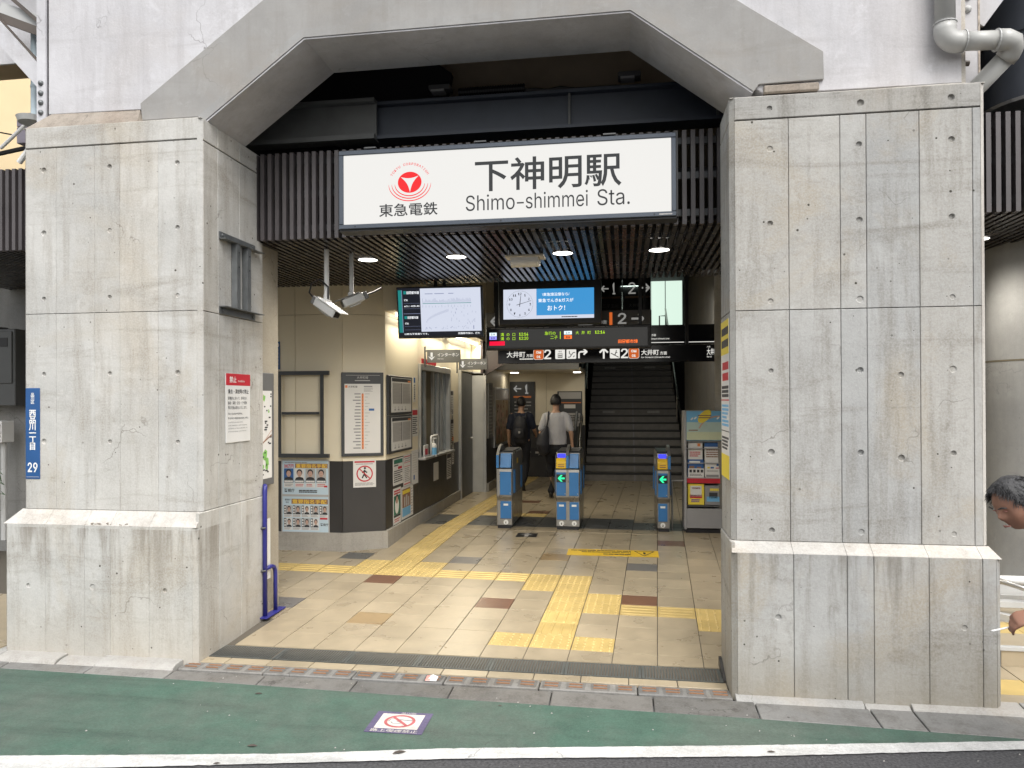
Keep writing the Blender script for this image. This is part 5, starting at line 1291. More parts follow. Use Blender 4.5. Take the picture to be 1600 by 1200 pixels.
# timetable boards on the side wall
for k, (z0, lab) in enumerate(((1.405, 'upper framed timetable on the office side wall'), (.985, 'lower framed timetable on the office side wall'))):
    zz = z0-.0 if k == 0 else .99
    t = board('timetable_board', lab, 'timetable', (KX+.002, 8.16, 1.47 if k == 0 else 1.02), *RIGHTW, .95, .465 if k == 0 else .445, .03, 'darkframe', 'framed timetables on the office side wall', 'frame', .004)
    hh = .465 if k == 0 else .445
    px(t, 'timetable_sheet', 'paper', .09, .03, .90, hh-.025, .031); px(t, 'heading_band', 'darkframe', .12, hh-.07, .88, hh-.03, .0315)
    px(t, 'orange_tag', 'orangep', .76, hh-.072, .87, hh-.05, .032); px(t, 'weekday_table', 'greyp', .14, .13, .50, hh-.085, .0315); px(t, 'holiday_table', 'greyp', .53, .13, .87, hh-.085, .0315)
    MT_TT = 'tt_ink'; ink(t, 'times', [(.15+.34*q.random(), .14+(hh-.24)*q.random(), 0, 0) for _ in range(0)]+lines(.15, .14, .49, hh-.09, 14, .006, 11+k)+lines(.54, .14, .86, hh-.09, 14, .006, 31+k), MT_TT, .0322)
    bars(t, 'pictures', [((.2+.14*i, .06), (.26+.14*i, .06)) for i in range(4)]+[((.23+.14*i, .05), (.23+.14*i, .10)) for i in range(4)], .006, 'inkgrey', .0325)
    px(t, 'table_mark', 'ink', .485, .13, .505, hh-.085, .0326)
# papers on the side wall
def side_paper(nm, lab, cat, y, z, wd, ht, mt='paper', grp=None):
    return board(nm, lab, cat, (KX+.0015, y, z), *RIGHTW, wd, ht, .003, mt, grp, 'sheet', 0)
t = side_paper('poster', 'white poster with dark green heading and red label under the timetables', 'poster', 8.40, .625, .40, .32)
px(t, 'green_heading', 'greenp', .03, .255, .37, .305, .0036); px(t, 'red_label', 'red', .19, .185, .35, .215, .0036); ink(t, 'print', lines(.03, .03, .37, .18, 6, .012, 5)+lines(.04, .22, .2, .25, 1, .014, 6), 'ink', .0036)
t = side_paper('poster', 'white text poster with thin red bands beside the green headed poster', 'poster', 8.82, .56, .30, .40)
ink(t, 'red_bands', [(.02, .37, .28, .382), (.02, .30, .28, .306), (.02, .25, .28, .256), (.02, .03, .28, .042)], 'red', .0036); ink(t, 'print', lines(.04, .06, .27, .24, 8, .008, 9)+lines(.04, .31, .27, .365, 2, .010, 3), 'inkgrey', .0036)
t = side_paper('poster', 'plain cream notice with small blue mark left of the ticket counter', 'poster', 9.17, .55, .30, .44)
ink(t, 'print', lines(.04, .14, .26, .42, 9, .005, 2), 'greyp', .0036); ink(t, 'blue_mark', [(.08, .06, .14, .12)], 'bluep', .0036)
t = side_paper('poster', 'narrow green poster with a white figure low on the office wall', 'poster', 8.40, .16, .30, .43)
px(t, 'green_field', 'greenp', .02, .11, .28, .34, .0036); px(t, 'black_band', 'ink', .02, .085, .28, .108, .0036); MB().disc((.14, .22, .0040), (0,0,1), .08, 18, .10).build('pale_figure', 'whitep', t, local=True); MB().disc((.14, .30, .0044), (0,0,1), .055, 18).build('dark_hair', 'ink', t, local=True); MB().disc((.14, .285, .0048), (0,0,1), .038, 18, .045).build('figure_face', 'skinp', t, local=True); ink(t, 'print', lines(.03, .35, .27, .41, 2, .018, 3)+lines(.04, .02, .26, .07, 2, .01, 8), 'red', .0036)
t = side_paper('poster', 'colour photo poster with yellow headline low on the office wall', 'poster', 8.73, .17, .50, .40)
px(t, 'photo', 'brownp', .03, .14, .38, .37, .0036); px(t, 'water', 'skyp', .03, .03, .38, .137, .0036); ink(t, 'headline', lines(.04, .30, .36, .36, 1, .045, 5, 0), 'yellow', .0042); ink(t, 'photo_people', [(.10, .15, .15, .27), (.18, .15, .24, .29), (.27, .15, .32, .26)], 'greyp', .0042); ink(t, 'print', lines(.40, .03, .48, .36, 9, .008, 3), 'inkgrey', .0036)
for lab, y, z, wd, ht, cols in (('small red headed notice between timetables and ticket window', 9.20, 1.17, .26, .36, ('red',)), ('narrow black direction strip left of the ticket window', 9.26, 1.62, .10, .33, ('bluep',)),
        ('upper grey notice right of the ticket window', 11.28, 1.42, .26, .38, ('ink',)), ('lower black and white notice right of the ticket window', 11.30, .93, .24, .42, ('ink',)), ('small dark notice beside the closed door leaf', 11.40, 1.25, .12, .25, ('inkgrey',)),
        ('framed black notice below the right edge of the counter', 11.08, .42, .28, .40, ('ink',)), ('plain cream paper below the ticket counter', 10.28, .48, .28, .26, ()), ('low colour leaflet beside the closed door leaf', 11.42, .62, .13, .45, ('orangep',))):
    t = side_paper('wall_notice', lab, 'notice', y, z, wd, ht, 'paper')
    if cols: px(t, 'heading', cols[0], .015, ht-.08, wd-.015, ht-.015, .0036); ink(t, 'print', lines(.02, .03, wd-.02, ht-.1, max(2, int(ht/.04)), .012, int(y*100)), 'inkgrey' if 'grey' in lab else 'ink', .0036)
# things on the counter
t = thing('sanitiser_bottle', 'white pump bottle with blue label on the ticket counter', 'bottle', (-2.63, 10.05, .845))
mb = MB()
P = [(-2.64, 10.05, z) for z in (.846, .85, 1.0, 1.03, 1.045, 1.07)]
MB().tube(P, [.045, .05, .05, .035, .018, .018], 16).build('body', 'white', t, smooth=False); MB().cyl((-2.64, 10.05, .88), (-2.64, 10.05, .98), .0508, 16, cap=False).build('label', 'skyp', t, smooth=True)
MB().cyl((-2.64, 10.05, 1.0705), (-2.64, 10.05, 1.10), .008, 8).box(-2.645, -2.59, 10.04, 10.06, 1.1005, 1.115).build('pump', 'white', t)
t = thing('counter_screen_frame', 'white bent tube frame standing on the ticket counter', 'frame', (-2.65, 10.3, .845))
MB().tube([(-2.66, 10.02, 1.14), (-2.66, 10.36, 1.14), (-2.66, 10.40, 1.12), (-2.66, 10.40, .85)], .014, 8).build('tube', 'white', t, smooth=True); MB().tube([(-2.66, 10.02, 1.1405), (-2.66, 10.0, 1.12), (-2.66, 10.0, .85)], .014, 8).build('tube', 'white', t, smooth=True)
t = thing('card_display', 'small red and white card stand at the left end of the counter', 'display', (-2.65, 9.72, .845))
MB().box(-2.68, -2.66, 9.66, 9.86, .846, 1.03).build('card', 'paper', t); MB().box(-2.6597, -2.657, 9.70, 9.82, .90, .98).build('red_patch', 'red', t)
# far noticeboard and framed picture on the office wall
t = board('notice_board', 'grey notice board beside the office door', 'notice board', (-2.418, 13.0, .95), *RIGHTW, .42, 1.0, .03, 'darkgrey', None, 'panel', .003)
px(t, 'dark_heading', 'black', .03, .88, .39, .97, .031); ink(t, 'print', lines(.05, .05, .38, .8, 12, .02, 3), 'greyp', .0315)
t = board('framed_poster', 'tall aluminium framed brown poster far along the office wall', 'poster', (-2.418, 13.62, .74), *RIGHTW, 1.78, 1.14, .03, 'alu', None, 'frame', .004)
px(t, 'picture', 'tile_tan', .12, .06, 1.66, .90, .031); px(t, 'heading', 'greyp', .12, .92, 1.66, 1.1, .031)
q = random.Random(8)
mb = MB()
for k in range(26):
    xx, yy = q.uniform(.2, 1.5), q.uniform(.1, .8); mb.disc((xx, yy, .0316+.00004*k), (0,0,1), q.uniform(.04, .12), 9, q.uniform(.03, .1))
mb.build('picture_shapes', 'skinp', t, local=True)
mb = MB()
for k in range(18):
    xx, yy = q.uniform(.2, 1.5), q.uniform(.1, .8); mb.disc((xx, yy, .0332+.00004*k), (0,0,1), q.uniform(.03, .08), 9, q.uniform(.02, .09))
mb.build('picture_shapes', 'brownp', t, local=True)
# end wall sign and map
t = board('platform_one_board', 'dark board with arrow, numeral one and orange stripe on the end wall', 'sign', (-2.40, 15.586, .95), *FRONT, .54, 1.08, .03, 'darkframe', None, 'panel', .003)
glyph(t, 'arrow', .17, .93, .16, 'sg_grey', .032, math.pi); txt(t, '1', .33, .82, .24, 'sg_grey', .032, .01, width=.07, height=.20); px(t, 'orange_stripe', 'orangep', .08, .735, .46, .775, .032); ink(t, 'print', lines(.1, .1, .46, .68, 8, .02, 3), 'greyp', .032)
t = board('information_board', 'framed information board with orange line behind the white shirted man', 'notice board', (-1.38, 15.586, 1.06), *FRONT, .52, .76, .03, 'darkframe', None, 'frame', .003)
px(t, 'heading', 'greyp', .03, .60, .50, .74, .031); px(t, 'orange_line', 'orangep', .03, .51, .50, .53, .031); px(t, 'white_patch', 'paper', .14, .40, .38, .48, .031); px(t, 'lower_sheet', 'greyp', .2, .02, .48, .30, .031); ink(t, 'print', lines(.22, .12, .46, .26, 4, .02, 4), 'ink', .032)
t = thing('floor_arrow_plate', 'small white arrow plates low on the end wall wainscot', 'sign', mat=axes((-2.05, 15.586, .42), *FRONT))
MB().box(0, .35, 0, .2, 0, .004).build('plate', 'black', t, local=True); glyph(t, 'wide', .26, .1, .14, 'greyp', .006); glyph(t, 'wide', .06, .1, .1, 'greyp', .006, math.pi/2)
# ================================================================== ticket gates
def gate(label, X0, X1, halves, fin_x, yellow, arrow, group='ticket gates'):
    """one gate cabinet; halves = list of (x0, x1, number)"""
    t = thing('ticket_gate', label, 'ticket gate', ((X0+X1)/2, 9.28, 0), group)
    YFt, YBk = 9.28, 10.25
    MB().box(X0+.012, X1-.012, YFt+.02, YBk-.02, .0, .035).build('plinth', 'black', t)
    # side silhouette: narrow foot, wide shoulder, sloped top
    pr = [(YFt+.03, .035), (YFt+.03, .36), (YFt, .41), (YFt, .765), (YFt+.10, .77), (YFt+.12, .965), (YBk-.06, .965), (YBk, .90), (YBk, .035)]
    MB().prism(pr, 'x', X0, X1).build('cabinet', 'steel', t, bevel=.006)
    MB().box(X0+.004, X1-.004, YFt+.12, YBk-.09, .966, .985).build('top_cover', 'black', t, bevel=.006)
    for s, X in ((-1, X0), (1, X1)):
        a, b2 = (X-.006, X-.0005) if s < 0 else (X+.0005, X+.006)
        MB().box(a, b2, YFt+.035, YBk-.03, .42, .94).build('side_cover', 'darkgrey', t)
        MB().box(a-(.012 if s < 0 else 0), b2+(.012 if s > 0 else 0), YFt+.10, YFt+.22, .44, .74).build('door_flap', 'gateblue', t, bevel=.004)
        MB().box(a-(.012 if s < 0 else 0), b2+(.012 if s > 0 else 0), YBk-.2, YBk-.1, .44, .74).build('door_flap', 'gateblue', t, bevel=.004)
    for (x0, x1, num, hasy, hasarr) in halves:
        w0 = x1-x0; c = (x0+x1)/2
        MB().box(x0+.012, x1-.012, YFt+.024, YFt+.0295, .125, .345).build('lower_panel', 'gateblue', t, bevel=.002)
        MB().box(x0+.01, x1-.01, YFt-.006, YFt-.0005, .43, .725).build('front_panel', 'gateblue', t, bevel=.003)
        MB().box(x0+.003, x1-.003, YFt-.004, YFt-.0006, .7255, .755).build('band', 'alu', t)
        nd = MB().cyl((c+(.0), YFt+.0295, .078), (c, YFt+.024, .078), .031, 18).build('number_disc', 'whitep', t)
        me = text_mesh(num, .045, .03, 'CENTER'); 
        for v in me.vertices: v.co = Vector((c-t.location.x+v.co.x, YFt+.0235-t.location.y, .062+v.co.y))
        me.materials.append(MT['ink']); link(bpy.data.objects.new('number', me), nd)
        seam = MB()
        for z in (.118, .352): seam.box(x0+.006, x1-.006, YFt+.0285, YFt+.0298, z, z+.004)
        for z in (.424, .729): seam.box(x0+.004, x1-.004, YFt-.0016, YFt-.0004, z, z+.003)
        stuff(seam.build('panel_seams', 'black', t))
        MB().box(c-.03, c+.03, YFt+.0232, YFt+.0239, .29, .315).build('sticker', 'whitep', t)
        MB().cyl((x1-.022, YFt-.0068, .455), (x1-.022, YFt-.006, .455), .006, 10).build('key_lock', 'alu', t)
        if hasy:
            MB().prism([(YFt-.012, .772), (YFt-.012, .855), (YFt+.04, .905), (YFt+.095, .905), (YFt+.095, .772)], 'x', x0+.006, x1-.006).build('card_reader', 'gateyellow', t, bevel=.006)
            MB().box(x0+.03, x1-.03, YFt-.0135, YFt-.0122, .795, .806).box(x0+.03, x1-.03, YFt-.0135, YFt-.0122, .82, .828).build('reader_print', 'brownp', t)
            MB().box(x0+.02, x1-.02, YFt+.04, YFt+.095, .9055, .955).build('reader_light', 'led_blue', t, bevel=.004)
        else:
            MB().prism([(YFt-.004, .775), (YFt+.05, .955), (YFt+.09, .955), (YFt+.09, .775)], 'x', x0+.012, x1-.012).build('ticket_slot_panel', 'gateblue', t, bevel=.004)
        if hasarr:
            sg2 = MB().box(x0+.012, x1-.012, YFt-.009, YFt-.0062, .60, .70).build('arrow_panel', 'black', t)
            mb = MB(); L = w0-.05; y = YFt-.0098; z = .65; xm = c
            mb.add([(xm+L/2, y, z+.011), (xm+L/2, y, z-.011), (xm-.02, y, z-.011), (xm-.02, y, z+.011)], [(0,1,2,3)])
            mb.add([(xm-L/2, y, z), (xm-.004, y, z+.042), (xm+.020, y, z+.042), (xm-L/2+.030, y, z), (xm+.020, y, z-.042), (xm-.004, y, z-.042)], [(0,1,2,3), (0,3,4,5)])
            mb.build('green_arrow', 'led_green', sg2)
    sv = MB()
    for s, X in ((-1, X0), (1, X1)):
        a, b2 = (X-.0068, X-.0062) if s < 0 else (X+.0062, X+.0068)
        for y in (YFt+.30, YFt+.62): sv.box(a, b2, y, y+.004, .43, .93)
    stuff(sv.build('side_seams', 'black', t))
    for s, X in ((-1, X0), (1, X1)):
        MB().box(X-.0075 if s < 0 else X+.0062, X-.0062 if s < 0 else X+.0075, YFt+.40, YFt+.52, .80, .87).build('side_sticker', 'gateyellow' if s > 0 else 'whitep', t)
    # curved divider fin with blue edge
    fz = [(YFt-.01, .775), (YFt-.01, .935), (YFt+.06, .99), (YFt+.16, 1.035), (YFt+.30, 1.055), (YFt+.42, 1.04), (YFt+.52, .986), (YFt+.52, .966), (YFt+.05, .93), (YFt+.03, .775)]
    fn = MB().prism(fz, 'x', fin_x-.016, fin_x+.016).build('divider_fin', 'darkgrey', t, bevel=.003)
    MB().prism([(YFt-.0145, .775), (YFt-.0145, .937), (YFt-.0105, .935), (YFt-.0105, .775)], 'x', fin_x-.017, fin_x+.017).build('fin_edge', 'gateblue', fn)
    ed = [(YFt-.0145, .9375), (YFt+.058, .995), (YFt+.158, 1.041), (YFt+.30, 1.061), (YFt+.30, 1.0555), (YFt+.16, 1.0355), (YFt+.06, .9905), (YFt-.0105, .9355)]
    MB().prism(ed, 'x', fin_x-.017, fin_x+.017).build('fin_cap', 'alu', fn)
    return t
gate('left ticket gate, single blue front marked one without an arrow', -1.61, -1.41, [(-1.575, -1.41, '1', False, False)], -1.592, False, False)
gate('double ticket gate marked one and two with green arrow on its left half', -.85, -.55, [(-.85, -.71, '1', True, True), (-.69, -.55, '2', False, False)], -.70, True, True)
gate('right ticket gate marked two with green arrow beside the leaflet rack', .41, .565, [(.41, .545, '2', True, True)], .556, True, True)
t = thing('low_barrier', 'thin black and steel barrier rail between the right gate and the rack', 'barrier', (.64, 9.6, 0))
MB().tube([(.60, 9.45, 0), (.60, 9.45, .62), (.74, 9.45, .62)], .012, 8).build('rail', 'alu', t); MB().tube([(.62, 9.7, 0), (.60, 9.46, .5)], .008, 6).build('brace', 'black', t)

# ================================================================== leaflet rack
RX0, RX1, RYF, RYB = .735, 1.215, 9.25, 9.62
t = thing('leaflet_rack', 'silver grey leaflet rack with landscape header beside the right pillar', 'leaflet rack', ((RX0+RX1)/2, 9.4, 0))
MB().box(RX0, RX0+.03, RYF, RYB, .045, 1.50).build('side_panel', 'rackgrey', t, bevel=.004); MB().box(RX1-.03, RX1, RYF, RYB, .045, 1.50).build('side_panel', 'rackgrey', t, bevel=.004)
MB().box(RX0+.0305, RX1-.0305, RYB-.02, RYB, .05, 1.50).build('back_panel', 'rackgrey', t); MB().box(RX0+.0305, RX1-.0305, RYF+.005, RYB-.021, .06, .30).build('base_drawer', 'rackgrey', t, bevel=.003); MB().box(RX0+.02, RX1-.02, RYF+.03, RYB-.03, .0, .0445).build('plinth', 'black', t)
for z in (.335, .68, .86, 1.04, 1.125): MB().box(RX0+.0305, RX1-.0305, RYF+.03, RYB-.021, z-.012, z).build('shelf', 'darkgrey' if z < .4 else 'rackgrey', t)
MB().box(RX0+.0305, RX1-.0305, RYF+.025, RYF+.0295, .61, .668).build('red_strip', 'red', t)
h = MB().box(RX0+.0305, RX1-.0305, RYF+.002, RYF+.02, 1.135, 1.495).build('header_panel', 'skyp', t)
MB().box(RX0+.032, RX1-.032, RYF-.0005, RYF+.0016, 1.14, 1.24).build('header_meadow', pm('pale meadow print', (.55, .60, .42), .5), h)
MB().box(RX0+.032, RX1-.032, RYF-.0004, RYF+.0017, 1.2405, 1.36).build('header_haze', pm('pale sky print', (.42, .55, .52), .5), h)
mb = MB(); mb.disc((.98, RYF-.001, 1.43), (0,-1,0), .10, 18, .055); mb.build('speech_bubble', 'yellow', h)
mb = MB()
for a in range(12):
    a0, a1 = R(12*a+15), R(12*a+27); 
    P = [(1.15+.26*math.cos(q4)*r, RYF-.0009, 1.20+.24*math.sin(q4)*r) for q4, r in ((a0, 1), (a1, 1), (a1, .93), (a0, .93))]
    if all(RX0+.04 < p[0] < RX1-.04 for p in P): mb.add(P, [(0,1,2,3)])
mb.build('rainbow', 'skinp', h)
MB().box(.90, 1.06, RYF-.0014, RYF-.0011, 1.435, 1.447).box(.91, 1.05, RYF-.0014, RYF-.0011, 1.408, 1.420).build('bubble_print', 'brownp', h)
for cxx in (.83, .87, 1.14): MB().disc((cxx, RYF-.001, 1.40 if cxx < .85 else 1.41), (0,-1,0), .022, 10, .01).build('cloud_print', 'whitep', h)
MB().box(.79, .90, RYF-.0014, RYF-.0011, 1.255, 1.267).build('header_print', 'brownp', h)
def leaflet(lab, x, z, wd, ht, col, deco, lean=.05, yf=RYF+.05):
    b2 = thing('leaflet', lab, 'leaflet', mat=axes((x, yf, z), (1, 0, 0), (0, lean, 1)), group='leaflets in the rack')
    MB().box(0, wd, 0, ht, -.012, 0).build('booklet', col, b2, local=True)
    for nm, mt, r in deco: ink(b2, nm, r, mt, .001)
leaflet('white leaflet with orange spot, upper left of the rack', .785, .88, .175, .225, 'paper', [('orange_spot', 'orangep', [(.115, .18, .15, .215)]), ('print', 'red', lines(.02, .05, .15, .12, 3, .012, 3))])
leaflet('white leaflet with blue heading, upper right of the rack', .985, .87, .18, .235, 'paper', [('heading', 'bluep', [(0, .185, .18, .235)]), ('print', 'brownp', lines(.02, .05, .16, .16, 4, .015, 5))])
leaflet('blue leaflet with two pictures, middle left of the rack', .78, .70, .19, .20, 'bluep', [('pictures', 'brownp', [(.02, .05, .08, .12), (.11, .05, .16, .11)]), ('caption', 'whitep', [(.02, .16, .15, .18)])], .05, RYF+.04)
leaflet('leaflet with coloured map squares, middle right of the rack', .985, .70, .19, .20, 'paper', [('blue_squares', 'bluep', [(.02, .03, .06, .07), (.07, .08, .11, .11), (.14, .12, .17, .15)]), ('red_squares', 'red', [(.08, .03, .12, .07), (.13, .06, .17, .10)]), ('yellow_square', 'yellow', [(.03, .08, .06, .11)])], .05, RYF+.04)
leaflet('white leaflet with a row of dark icons, lower left of the rack', .785, .675, .19, .115, 'paper', [('icons', 'ink', [(.015+.045*i, .065, .045+.045*i, .10) for i in range(4)]), ('print', 'inkgrey', lines(.02, .02, .17, .05, 2, .009, 7))], .05, RYF+.031)
leaflet('pale landscape leaflet, lower right of the rack', .99, .675, .18, .115, 'paper', [('hill', 'inkgrey', [(.01, .01, .16, .04)]), ('print', 'inkgrey', lines(.02, .075, .15, .095, 1, .01, 8))], .05, RYF+.031)
leaflet('yellow magazine with red and white cover at the bottom of the rack', .78, .345, .195, .255, 'yellow', [('cover_picture', 'paper', [(.03, .10, .165, .23)]), ('red_band', 'red', [(.025, .08, .17, .12), (.05, .19, .15, .21)]), ('cover_print', 'purp', lines(.04, .03, .16, .07, 2, .015, 9))], .05, RYF+.035)
leaflet('grey blue magazine with yellow title at the bottom of the rack', .985, .345, .195, .235, 'inkgrey', [('title', 'yellow', lines(.06, .17, .19, .20, 1, .03, 2, 0)), ('blue_picture', 'skyp', [(.02, .04, .18, .10)]), ('dark_picture', 'ink', [(.05, .08, .15, .15)])], .05, RYF+.035)

# ================================================================== left pillar: signs, bracket, barrier, map
t = board('address_plate', 'tall blue enamel address plate with white characters on the left pillar', 'sign', (-4.328, 4.799, 1.078), *FRONT, .118, .664, .004, 'navyplate', None, 'plate', .002)
txt(t, '品\n川\n区', .059, .628, .031, 'whitep', .005, .015, 'CENTER', line=.85)
txt(t, '西\n品\n川\n一\n丁\n目', .059, .505, .060, 'whitep', .005, .022, 'CENTER', line=.80)
txt(t, '29', .059, .05, .10, 'whitep', .005, .016, 'CENTER', width=.080, height=.07); ink(t, 'rim_line', [(.008, .014, .11, .017)], 'greyp', .005)
t = board('prohibition_notice', 'white notice board with red heading on the inner side of the left pillar', 'sign', (-2.9385, 5.112, 1.325), *RIGHTW, .362, .525, .006, 'white', None, 'board', .003)
px(t, 'red_heading', 'red', .001, .435, .361, .5245, .0066)
txt(t, '禁止', .05, .46, .05, 'whitep', .0075, .015, width=.10); txt(t, 'Prohibition', .175, .462, .028, 'whitep', .0075, .004)
txt(t, '集会・演説等の禁止', .03, .375, .038, 'ink', .0068, .012, width=.305)
for k, s in enumerate(('駅構内において、許可なく', '集会・演説・宣伝・ビラ配布', '等の行為は禁止いたします。')): txt(t, s, .03, .328-.036*k, .026, 'ink', .0068, .006, width=.28)
for k, s in enumerate(('No Assemblies,', 'Public Addresses, etc.')): txt(t, s, .03, .213-.034*k, .030, 'ink', .0068, .003, width=(.21, .30)[k])
for k, s in enumerate(('Unauthorized assemblies,', 'public addresses, sales of goods,', 'distribution of flyers, placards, etc.', 'except for railway use prohibited.')): txt(t, s, .03, .150-.023*k, .018, 'inkgrey', .0068, .002, width=(.22, .28, .29, .27)[k])
t = thing('steel_bracket', 'empty galvanised angle bracket frame on the inner side of the left pillar', 'bracket', (-2.94, 5.3, 2.6))
X = -2.9385
for z, up in ((2.865, -1), (2.315, 1)):
    b2 = MB().box(X, X+.006, 5.03, 5.56, z-.028, z+.028).box(X+.0061, X+.055, 5.03, 5.62, z+.028*up-.006*(up > 0), z+.028*up+.006*(up < 0)).build('angle', 'greysteel', t)
    for yy in (5.075, 5.52): MB().cyl((X+.0061, yy, z-.004*up), (X+.016, yy, z-.004*up), .013, 8).build('bolt', 'greysteel', b2)
for yy in (5.20, 5.36):
    b2 = MB().box(X+.004, X+.05, yy, yy+.006, 2.345, 2.835).box(X+.044, X+.05, yy+.0061, yy+.05, 2.345, 2.835).build('channel', 'greysteel', t)
    for z in (2.77, 2.66): MB().cyl((X+.0501, yy+.028, z), (X+.053, yy+.028, z), .006, 8).build('hole', 'black', b2)
# concrete column with area map
t = thing('concrete_column', 'beige concrete column behind the left pillar carrying the area map', 'pillar', (-3.2, 5.9, 0))
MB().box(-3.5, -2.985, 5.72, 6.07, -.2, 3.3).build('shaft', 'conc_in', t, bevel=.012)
t = board('area_map', 'dark framed local map with green patches on the beige column', 'map board', (-2.983, 5.60, .935), *RIGHTW, .30, .94, .04, 'darkgrey', None, 'frame', .006)
px(t, 'map_sheet', 'paper', .02, .06, .255, .79, .041)
q = random.Random(11); rc = [(.03+.2*q.random(), .08+.68*q.random()) for _ in range(26)]
ink(t, 'place_names', [(a, b2, min(a+q.uniform(.02, .05), .25), b2+.012) for a, b2 in rc], 'ink', .042)
mb = MB()
for cx_, cy_, r in ((.13, .25, .05), (.17, .20, .04), (.12, .73, .03), (.16, .16, .03), (.20, .62, .015), (.10, .16, .02)):
    mb.add([(cx_+r*q.uniform(.6, 1.1)*math.cos(a*.7), cy_+r*q.uniform(.6, 1.2)*math.sin(a*.7), .0416) for a in range(9)], [tuple(range(9))])
stuff(mb.build('green_patches', 'lgreenp', t, local=True)); bars(t, 'road', [((.02, .30), (.25, .46)), ((.06, .08), (.10, .76))], .004, 'skinp', .0418); bars(t, 'railway', [((.02, .33), (.25, .42))], .006, 'brownp', .0422)
t = board('strip_sign', 'narrow navy strip sign at the left end of the cream office wall', 'sign', (-3.95, KY-.002, 2.0), *FRONT, .07, .32, .01, 'navyplate', None, 'plate', .001)
ink(t, 'print', [(.02, .05+.04*i, .052, .078+.04*i) for i in range(5)], 'greyp', .011); MB().ring((.036, .28), .018, .026, .011, .0118, n=20).build('info_mark', 'whitep', t, local=True)
# blue tube barrier
t = thing('blue_barrier', 'dark blue tube barrier with looped foot beside the left pillar', 'barrier', (-2.9, 5.75, -.15))
zb = floorz(5.75)
MB().box(-2.938, -2.87, 5.62, 5.96, floorz(5.96)+.002, floorz(5.96)+.014).build('base_plate', 'bluepost', t, bevel=.003)
MB().tube([(-2.915, 5.675, zb+.0222), (-2.915, 5.675, .90), (-2.917, 5.685, .93), (-2.925, 5.70, .945)], .019, 12).build('post', 'bluepost', t, smooth=True)
MB().tube([(-2.915, 5.694, .26), (-2.915, 5.79, .26), (-2.915, 5.83, .247), (-2.915, 5.852, .215), (-2.915, 5.857, .17), (-2.915, 5.857, zb+.0222)], .017, 12).build('loop', 'bluepost', t, smooth=True)
MB().box(-2.936, -2.930, 5.72, 5.80, .16, .66).build('white_board', 'white', t)
for z in (.25, .6): MB().cyl((-2.939, 5.64, z), (-2.90, 5.66, z), .010, 8).build('clamp', 'black', t)

# right pillar: long poster on its inner side, drain corner plate, pipe
t = board('long_poster', 'tall yellow and white poster on the inner side of the right pillar', 'poster', (.6585, 5.13, 1.13), *LEFTW, .36, 1.02, .003, 'paper', None, 'sheet', 0)
px(t, 'yellow_heading', 'yellow', 0, .80, .36, 1.02, .0036); px(t, 'yellow_footer', 'yellow', 0, 0, .36, .15, .0036)
ink(t, 'heading_print', lines(.03, .83, .34, .99, 2, .05, 3, 0), 'ink', .0042)
ink(t, 'red_print', lines(.06, .62, .34, .76, 2, .05, 5, 0)+[(0, .50, .36, .508)], 'red', .0036); ink(t, 'black_print', lines(.03, .52, .34, .60, 3, .02, 6, 0)+lines(.03, .18, .34, .27, 4, .014, 8)+[(0, .30, .36, .306)], 'ink', .0036); ink(t, 'blue_print', lines(.03, .33, .34, .48, 6, .016, 12), 'skyp', .0036)
t = thing('corner_plate', 'black metal corner plate at the foot of the right pillar', 'plate', (.645, 5.1, -.15))
MB().prism([(4.90, -.178), (5.16, -.17), (5.16, -.105), (5.12, -.105)], 'x', .63, .6485).build('plate', 'black', t)
DP = thing('drain_pipe', 'grey plastic drainpipe bending round the top of the right pillar', 'pipe', (2.0, 4.85, 3.8))
r = .057
MB().tube([(1.957, 4.84, 5.4), (1.957, 4.84, 3.90)], r, 20).build('pipe', 'pvc', DP, smooth=True)
P = []
for i in range(9):
    a = R(180+90*i/8); P.append((2.027+.07*math.cos(a), 4.84, 3.885+.07*math.sin(a)))
MB().tube([(1.957, 4.84, 3.93)]+P+[(2.06, 4.84, 3.815)], r+.006, 20).build('elbow', 'pvc', DP, smooth=True)
MB().tube([(2.055, 4.84, 3.815), (2.26, 4.84, 3.808)], r-.002, 20).build('pipe', 'pvc', DP, smooth=True)
MB().tube([(2.24, 4.84, 3.808), (2.30, 4.84, 3.806), (2.335, 4.85, 3.795), (2.35, 4.875, 3.77), (2.345, 4.90, 3.745), (2.33, 4.92, 3.725)], r+.006, 20).build('elbow', 'pvc', DP, smooth=True)
MB().tube([(2.345, 4.905, 3.745), (2.06, 5.20, 3.42)], r-.002, 20).build('pipe', 'pvc', DP, smooth=True)
for p, d in (((1.957, 4.84, 3.93), (0,0,1)), ((2.062, 4.84, 3.815), (1,0,0)), ((2.245, 4.84, 3.808), (1,0,0))):
    p = Vector(p); d = Vector(d); MB().cyl(p-d*.003, p+d*.003, r+.010, 20).build('collar', 'greyplastic', DP)
MB().cyl((2.02, 5.0, 3.76), (2.16, 5.0, 3.745), .018, 8).cyl((2.06, 5.02, 3.75), (2.10, 5.02, 3.63), .012, 8).build('hose_tap', 'rustbrown', DP)

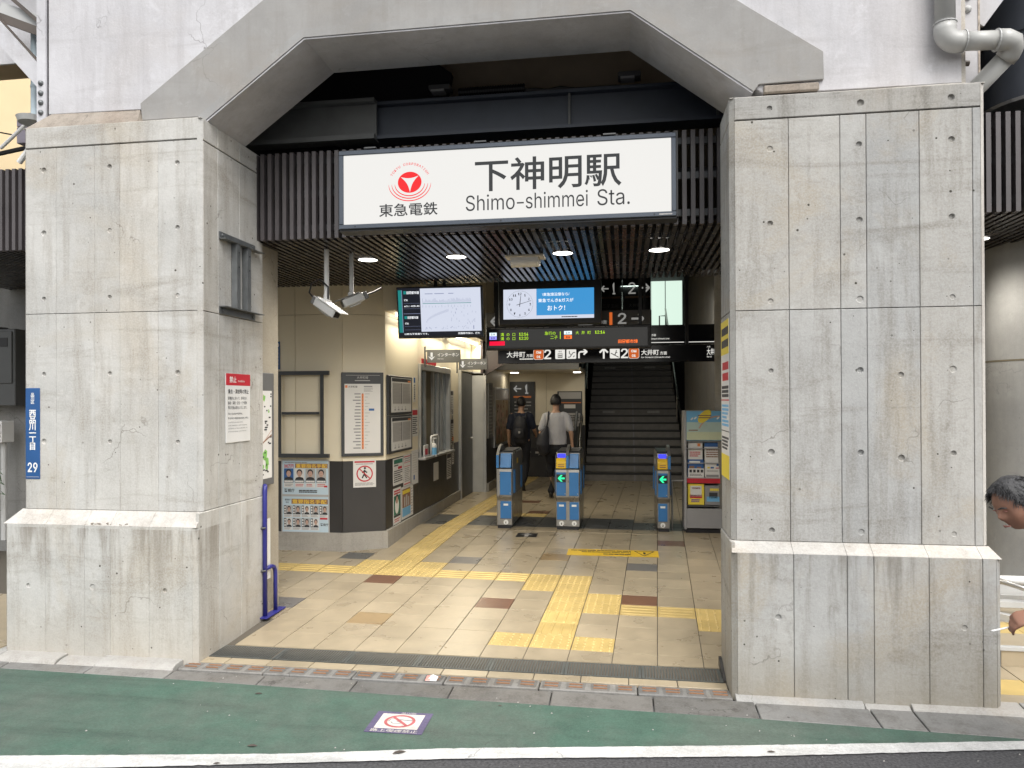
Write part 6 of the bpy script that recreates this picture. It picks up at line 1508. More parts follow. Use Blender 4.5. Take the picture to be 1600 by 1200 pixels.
# ================================================================== beyond the pillars
t = thing('steel_casing', 'large dark slate steel column casing behind the drainpipe', 'column', (3.12, 5.95, 3.75))
MB().cyl((3.12, 5.95, 3.76), (3.12, 5.95, 5.4), .46, 36).build('shell', 'tank', t, smooth=False); auto_smooth(t.children[0])
MB().cyl((3.12, 5.95, 3.735), (3.12, 5.95, 3.7595), .475, 36).build('bottom_ring', 'alu', t); MB().cyl((3.12, 5.95, 4.22), (3.12, 5.95, 4.23), .464, 36).build('seam', 'black', t)
t = thing('diagonal_brace', 'pale steel brace running up to the right above the drainpipe', 'brace', (2.3, 5.1, 4.2))
MB().obox((2.24, 5.10, 4.05), (2.75, 5.10, 4.75), .12, .02, (0,1,0)).build('bar', 'white_frame', t)
t = thing('concrete_column', 'round grey concrete column beyond the right pillar', 'pillar', (3.75, 7.0, 0))
MB().cyl((3.72, 7.0, -.05), (3.72, 7.0, 3.3), .56, 40).build('shaft', 'conc_smooth', t); auto_smooth(t.children[0])
MB().cyl((3.72, 7.0, 1.95), (3.72, 7.0, 1.965), .562, 40).build('joint', 'cream_j', t)
struct(MB().box(2.3, 9, 8.6, 8.7, -.05, 3.3).build('side_wall', 'conc_dark'))
t = thing('guard_rail', 'low white pipe guard rail before the round column', 'rail', (3.1, 6.3, 0))
MB().tube([(2.7, 6.3, .21), (3.6, 6.3, .21)], .035, 12).build('pipe', 'white', t, smooth=True)
MB().tube([(2.72, 6.27, .27), (3.1, 6.0, .17), (3.2, 6.0, -.03)], .02, 8).build('brace', 'alu', t, smooth=True)
MB().box(2.78, 3.3, 6.05, 6.14, .06, .10).obox((2.7, 6.15, .0), (2.95, 5.95, -.02), .06, .05).build('foot_plate', 'greyplastic', t)
t = thing('small_stone_block', 'grey block standing at the edge of the pavement tiles', 'block', (3.0, 6.4, -.05))
MB().box(2.95, 3.25, 6.45, 6.8, -.04, .06).build('block', 'greyplastic', t, bevel=.006)
# left of the left pillar
t = thing('house', 'pale yellow house wall seen past the steel bracing', 'building', (-9.5, 11, 0))
MB().box(-20, -7.0, 11, 11.3, -.2, 12).build('wall', 'yellowwall', t); MB().box(-9.8, -9.0, 10.97, 10.999, 7.4, 8.6).build('window', 'blackgloss', t)
BR = thing('steel_bracing', 'painted diagonal steel bracing left of the frame leg', 'brace', (-4.5, 5.0, 4.4))
MB().obox((-4.84, 5.0, 4.60), (-4.332, 5.0, 4.055), .125, .02, (0,1,0)).build('lower_diagonal', 'white_frame', BR)
MB().obox((-4.84, 5.03, 4.69), (-4.332, 5.03, 4.155), .016, .03, (0,1,0)).build('lower_edge', 'rustbrown', BR)
MB().obox((-4.84, 5.06, 4.66), (-4.332, 5.06, 4.45), .065, .02, (0,1,0)).build('middle_diagonal', 'rustbrown', BR)
MB().obox((-4.74, 5.09, 4.82), (-4.332, 5.09, 4.47), .026, .03, (0,1,0)).build('upper_diagonal', 'rustbrown', BR)
MB().box(-5.2, -4.33, 5.35, 5.37, 4.42, 5.4).build('gusset', 'white_frame', BR)
MB().obox((-4.84, 5.12, 4.72), (-4.332, 5.12, 4.52), .14, .02, (0,1,0)).build('upper_gusset', 'greyplastic', BR)
t = thing('service_pipe', 'pale blue pipe standing on the cap of the left pillar', 'pipe', (-4.6, 5.2, 3.9))
MB().cyl((-4.60, 5.2, 3.85), (-4.60, 5.2, 4.6), .033, 14).build('pipe', 'paleblue', t, smooth=False); MB().cyl((-4.60, 5.2, 4.13), (-4.60, 5.2, 4.15), .036, 14).build('collar', 'paleblue', t)
t = thing('wall_box', 'mauve grey box under the bracing at the top left', 'box', (-4.75, 5.5, 3.95))
MB().box(-5.0, -4.70, 5.45, 5.6, 3.94, 4.05).build('lid', 'mauve', t, bevel=.004); MB().box(-5.0, -4.70, 5.45, 5.6, 3.80, 3.935).build('case', 'mauve', t, bevel=.004)
t = thing('cable_dish', 'pale round dish beside the left pillar cap', 'dish', (-4.6, 5.15, 3.88))
MB().cyl((-4.58, 5.15, 3.83), (-4.58, 5.15, 3.87), .10, 24, .115).build('bowl', 'greyplastic', t)
MB().tube([(-5.1, 5.4, 3.75), (-4.7, 5.3, 3.95)], .014, 8).build('stay', 'white', t)
t = thing('leaning_pipe', 'white pipe leaning behind the left pillar top', 'pipe', (-4.7, 5.4, 3.6))
MB().cyl((-4.93, 5.4, 3.62), (-4.72, 5.4, 3.86), .022, 10).build('pipe', 'white', t)
t = thing('overhead_cable', 'thin black cables crossing before the yellow house', 'cable', (-5, 6, 4))
MB().tube([(-6.2, 6.0, 4.25), (-5.2, 6.0, 4.02), (-4.9, 6.0, 3.98)], .006, 6).tube([(-6.2, 6.0, 3.86), (-5.2, 6.0, 4.0), (-4.95, 6.0, 4.05)], .02, 6).build('cable', 'black', t)
struct(MB().box(-14, -4.6, 7.55, 7.7, -.2, 3.5).build('left_wall', 'conc_dark'))
for k, (x0, x1, z0, z1, lab) in enumerate(((-7.6, -7.03, 1.62, 2.5, 'grey electrical cabinet at the left edge of the picture'), (-7.0, -6.72, 1.60, 2.46, 'grey electrical cabinet next to the left pillar edge'))):
    t = thing('electrical_cabinet', lab, 'cabinet', ((x0+x1)/2, 7.45, 1.6), 'grey electrical cabinets left of the pillar')
    MB().box(x0, x1, 7.3, 7.549, z0, z1).build('case', 'greyframe', t, bevel=.008); MB().box(x0+.03, x1-.03, 7.285, 7.2995, z0+.25, z1-.03).build('door', 'greyframe', t, bevel=.004); MB().box(x0+.08, x0+.2, 7.28, 7.2848, z1-.2, z1-.1).build('label', 'black', t)
t = thing('meter_box', 'white meter box left of the address plate', 'box', (-6.9, 7.3, 1.3))
MB().box(-7.02, -6.80, 7.2, 7.38, 1.19, 1.43).build('case', 'white', t, bevel=.008); MB().box(-7.01, -6.81, 7.19, 7.1995, 1.20, 1.40).build('lid', 'white', t, bevel=.004)
MB().cyl((-6.86, 7.3, .1), (-6.86, 7.3, 1.19), .03, 10).build('conduit', 'greyplastic', t); MB().tube([(-6.98, 7.3, 1.19), (-6.95, 7.3, .9), (-6.85, 7.3, .6)], .012, 6).build('cable', 'greyplastic', t)
# potted shrub in the dark corner
t = thing('potted_shrub', 'small dark green shrub in the shaded corner left of the pillar', 'plant', (-7.05, 7.1, -.14))
MB().cyl((-7.05, 7.1, -.138), (-7.05, 7.1, .12), .12, 16, .16).build('pot', 'black', t)
q = random.Random(21); mb = MB()
for i in range(260):
    a, b2 = q.uniform(0, 6.3), q.uniform(-.4, 1); rr = .30*q.random()**.4
    c = Vector((-7.05+rr*math.cos(a), 7.1+rr*math.sin(a)*.6, .55+.38*b2*rr/.30)); d = Vector((q.uniform(-1,1), q.uniform(-1,1), q.uniform(-.6, 1))).normalized(); s2 = d.orthogonal().normalized()
    L = q.uniform(.05, .09); mb.add([c-s2*L*.22, c+d*L*.5-s2*.0, c+s2*L*.22, c+d*L], [(0,1,3), (1,2,3)])
stuff(mb.build('foliage', pm('dark leaf', (.035, .075, .03), .5), t)); MB().cyl((-7.05, 7.1, .1201), (-7.05, 7.1, .5), .015, 8, .008).build('stem', 'rustbrown', t)

# ================================================================== marks and litter on the ground
def ground(nm, label, cat, poly, z, mat, part='sheet', tilt=None):
    c = Vector((sum(p[0] for p in poly)/len(poly), sum(p[1] for p in poly)/len(poly), z))
    return c
nsm = Matrix.Translation((-1.27, 4.055, ZR+.0075)) @ Matrix.Rotation(R(1), 4, 'Z')
t = thing('no_smoking_mark', 'square no smoking marking with red ring on the green lane', 'road sign', mat=nsm)
MB().box(-.165, .165, -.135, .135, -.002, 0).build('purple_border', 'purplepaint', t, local=True); MB().box(-.125, .125, -.085, .105, .0005, .001).build('cream_field', 'creampaint', t, local=True)
MB().ring((.0, .01), .072, .090, .0011, .0018, n=40, ry=.9).build('red_ring', 'redpaint', t, local=True)
bars(t, 'red_bar', [((-.05, .062), (.052, -.042))], .009, 'redpaint', .0024)
bars(t, 'cigarette', [((-.01, .03), (.07, .022))], .006, 'inkgrey', .0021); bars(t, 'hand_outline', [((-.06, .03), (-.045, .04)), ((-.06, .03), (-.065, .0)), ((-.045, .04), (-.02, .035)), ((-.05, .0), (-.035, -.02)), ((-.035, -.02), (.0, -.022)), ((0, -.022), (.02, -.01)), ((.02, -.01), (.04, -.028)), ((-.02, .01), (.01, -.004))], .0035, 'inkgrey', .002)
txt(t, '路上喫煙禁止', -.135, -.125, .036, 'creampaint', .0012, .004, width=.27); txt(t, '品川区', -.02, .112, .02, 'creampaint', .0012, .003, width=.09)
sl = Matrix.Rotation(SLOPE, 4, 'X')
m4 = Matrix.Translation((-.125, 8.165, floorz(8.165)+.0025)) @ sl
t = thing('floor_caution_strip', 'long yellow caution strip with black triangle on the floor before the gates', 'floor sticker', mat=m4)
MB().box(-.495, .495, -.14, .14, -.001, .0).build('strip', 'gateyellow', t, local=True)
bars(t, 'triangle', [((.24, .10), (.34, -.10)), ((.34, -.10), (.45, .10)), ((.24, .10), (.45, .10))], .006, 'ink', .001)
bars(t, 'mark', [((.335, .0), (.355, .0)), ((.345, -.03), (.345, .05))], .012, 'ink', .0012)
ink(t, 'print', lines(-.46, .06, .2, .11, 1, .03, 3, 0)+lines(-.34, 0, .2, .04, 1, .025, 4, 0)+lines(-.1, -.09, .2, -.03, 1, .035, 5, 0), 'ink', .001)
m4 = Matrix.Translation((-1.175, 8.94, floorz(8.94)+.0025)) @ sl
t = thing('floor_arrow_sticker', 'black floor sticker with white arrow pointing to the left gate', 'floor sticker', mat=m4)
MB().box(-.125, .125, -.105, .105, -.001, 0).build('sheet', 'black', t, local=True); glyph(t, 'wide', 0, 0, .17, 'greyp', .001, math.pi/2)
q = random.Random(31)
def leaf(x, y, z, L, ang, lab):
    pts = []; c2, s2 = math.cos(ang), math.sin(ang)
    up = [(-.5, 0), (-.25, .16), (.05, .21), (.3, .12), (.5, 0)]; dn = [(.3, -.12), (.05, -.2), (-.25, -.15)]
    vs = [(x+L*(a*c2-b2*s2), y+L*(a*s2+b2*c2), z+.002+L*.10*abs(b2)*4+L*.05*a*a) for a, b2 in up+dn]
    vs.append((x, y, z+.0015))
    o = MB().add(vs, [(i, (i+1) % 8, 8) for i in range(8)]).build('fallen_leaf', pm_leaf, None)
    tag(o, lab, 'leaf', 'dry fallen leaves on the road')
pm_leaf = pm('dry dark leaf', (.075, .06, .05), .8, var=.3, scale=40)
for x, y, L, a, lab, hz in ((-2.27, 4.33, .05, .2, 'dark leaf on the green lane below the left end of the drain', .004), (-1.96, 3.67, .06, .1, 'dark leaf on the green lane near the white line, left of the no smoking mark', .004), (-1.16, 3.70, .075, .5, 'dark pointed leaf on the white line below the no smoking mark', .008),
        (-2.04, 3.46, .04, .3, 'small leaf on the white line towards the lower left', .008), (.75, 3.98, .045, .1, 'flat dark leaf on the white line before the right pillar', .008), (-.74, 4.36, .03, 0, 'tiny leaf at the gutter edge right of the no smoking mark', .004)):
    leaf(x, y, ZR+hz, L, a, lab)
t = thing('crumpled_packet', 'small crumpled pink and white packet on the kerb', 'litter', (-1.24, 4.655, -.178))
mb = MB().add([(-1.275, 4.63, -.174), (-1.205, 4.635, -.1745), (-1.20, 4.675, -.160), (-1.235, 4.68, -.148), (-1.272, 4.672, -.158), (-1.24, 4.655, -.150)], [(0,1,5), (1,2,5), (2,3,5), (3,4,5), (4,0,5)]); mb.build('paper', 'paper', t)
MB().add([(-1.277, 4.63, -.172), (-1.245, 4.632, -.1715), (-1.245, 4.66, -.148), (-1.274, 4.67, -.155)], [(0,1,2,3)]).build('pink_end', pm('pink wrapper', (.72, .28, .24), .5), t)
q = random.Random(77); mb = MB()
for i in range(60):
    x, y = q.uniform(-3, 2), q.uniform(3.6, 4.7); s2 = q.uniform(.002, .006)
    yy = min(y, 4.60); mb.add([(x-s2, yy-s2, ZR+.012), (x+s2, yy-s2*.5, ZR+.012), (x+s2*.5, yy+s2, ZR+.012), (x, yy, ZR+.012+s2)], [(0,1,3), (1,2,3), (2,0,3)])
o = stuff(mb.build('grit', 'kerb')); 
# ================================================================== people
MT['skin'] = pm('warm skin', (.30, .155, .105), .6, var=.08, scale=14, bump=.03, bscale=120)
_b = MT['skin'].node_tree.nodes['Principled BSDF']; _b.inputs['Subsurface Weight'].default_value = .18; _b.inputs['Subsurface Radius'].default_value = (.02, .008, .005)
MT['skin_l'] = pm('light skin', (.42, .25, .17), .5, var=.06)
MT['hair'] = pm('black hair', (.012, .011, .012), .45, var=.3, scale=60, bump=.25, bscale=180)
MT['hair_g'] = pm('greying black hair', (.035, .035, .037), .5, var=.55, scale=60, bump=.3, bscale=160)
MT['navytee'] = pm('navy cotton', (.010, .014, .030), .85, var=.15, bump=.12, bscale=30)
MT['shirt'] = pm('white cotton shirt', (.42, .42, .45), .8, var=.05, bump=.14, bscale=22)
MT['trous'] = pm('dark trousers', (.012, .013, .018), .85, var=.15, bump=.12, bscale=24)
MT['bag'] = pm('dark bag cloth', (.020, .021, .028), .7, var=.2, bump=.1)
MT['darkshirt'] = pm('dark slate shirt', (.028, .032, .042), .85, var=.15, bump=.15, bscale=30)
MT['shoe'] = pm('black leather shoe', (.012, .012, .012), .35)
MT['eye'] = flat('eye white', (.6, .58, .55), .2)
MT['lip'] = pm('lip', (.26, .11, .09), .5)
def remesh(name, mb, mat, parent, vox, smooth=6, wrinkle=0.):
    """fuse the limbs of one body (or garment) into one continuous skin"""
    me = mb.mesh('tmp')
    o = bpy.data.objects.new('tmp', me); COL.objects.link(o)
    md = o.modifiers.new('r', 'REMESH'); md.mode = 'VOXEL'; md.voxel_size = vox
    ms = o.modifiers.new('s', 'SMOOTH'); ms.factor = .5; ms.iterations = smooth
    dg = bpy.context.evaluated_depsgraph_get()
    m2 = bpy.data.meshes.new_from_object(o.evaluated_get(dg))
    bpy.data.objects.remove(o)
    if wrinkle:
        nr = [v.normal.copy() for v in m2.vertices]
        for v, n2 in zip(m2.vertices, nr):
            p = v.co; v.co = p+n2*wrinkle*noise.fractal(Vector((p.x*9, p.y*9, p.z*5)), .9, 2, 4)
    inv = root_world(parent).inverted()
    m2.transform(inv); m2.name = name; m2.materials.clear(); m2.materials.append(MT[mat])
    for p in m2.polygons: p.use_smooth = True
    return link(bpy.data.objects.new(name, m2), parent)
def frame3(fwd, up):
    f = Vector(fwd).normalized(); u = Vector(up); u = (u-f*u.dot(f)).normalized(); r = f.cross(u)
    m = Matrix.Identity(3)
    for i in range(3): m[i][0] = r[i]; m[i][1] = f[i]; m[i][2] = u[i]
    return m
def head_mesh(c, fwd, up, h=.232, beard=0):
    """skull, jaw, brow, nose, ears; c is the head's centre; local x right, y forward, z up"""
    M3 = frame3(fwd, up); c = Vector(c); mb = MB(); n, m = 40, 30; k = h/.232
    def bump(d, p, s): return math.exp(-((d[0]-p[0])**2+(d[1]-p[1])**2+(d[2]-p[2])**2)/(2*s*s))
    vs = []
    for j in range(m+1):
        th = math.pi*j/m
        for i in range(n):
            ph = 2*math.pi*i/n; d = (math.sin(th)*math.sin(ph), math.sin(th)*math.cos(ph), math.cos(th))
            x, y, z = d[0]*.075, d[1]*.095+(-.006), d[2]*.114
            if z < 0:      # narrow the jaw, bring it forward
                q = min(1, -z/.11); x *= 1-.34*q*q; y = y*(1-.22*q)+.018*q
            if y > 0:      # flatten the face
                y *= 1-.08*(1-abs(d[0]))
            f = max(0, d[1])
            y += .020*bump(d, (0, .97, -.16), .13)*1.25+.010*bump(d, (0, .96, .02), .09)          # nose
            y += .006*bump(d, (.3, .92, .24), .14)+.006*bump(d, (-.3, .92, .24), .14)              # brow
            y -= .010*bump(d, (.33, .92, .06), .13)+.010*bump(d, (-.33, .92, .06), .13)            # eye sockets
            y += .007*bump(d, (0, .85, -.52), .13)+.010*bump(d, (0, .62, -.80), .16)               # lips, chin
            x += .004*bump(d, (.6, .75, -.15), .2)-.004*bump(d, (-.6, .75, -.15), .2)              # cheekbones
            vs.append(c+M3 @ Vector((x*k, y*k, z*k)))
    fs = [(j*n+i, j*n+(i+1) % n, (j+1)*n+(i+1) % n, (j+1)*n+i) for j in range(m) for i in range(n)]
    mb.add(vs, fs)
    for s in (-1, 1):
        P = [c+M3 @ Vector((s*.072*k, (-.012+.020*math.cos(a))*k, (-.004+.032*math.sin(a))*k)) for a in [i*math.pi/4 for i in range(9)]]
        mb.blob([c+M3 @ Vector((s*.070*k, -.010*k, -.034*k)), c+M3 @ Vector((s*.079*k, -.016*k, .0)), c+M3 @ Vector((s*.076*k, -.012*k, .028*k))], [(.007, .012), (.009, .020), (.007, .014)], n=8)
    return mb, M3, c, k
def hair_mesh(mb, c, M3, k, cover=.15, thick=.012, seed=1, front=.62):
    """cap of hair as a thick shell of tufts over the skull"""
    n, m = 36, 20; q = random.Random(seed); vs = []
    for j in range(m+1):
        for i in range(n):
            ph = 2*math.pi*i/n; fy = math.cos(ph)
            lim = math.pi*(.62-.30*max(0, fy)*front/.62+.02*math.sin(3*ph))          # hairline lower behind
            th = lim*j/m; d = (math.sin(th)*math.sin(ph), math.sin(th)*fy, math.cos(th))
            t = thick*(1-.55*(j/m)**4)*(1+.35*noise.noise(Vector((d[0]*6+seed, d[1]*6, d[2]*9))))
            vs.append(c+M3 @ Vector((d[0]*(.078+t)*k, (d[1]*(.098+t)-.008)*k, d[2]*(.116+t)*k)))
    mb.add(vs, [(j*n+i, j*n+(i+1) % n, (j+1)*n+(i+1) % n, (j+1)*n+i) for j in range(m) for i in range(n)]+[tuple(m*n+i for i in range(n))])
    return mb
def strands(c, M3, k, seed, N, front=.62, L=.03):
    """loose locks breaking the hair outline"""
    q = random.Random(seed); mb = MB()
    for _ in range(N):
        ph = q.uniform(0, 2*math.pi); fy = math.cos(ph); th = math.pi*(.62-.30*max(0, fy)*front/.62)*math.sqrt(q.random())
        d = Vector((math.sin(th)*math.sin(ph), math.sin(th)*fy, math.cos(th)))
        p0 = c+M3 @ Vector((d.x*.084*k, (d.y*.104-.008)*k, d.z*.122*k)); g = M3 @ (Vector((d.x, d.y, d.z))*.35+Vector((q.uniform(-.5, .5), .55 if fy > .3 else -.4, -.55)))
        g.normalize(); ln = L*q.uniform(.6, 1.4)
        mb.tube([p0, p0+g*ln*.5+d*.004, p0+g*ln-Vector((0, 0, .004))], [.0017, .0014, .0004], 3)
    return mb
def hand_mesh(mb, wrist, d, palm_n, s=1., curl=.5, thumb_side=1):
    """palm, four unequal bent fingers and a thumb; d from wrist to fingertips, palm_n out of the palm"""
    W_ = Vector(wrist); d = Vector(d).normalized(); pn = Vector(palm_n); pn = (pn-d*pn.dot(d)).normalized(); sd2 = d.cross(pn)*thumb_side
    mb.blob([W_-d*.01*s, W_+d*.03*s, W_+d*.075*s, W_+d*.092*s], [(.026*s, .019*s), (.034*s, .017*s), (.041*s, .014*s), (.038*s, .011*s)], up=pn, n=12)
    for i, ln in enumerate((.074, .082, .076, .060)):
        o = sd2*(.029-.0195*i)*s; p = W_+d*(.088-.004*abs(i-1.2))*s+o; c0 = curl*(1+.12*i); P = [p-d*.012*s, p]; dirv = d.copy(); ang = c0*.7
        for seg, fr in enumerate((.45, .32, .25)):
            dd = d*math.cos(ang)+pn*math.sin(ang); P.append(P[-1]+dd*ln*fr*s); ang += c0*.9
        mb.blob(P, [(.0092*s,)*2, (.0090*s,)*2, (.0084*s,)*2, (.0078*s,)*2, (.0066*s,)*2], n=8)
    b2 = W_+d*.022*s+sd2*.026*s
    mb.blob([b2-sd2*.01*s, b2+(sd2*.7+d*.6+pn*.25).normalized()*.03*s, b2+(sd2*.55+d*.75+pn*.5).normalized()*.056*s, b2+(sd2*.4+d*.8+pn*.75).normalized()*.078*s], [(.014*s,)*2, (.0118*s,)*2, (.0104*s,)*2, (.0084*s,)*2], n=8)
    return mb
def limb(mb, pts, radii, n=12): return mb.blob(pts, [(r, r) for r in radii], n=n)
def standing(label, base, fwd, H, top, top_mat, hair_seed, feet, arms, vox=.011):
    """adult seen from behind, walking away. base on floor under pelvis; fwd unit; joints in (right, forward, up) metres"""
    t = thing('person', label, 'person', base)
    f = Vector(fwd).normalized(); r = Vector((f.y, -f.x, 0)); B = Vector(base); k = H/1.72
    def J(a, b2, c): return B+(r*a+f*b2)*k+Vector((0, 0, c*k))
    mb, M3, hc, hk = head_mesh(J(0, .035, 1.605), f, (0, 0, 1), .228*k)
    mb.blob([J(0, -.005, 1.40), J(0, .01, 1.47), J(0, .02, 1.54)], [(.062*k, .058*k), (.054*k, .054*k), (.054*k, .058*k)], up=f)
    mb.blob([J(0, .0, .93), J(0, .0, 1.08), J(0, 0, 1.25), J(0, -.01, 1.36), J(0, -.01, 1.41)], [(.155*k, .105*k), (.138*k, .095*k), (.165*k, .105*k), (.165*k, .085*k), (.09*k, .06*k)], up=f)
    for s, (kn, an, toe) in zip((-1, 1), feet):
        limb(mb, [J(s*.09, 0, .93), J(s*.095, *kn), J(s*.09, *an)], [.085*k, .058*k, .040*k])
    for s, (el, wr) in zip((-1, 1), arms):
        limb(mb, [J(s*.165, -.005, 1.375), J(*el), J(*wr)], [.052*k, .040*k, .028*k])
        d = J(*wr)-J(*el); hand_mesh(mb, J(*wr), d, -r*s+f*.3, .95*k, .45, 1 if s > 0 else -1)
    remesh('body', mb, 'skin_l', t, vox*.8, 3)
    remesh('hair', hair_mesh(MB(), hc, M3, hk, thick=.020, seed=hair_seed, front=.4), 'hair', t, .008, 2); strands(hc, M3, hk, hair_seed, 160, .4).build('hair_locks', 'hair', t)
    # shirt
    mb = MB().blob([J(0, 0, .90), J(0, 0, .98), J(0, -.005, 1.10), J(0, -.005, 1.25), J(0, -.01, 1.36), J(0, 0, 1.425)], [(.178*k, .128*k), (.172*k, .122*k), (.166*k, .116*k), (.186*k, .124*k), (.185*k, .100*k), (.085*k, .066*k)], up=f, caps=False, n=20)
    for s, (el, wr) in zip((-1, 1), arms):
        e = J(*el); sh = J(s*.168, -.005, 1.375); mid = sh.lerp(e, .78); mb.blob([sh+r*(-s)*.04*k, sh, mid], [(.066*k,)*2, (.068*k,)*2, (.064*k,)*2], n=12)
    remesh('shirt' if top == 'shirt' else 'tee', mb, top_mat, t, vox, 4, .013)
    MB().tube([J(.062*math.cos(a), .012+.062*math.sin(a), 1.432+.012*math.sin(a)) for a in [i*math.pi/8 for i in range(17)]], .010*k, 6).build('collar', top_mat, t, smooth=True)
    mb = MB().blob([J(0, 0, .82), J(0, 0, .90), J(0, 0, .97)], [(.168*k, .122*k), (.170*k, .122*k), (.158*k, .112*k)], up=f, n=20)
    for s, (kn, an, toe) in zip((-1, 1), feet):
        a3 = J(s*.09, *an); limb(mb, [J(s*.085, 0, .88), J(s*.095, *kn), a3.lerp(J(s*.095, *kn), .08)], [.100*k, .078*k, .066*k])
    remesh('trousers', mb, 'trous', t, vox, 4, .012)
    for s, (kn, an, toe) in zip((-1, 1), feet):
        a3 = J(s*.09, *an); tv2 = J(s*.095, *toe)-a3; tv2.normalize()
        heel = a3+(a3-J(s*.095, *kn)).normalized()*.045*k
        mb = MB().blob([heel-tv2*.05*k, heel+tv2*.05*k, heel+tv2*.15*k, heel+tv2*.19*k], [(.034*k, .034*k), (.038*k, .032*k), (.045*k, .026*k), (.036*k, .018*k)], up=(0, 0, 1), n=12)
        limb(mb, [a3+(a3-heel)*.5, a3, heel], [.036*k, .042*k, .036*k], 10)
        remesh('shoe', mb, 'shoe', t, .010, 2)
    return t, J, k, f, r
A, J, k, f, r = standing('person in a navy tee shirt and dark trousers walking away with a backpack', (-1.86, 13.4, 0), (.10, 1, 0), 1.69, 'tee', 'navytee', 3,
    [((.10, .48), (-.02, .08), (.12, .02)), ((-.02, .50), (-.22, .16), (-.18, .02))],
    [((-.235, -.02, 1.10), (-.245, .05, .86)), ((.235, .06, 1.12), (.225, .27, 1.02))])
t = thing('backpack', 'black backpack with small pale mark worn by the navy shirted person', 'backpack', J(.03, -.2, 1.1))
mb = MB().blob([J(.035, -.205, .93), J(.035, -.215, 1.05), J(.035, -.205, 1.22), J(.035, -.18, 1.32)], [(.135*k, .085*k), (.145*k, .095*k), (.135*k, .085*k), (.10*k, .06*k)], up=f, n=16)
remesh('pack', mb, 'bag', t, .012, 4, .004)
MB().blob([J(.035, -.305, .99), J(.035, -.315, 1.06), J(.035, -.30, 1.13)], [(.10*k, .03*k), (.11*k, .035*k), (.095*k, .03*k)], up=f, n=12).build('front_pocket', 'bag', t, smooth=True)
for s in (-1, 1): MB().tube([J(.03+s*.09, -.16, 1.33), J(s*.12, -.06, 1.42), J(s*.125, .06, 1.40), J(s*.13, .10, 1.28)], .016, 6).build('strap', 'bag', t, smooth=True)
MB().box(*(lambda p: (p.x-.015, p.x+.02, p.y-.004, p.y+.0, p.z-.02, p.z+.02))(J(.05, -.36, 1.08))).build('pale_mark', 'greyp', t)
Bp, J, k, f, r = standing('person in a white short sleeved shirt walking away with a shoulder bag', (-1.11, 12.2, 0), (-.03, 1, 0), 1.72, 'shirt', 'shirt', 5,
    [((.14, .50), (.10, .09), (.24, .02)), ((-.03, .49), (-.26, .22), (-.245, .06))],
    [((-.245, -.04, 1.10), (-.225, .10, .90)), ((.255, -.05, 1.09), (.275, -.02, .84))])
t = thing('shoulder_bag', 'dark slouchy bag hanging from the left shoulder of the white shirted person', 'bag', J(-.2, -.1, 1.0))
mb = MB().blob([J(-.20, -.10, .82), J(-.21, -.12, .92), J(-.19, -.12, 1.05), J(-.15, -.10, 1.18)], [(.10*k, .13*k), (.11*k, .16*k), (.09*k, .13*k), (.035*k, .06*k)], up=f, n=16)
remesh('pouch', mb, 'bag', t, .012, 5, .006)
MB().tube([J(-.15, -.13, 1.15), J(-.12, -.125, 1.32), J(-.115, -.05, 1.44), J(-.13, .06, 1.38), J(-.17, .04, 1.1)], .016, 6).build('strap', 'bag', t, smooth=True)

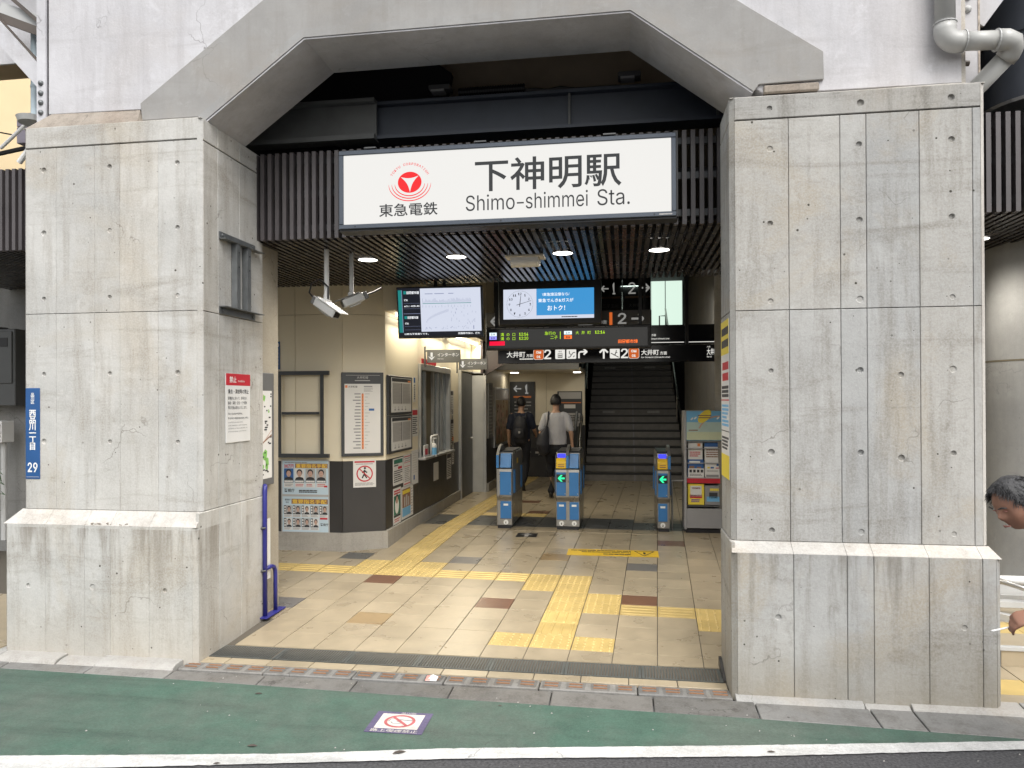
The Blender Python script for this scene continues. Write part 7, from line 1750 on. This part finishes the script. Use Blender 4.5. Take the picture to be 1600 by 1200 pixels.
# bending man at the right edge, cigarette in hand
def bending():
    t = thing('person', 'grey haired person in dark clothes bending forward at the right edge holding a cigarette', 'person', (2.55, 3.62, -.19))
    Z = -.194
    hc = Vector((1.732, 3.60, 1.165)); fwd = Vector((-.86, -.28, -.50)); up = Vector((-.50, -.06, .86))
    mb, M3, hc, hk = head_mesh(hc, fwd, up, .235)
    pel = Vector((2.62, 3.66, .78)); che = Vector((2.14, 3.63, .99)); nek = Vector((1.95, 3.62, 1.075))
    mb.blob([nek+Vector((.06, 0, -.01)), nek, hc+M3 @ Vector((0, -.03, -.06))], [(.065, .062), (.058, .058), (.056, .058)], n=14)
    mb.blob([pel, pel.lerp(che, .5), che, nek+Vector((.10, 0, -.03))], [(.155, .11), (.145, .11), (.18, .12), (.13, .08)], up=(.5, 0, 1), n=16)
    ax = Vector((.1, 1, 0)).normalized()   # body's left-right axis
    for s, yo in ((-1, -.10), (1, .10)):
        kn = Vector((2.44+.06*s, 3.66+yo, .30)); an = Vector((2.62+.10*s, 3.66+yo*1.1, -.11))
        limb(mb, [pel+ax*yo, kn, an], [.09, .06, .042])
    shL = che+Vector((-.06, -.175, .02)); shR = che+Vector((-.06, .175, .02))
    elR = Vector((2.02, 3.42, .86)); wrR = Vector((1.79, 3.52, .70))
    limb(mb, [shL, elR, wrR], [.055, .043, .030])
    hd = Vector((-.86, .25, -.40))
    hand_mesh(mb, wrR, hd, (-.25, .55, -.75), 1.02, .62, 1)
    elL = Vector((2.16, 3.92, .78)); wrL = Vector((2.12, 3.86, .52)); limb(mb, [shR, elL, wrL], [.055, .043, .030]); hand_mesh(mb, wrL, (-.1, -.1, -1), (0, -1, 0), 1., .4, -1)
    b2 = remesh('body', mb, 'skin', t, .0062, 3)
    hm = hair_mesh(MB(), hc, M3, hk, thick=.012, seed=9, front=.95); remesh('hair', hm, 'hair_g', t, .006, 2)
    strands(hc, M3, hk, 12, 1500, .95, .026).build('hair_locks', 'hair_g', t)
    for s in (-1, 1):
        p = hc+M3 @ Vector((s*.030, .0785, .010))*hk; MB().blob([p-M3 @ Vector((.008, 0, 0)), p+M3 @ Vector((.008, 0, 0))], [(.0035, .0022)]*2, up=M3 @ Vector((0, 0, 1)), n=8).build('eyelid', 'lip', t, smooth=True)
        e0 = hc+M3 @ Vector((s*.016, .094, .028)); e1 = hc+M3 @ Vector((s*.036, .090, .033)); e2 = hc+M3 @ Vector((s*.050, .078, .027)); MB().tube([e0, e1, e2], [.003, .004, .002], 6).build('eyebrow', 'hair_g', t, smooth=True)
    MB().tube([hc+M3 @ Vector((-.022, .086, -.062)), hc+M3 @ Vector((0, .096, -.060)), hc+M3 @ Vector((.022, .086, -.062))], [.002, .0055, .002], 6).build('mouth', 'lip', t, smooth=True)
    mb = MB().blob([pel, pel.lerp(che, .5), che, nek+Vector((.07, 0, -.02)), nek+Vector((.03, 0, -.005))], [(.175, .13), (.165, .13), (.20, .14), (.12, .09), (.075, .075)], up=(.5, 0, 1), n=18, caps=False)
    mb.blob([shL+Vector((.05, .06, 0)), shL, elR, elR.lerp(wrR, .55)], [(.075,)*2, (.075,)*2, (.060,)*2, (.050,)*2], n=12)
    mb.blob([shR+Vector((.05, -.06, 0)), shR, elL, elL.lerp(wrL, .55)], [(.075,)*2, (.075,)*2, (.060,)*2, (.050,)*2], n=12)
    remesh('shirt', mb, 'darkshirt', t, .010, 4, .006)
    mb = MB().blob([pel+Vector((.03, 0, -.02)), pel+Vector((-.10, 0, .06))], [(.18, .135), (.172, .13)], up=(.5, 0, 1), n=18)
    for s, yo in ((-1, -.10), (1, .10)):
        kn = Vector((2.44+.06*s, 3.66+yo, .30)); an = Vector((2.62+.10*s, 3.66+yo*1.1, -.09)); limb(mb, [pel+ax*yo, kn, an], [.105, .080, .062])
    remesh('trousers', mb, 'trous', t, .012, 4, .006)
    for s, yo in ((-1, -.10), (1, .10)):
        an = Vector((2.62+.10*s, 3.66+yo*1.1, -.11)); mb = MB().blob([an+Vector((.05, 0, -.045)), an+Vector((-.08, 0, -.045)), an+Vector((-.17, 0, -.055))], [(.036, .036), (.045, .034), (.036, .022)], n=12); limb(mb, [an+Vector((0, 0, .05)), an+Vector((0, 0, -.04))], [.044, .040], 10)
        remesh('shoe', mb, 'shoe', t, .010, 2)
    tip = wrR+hd.normalized()*.125+Vector((-.01, .02, -.035))
    c = thing('cigarette', 'lit white cigarette held by the bending person', 'cigarette', tip)
    p1 = tip+Vector((.03, .0, .008)); p0 = tip+Vector((-.05, -.005, -.012))
    MB().cyl(p0, p1, .004, 10).build('paper', 'white', c); MB().cyl(p0-(p1-p0).normalized()*.006, p0-(p1-p0).normalized()*.0002, .0038, 10).build('ash', 'greyp', c)
bending()
bpy.data.objects.remove(_fo); bpy.data.curves.remove(_fc)
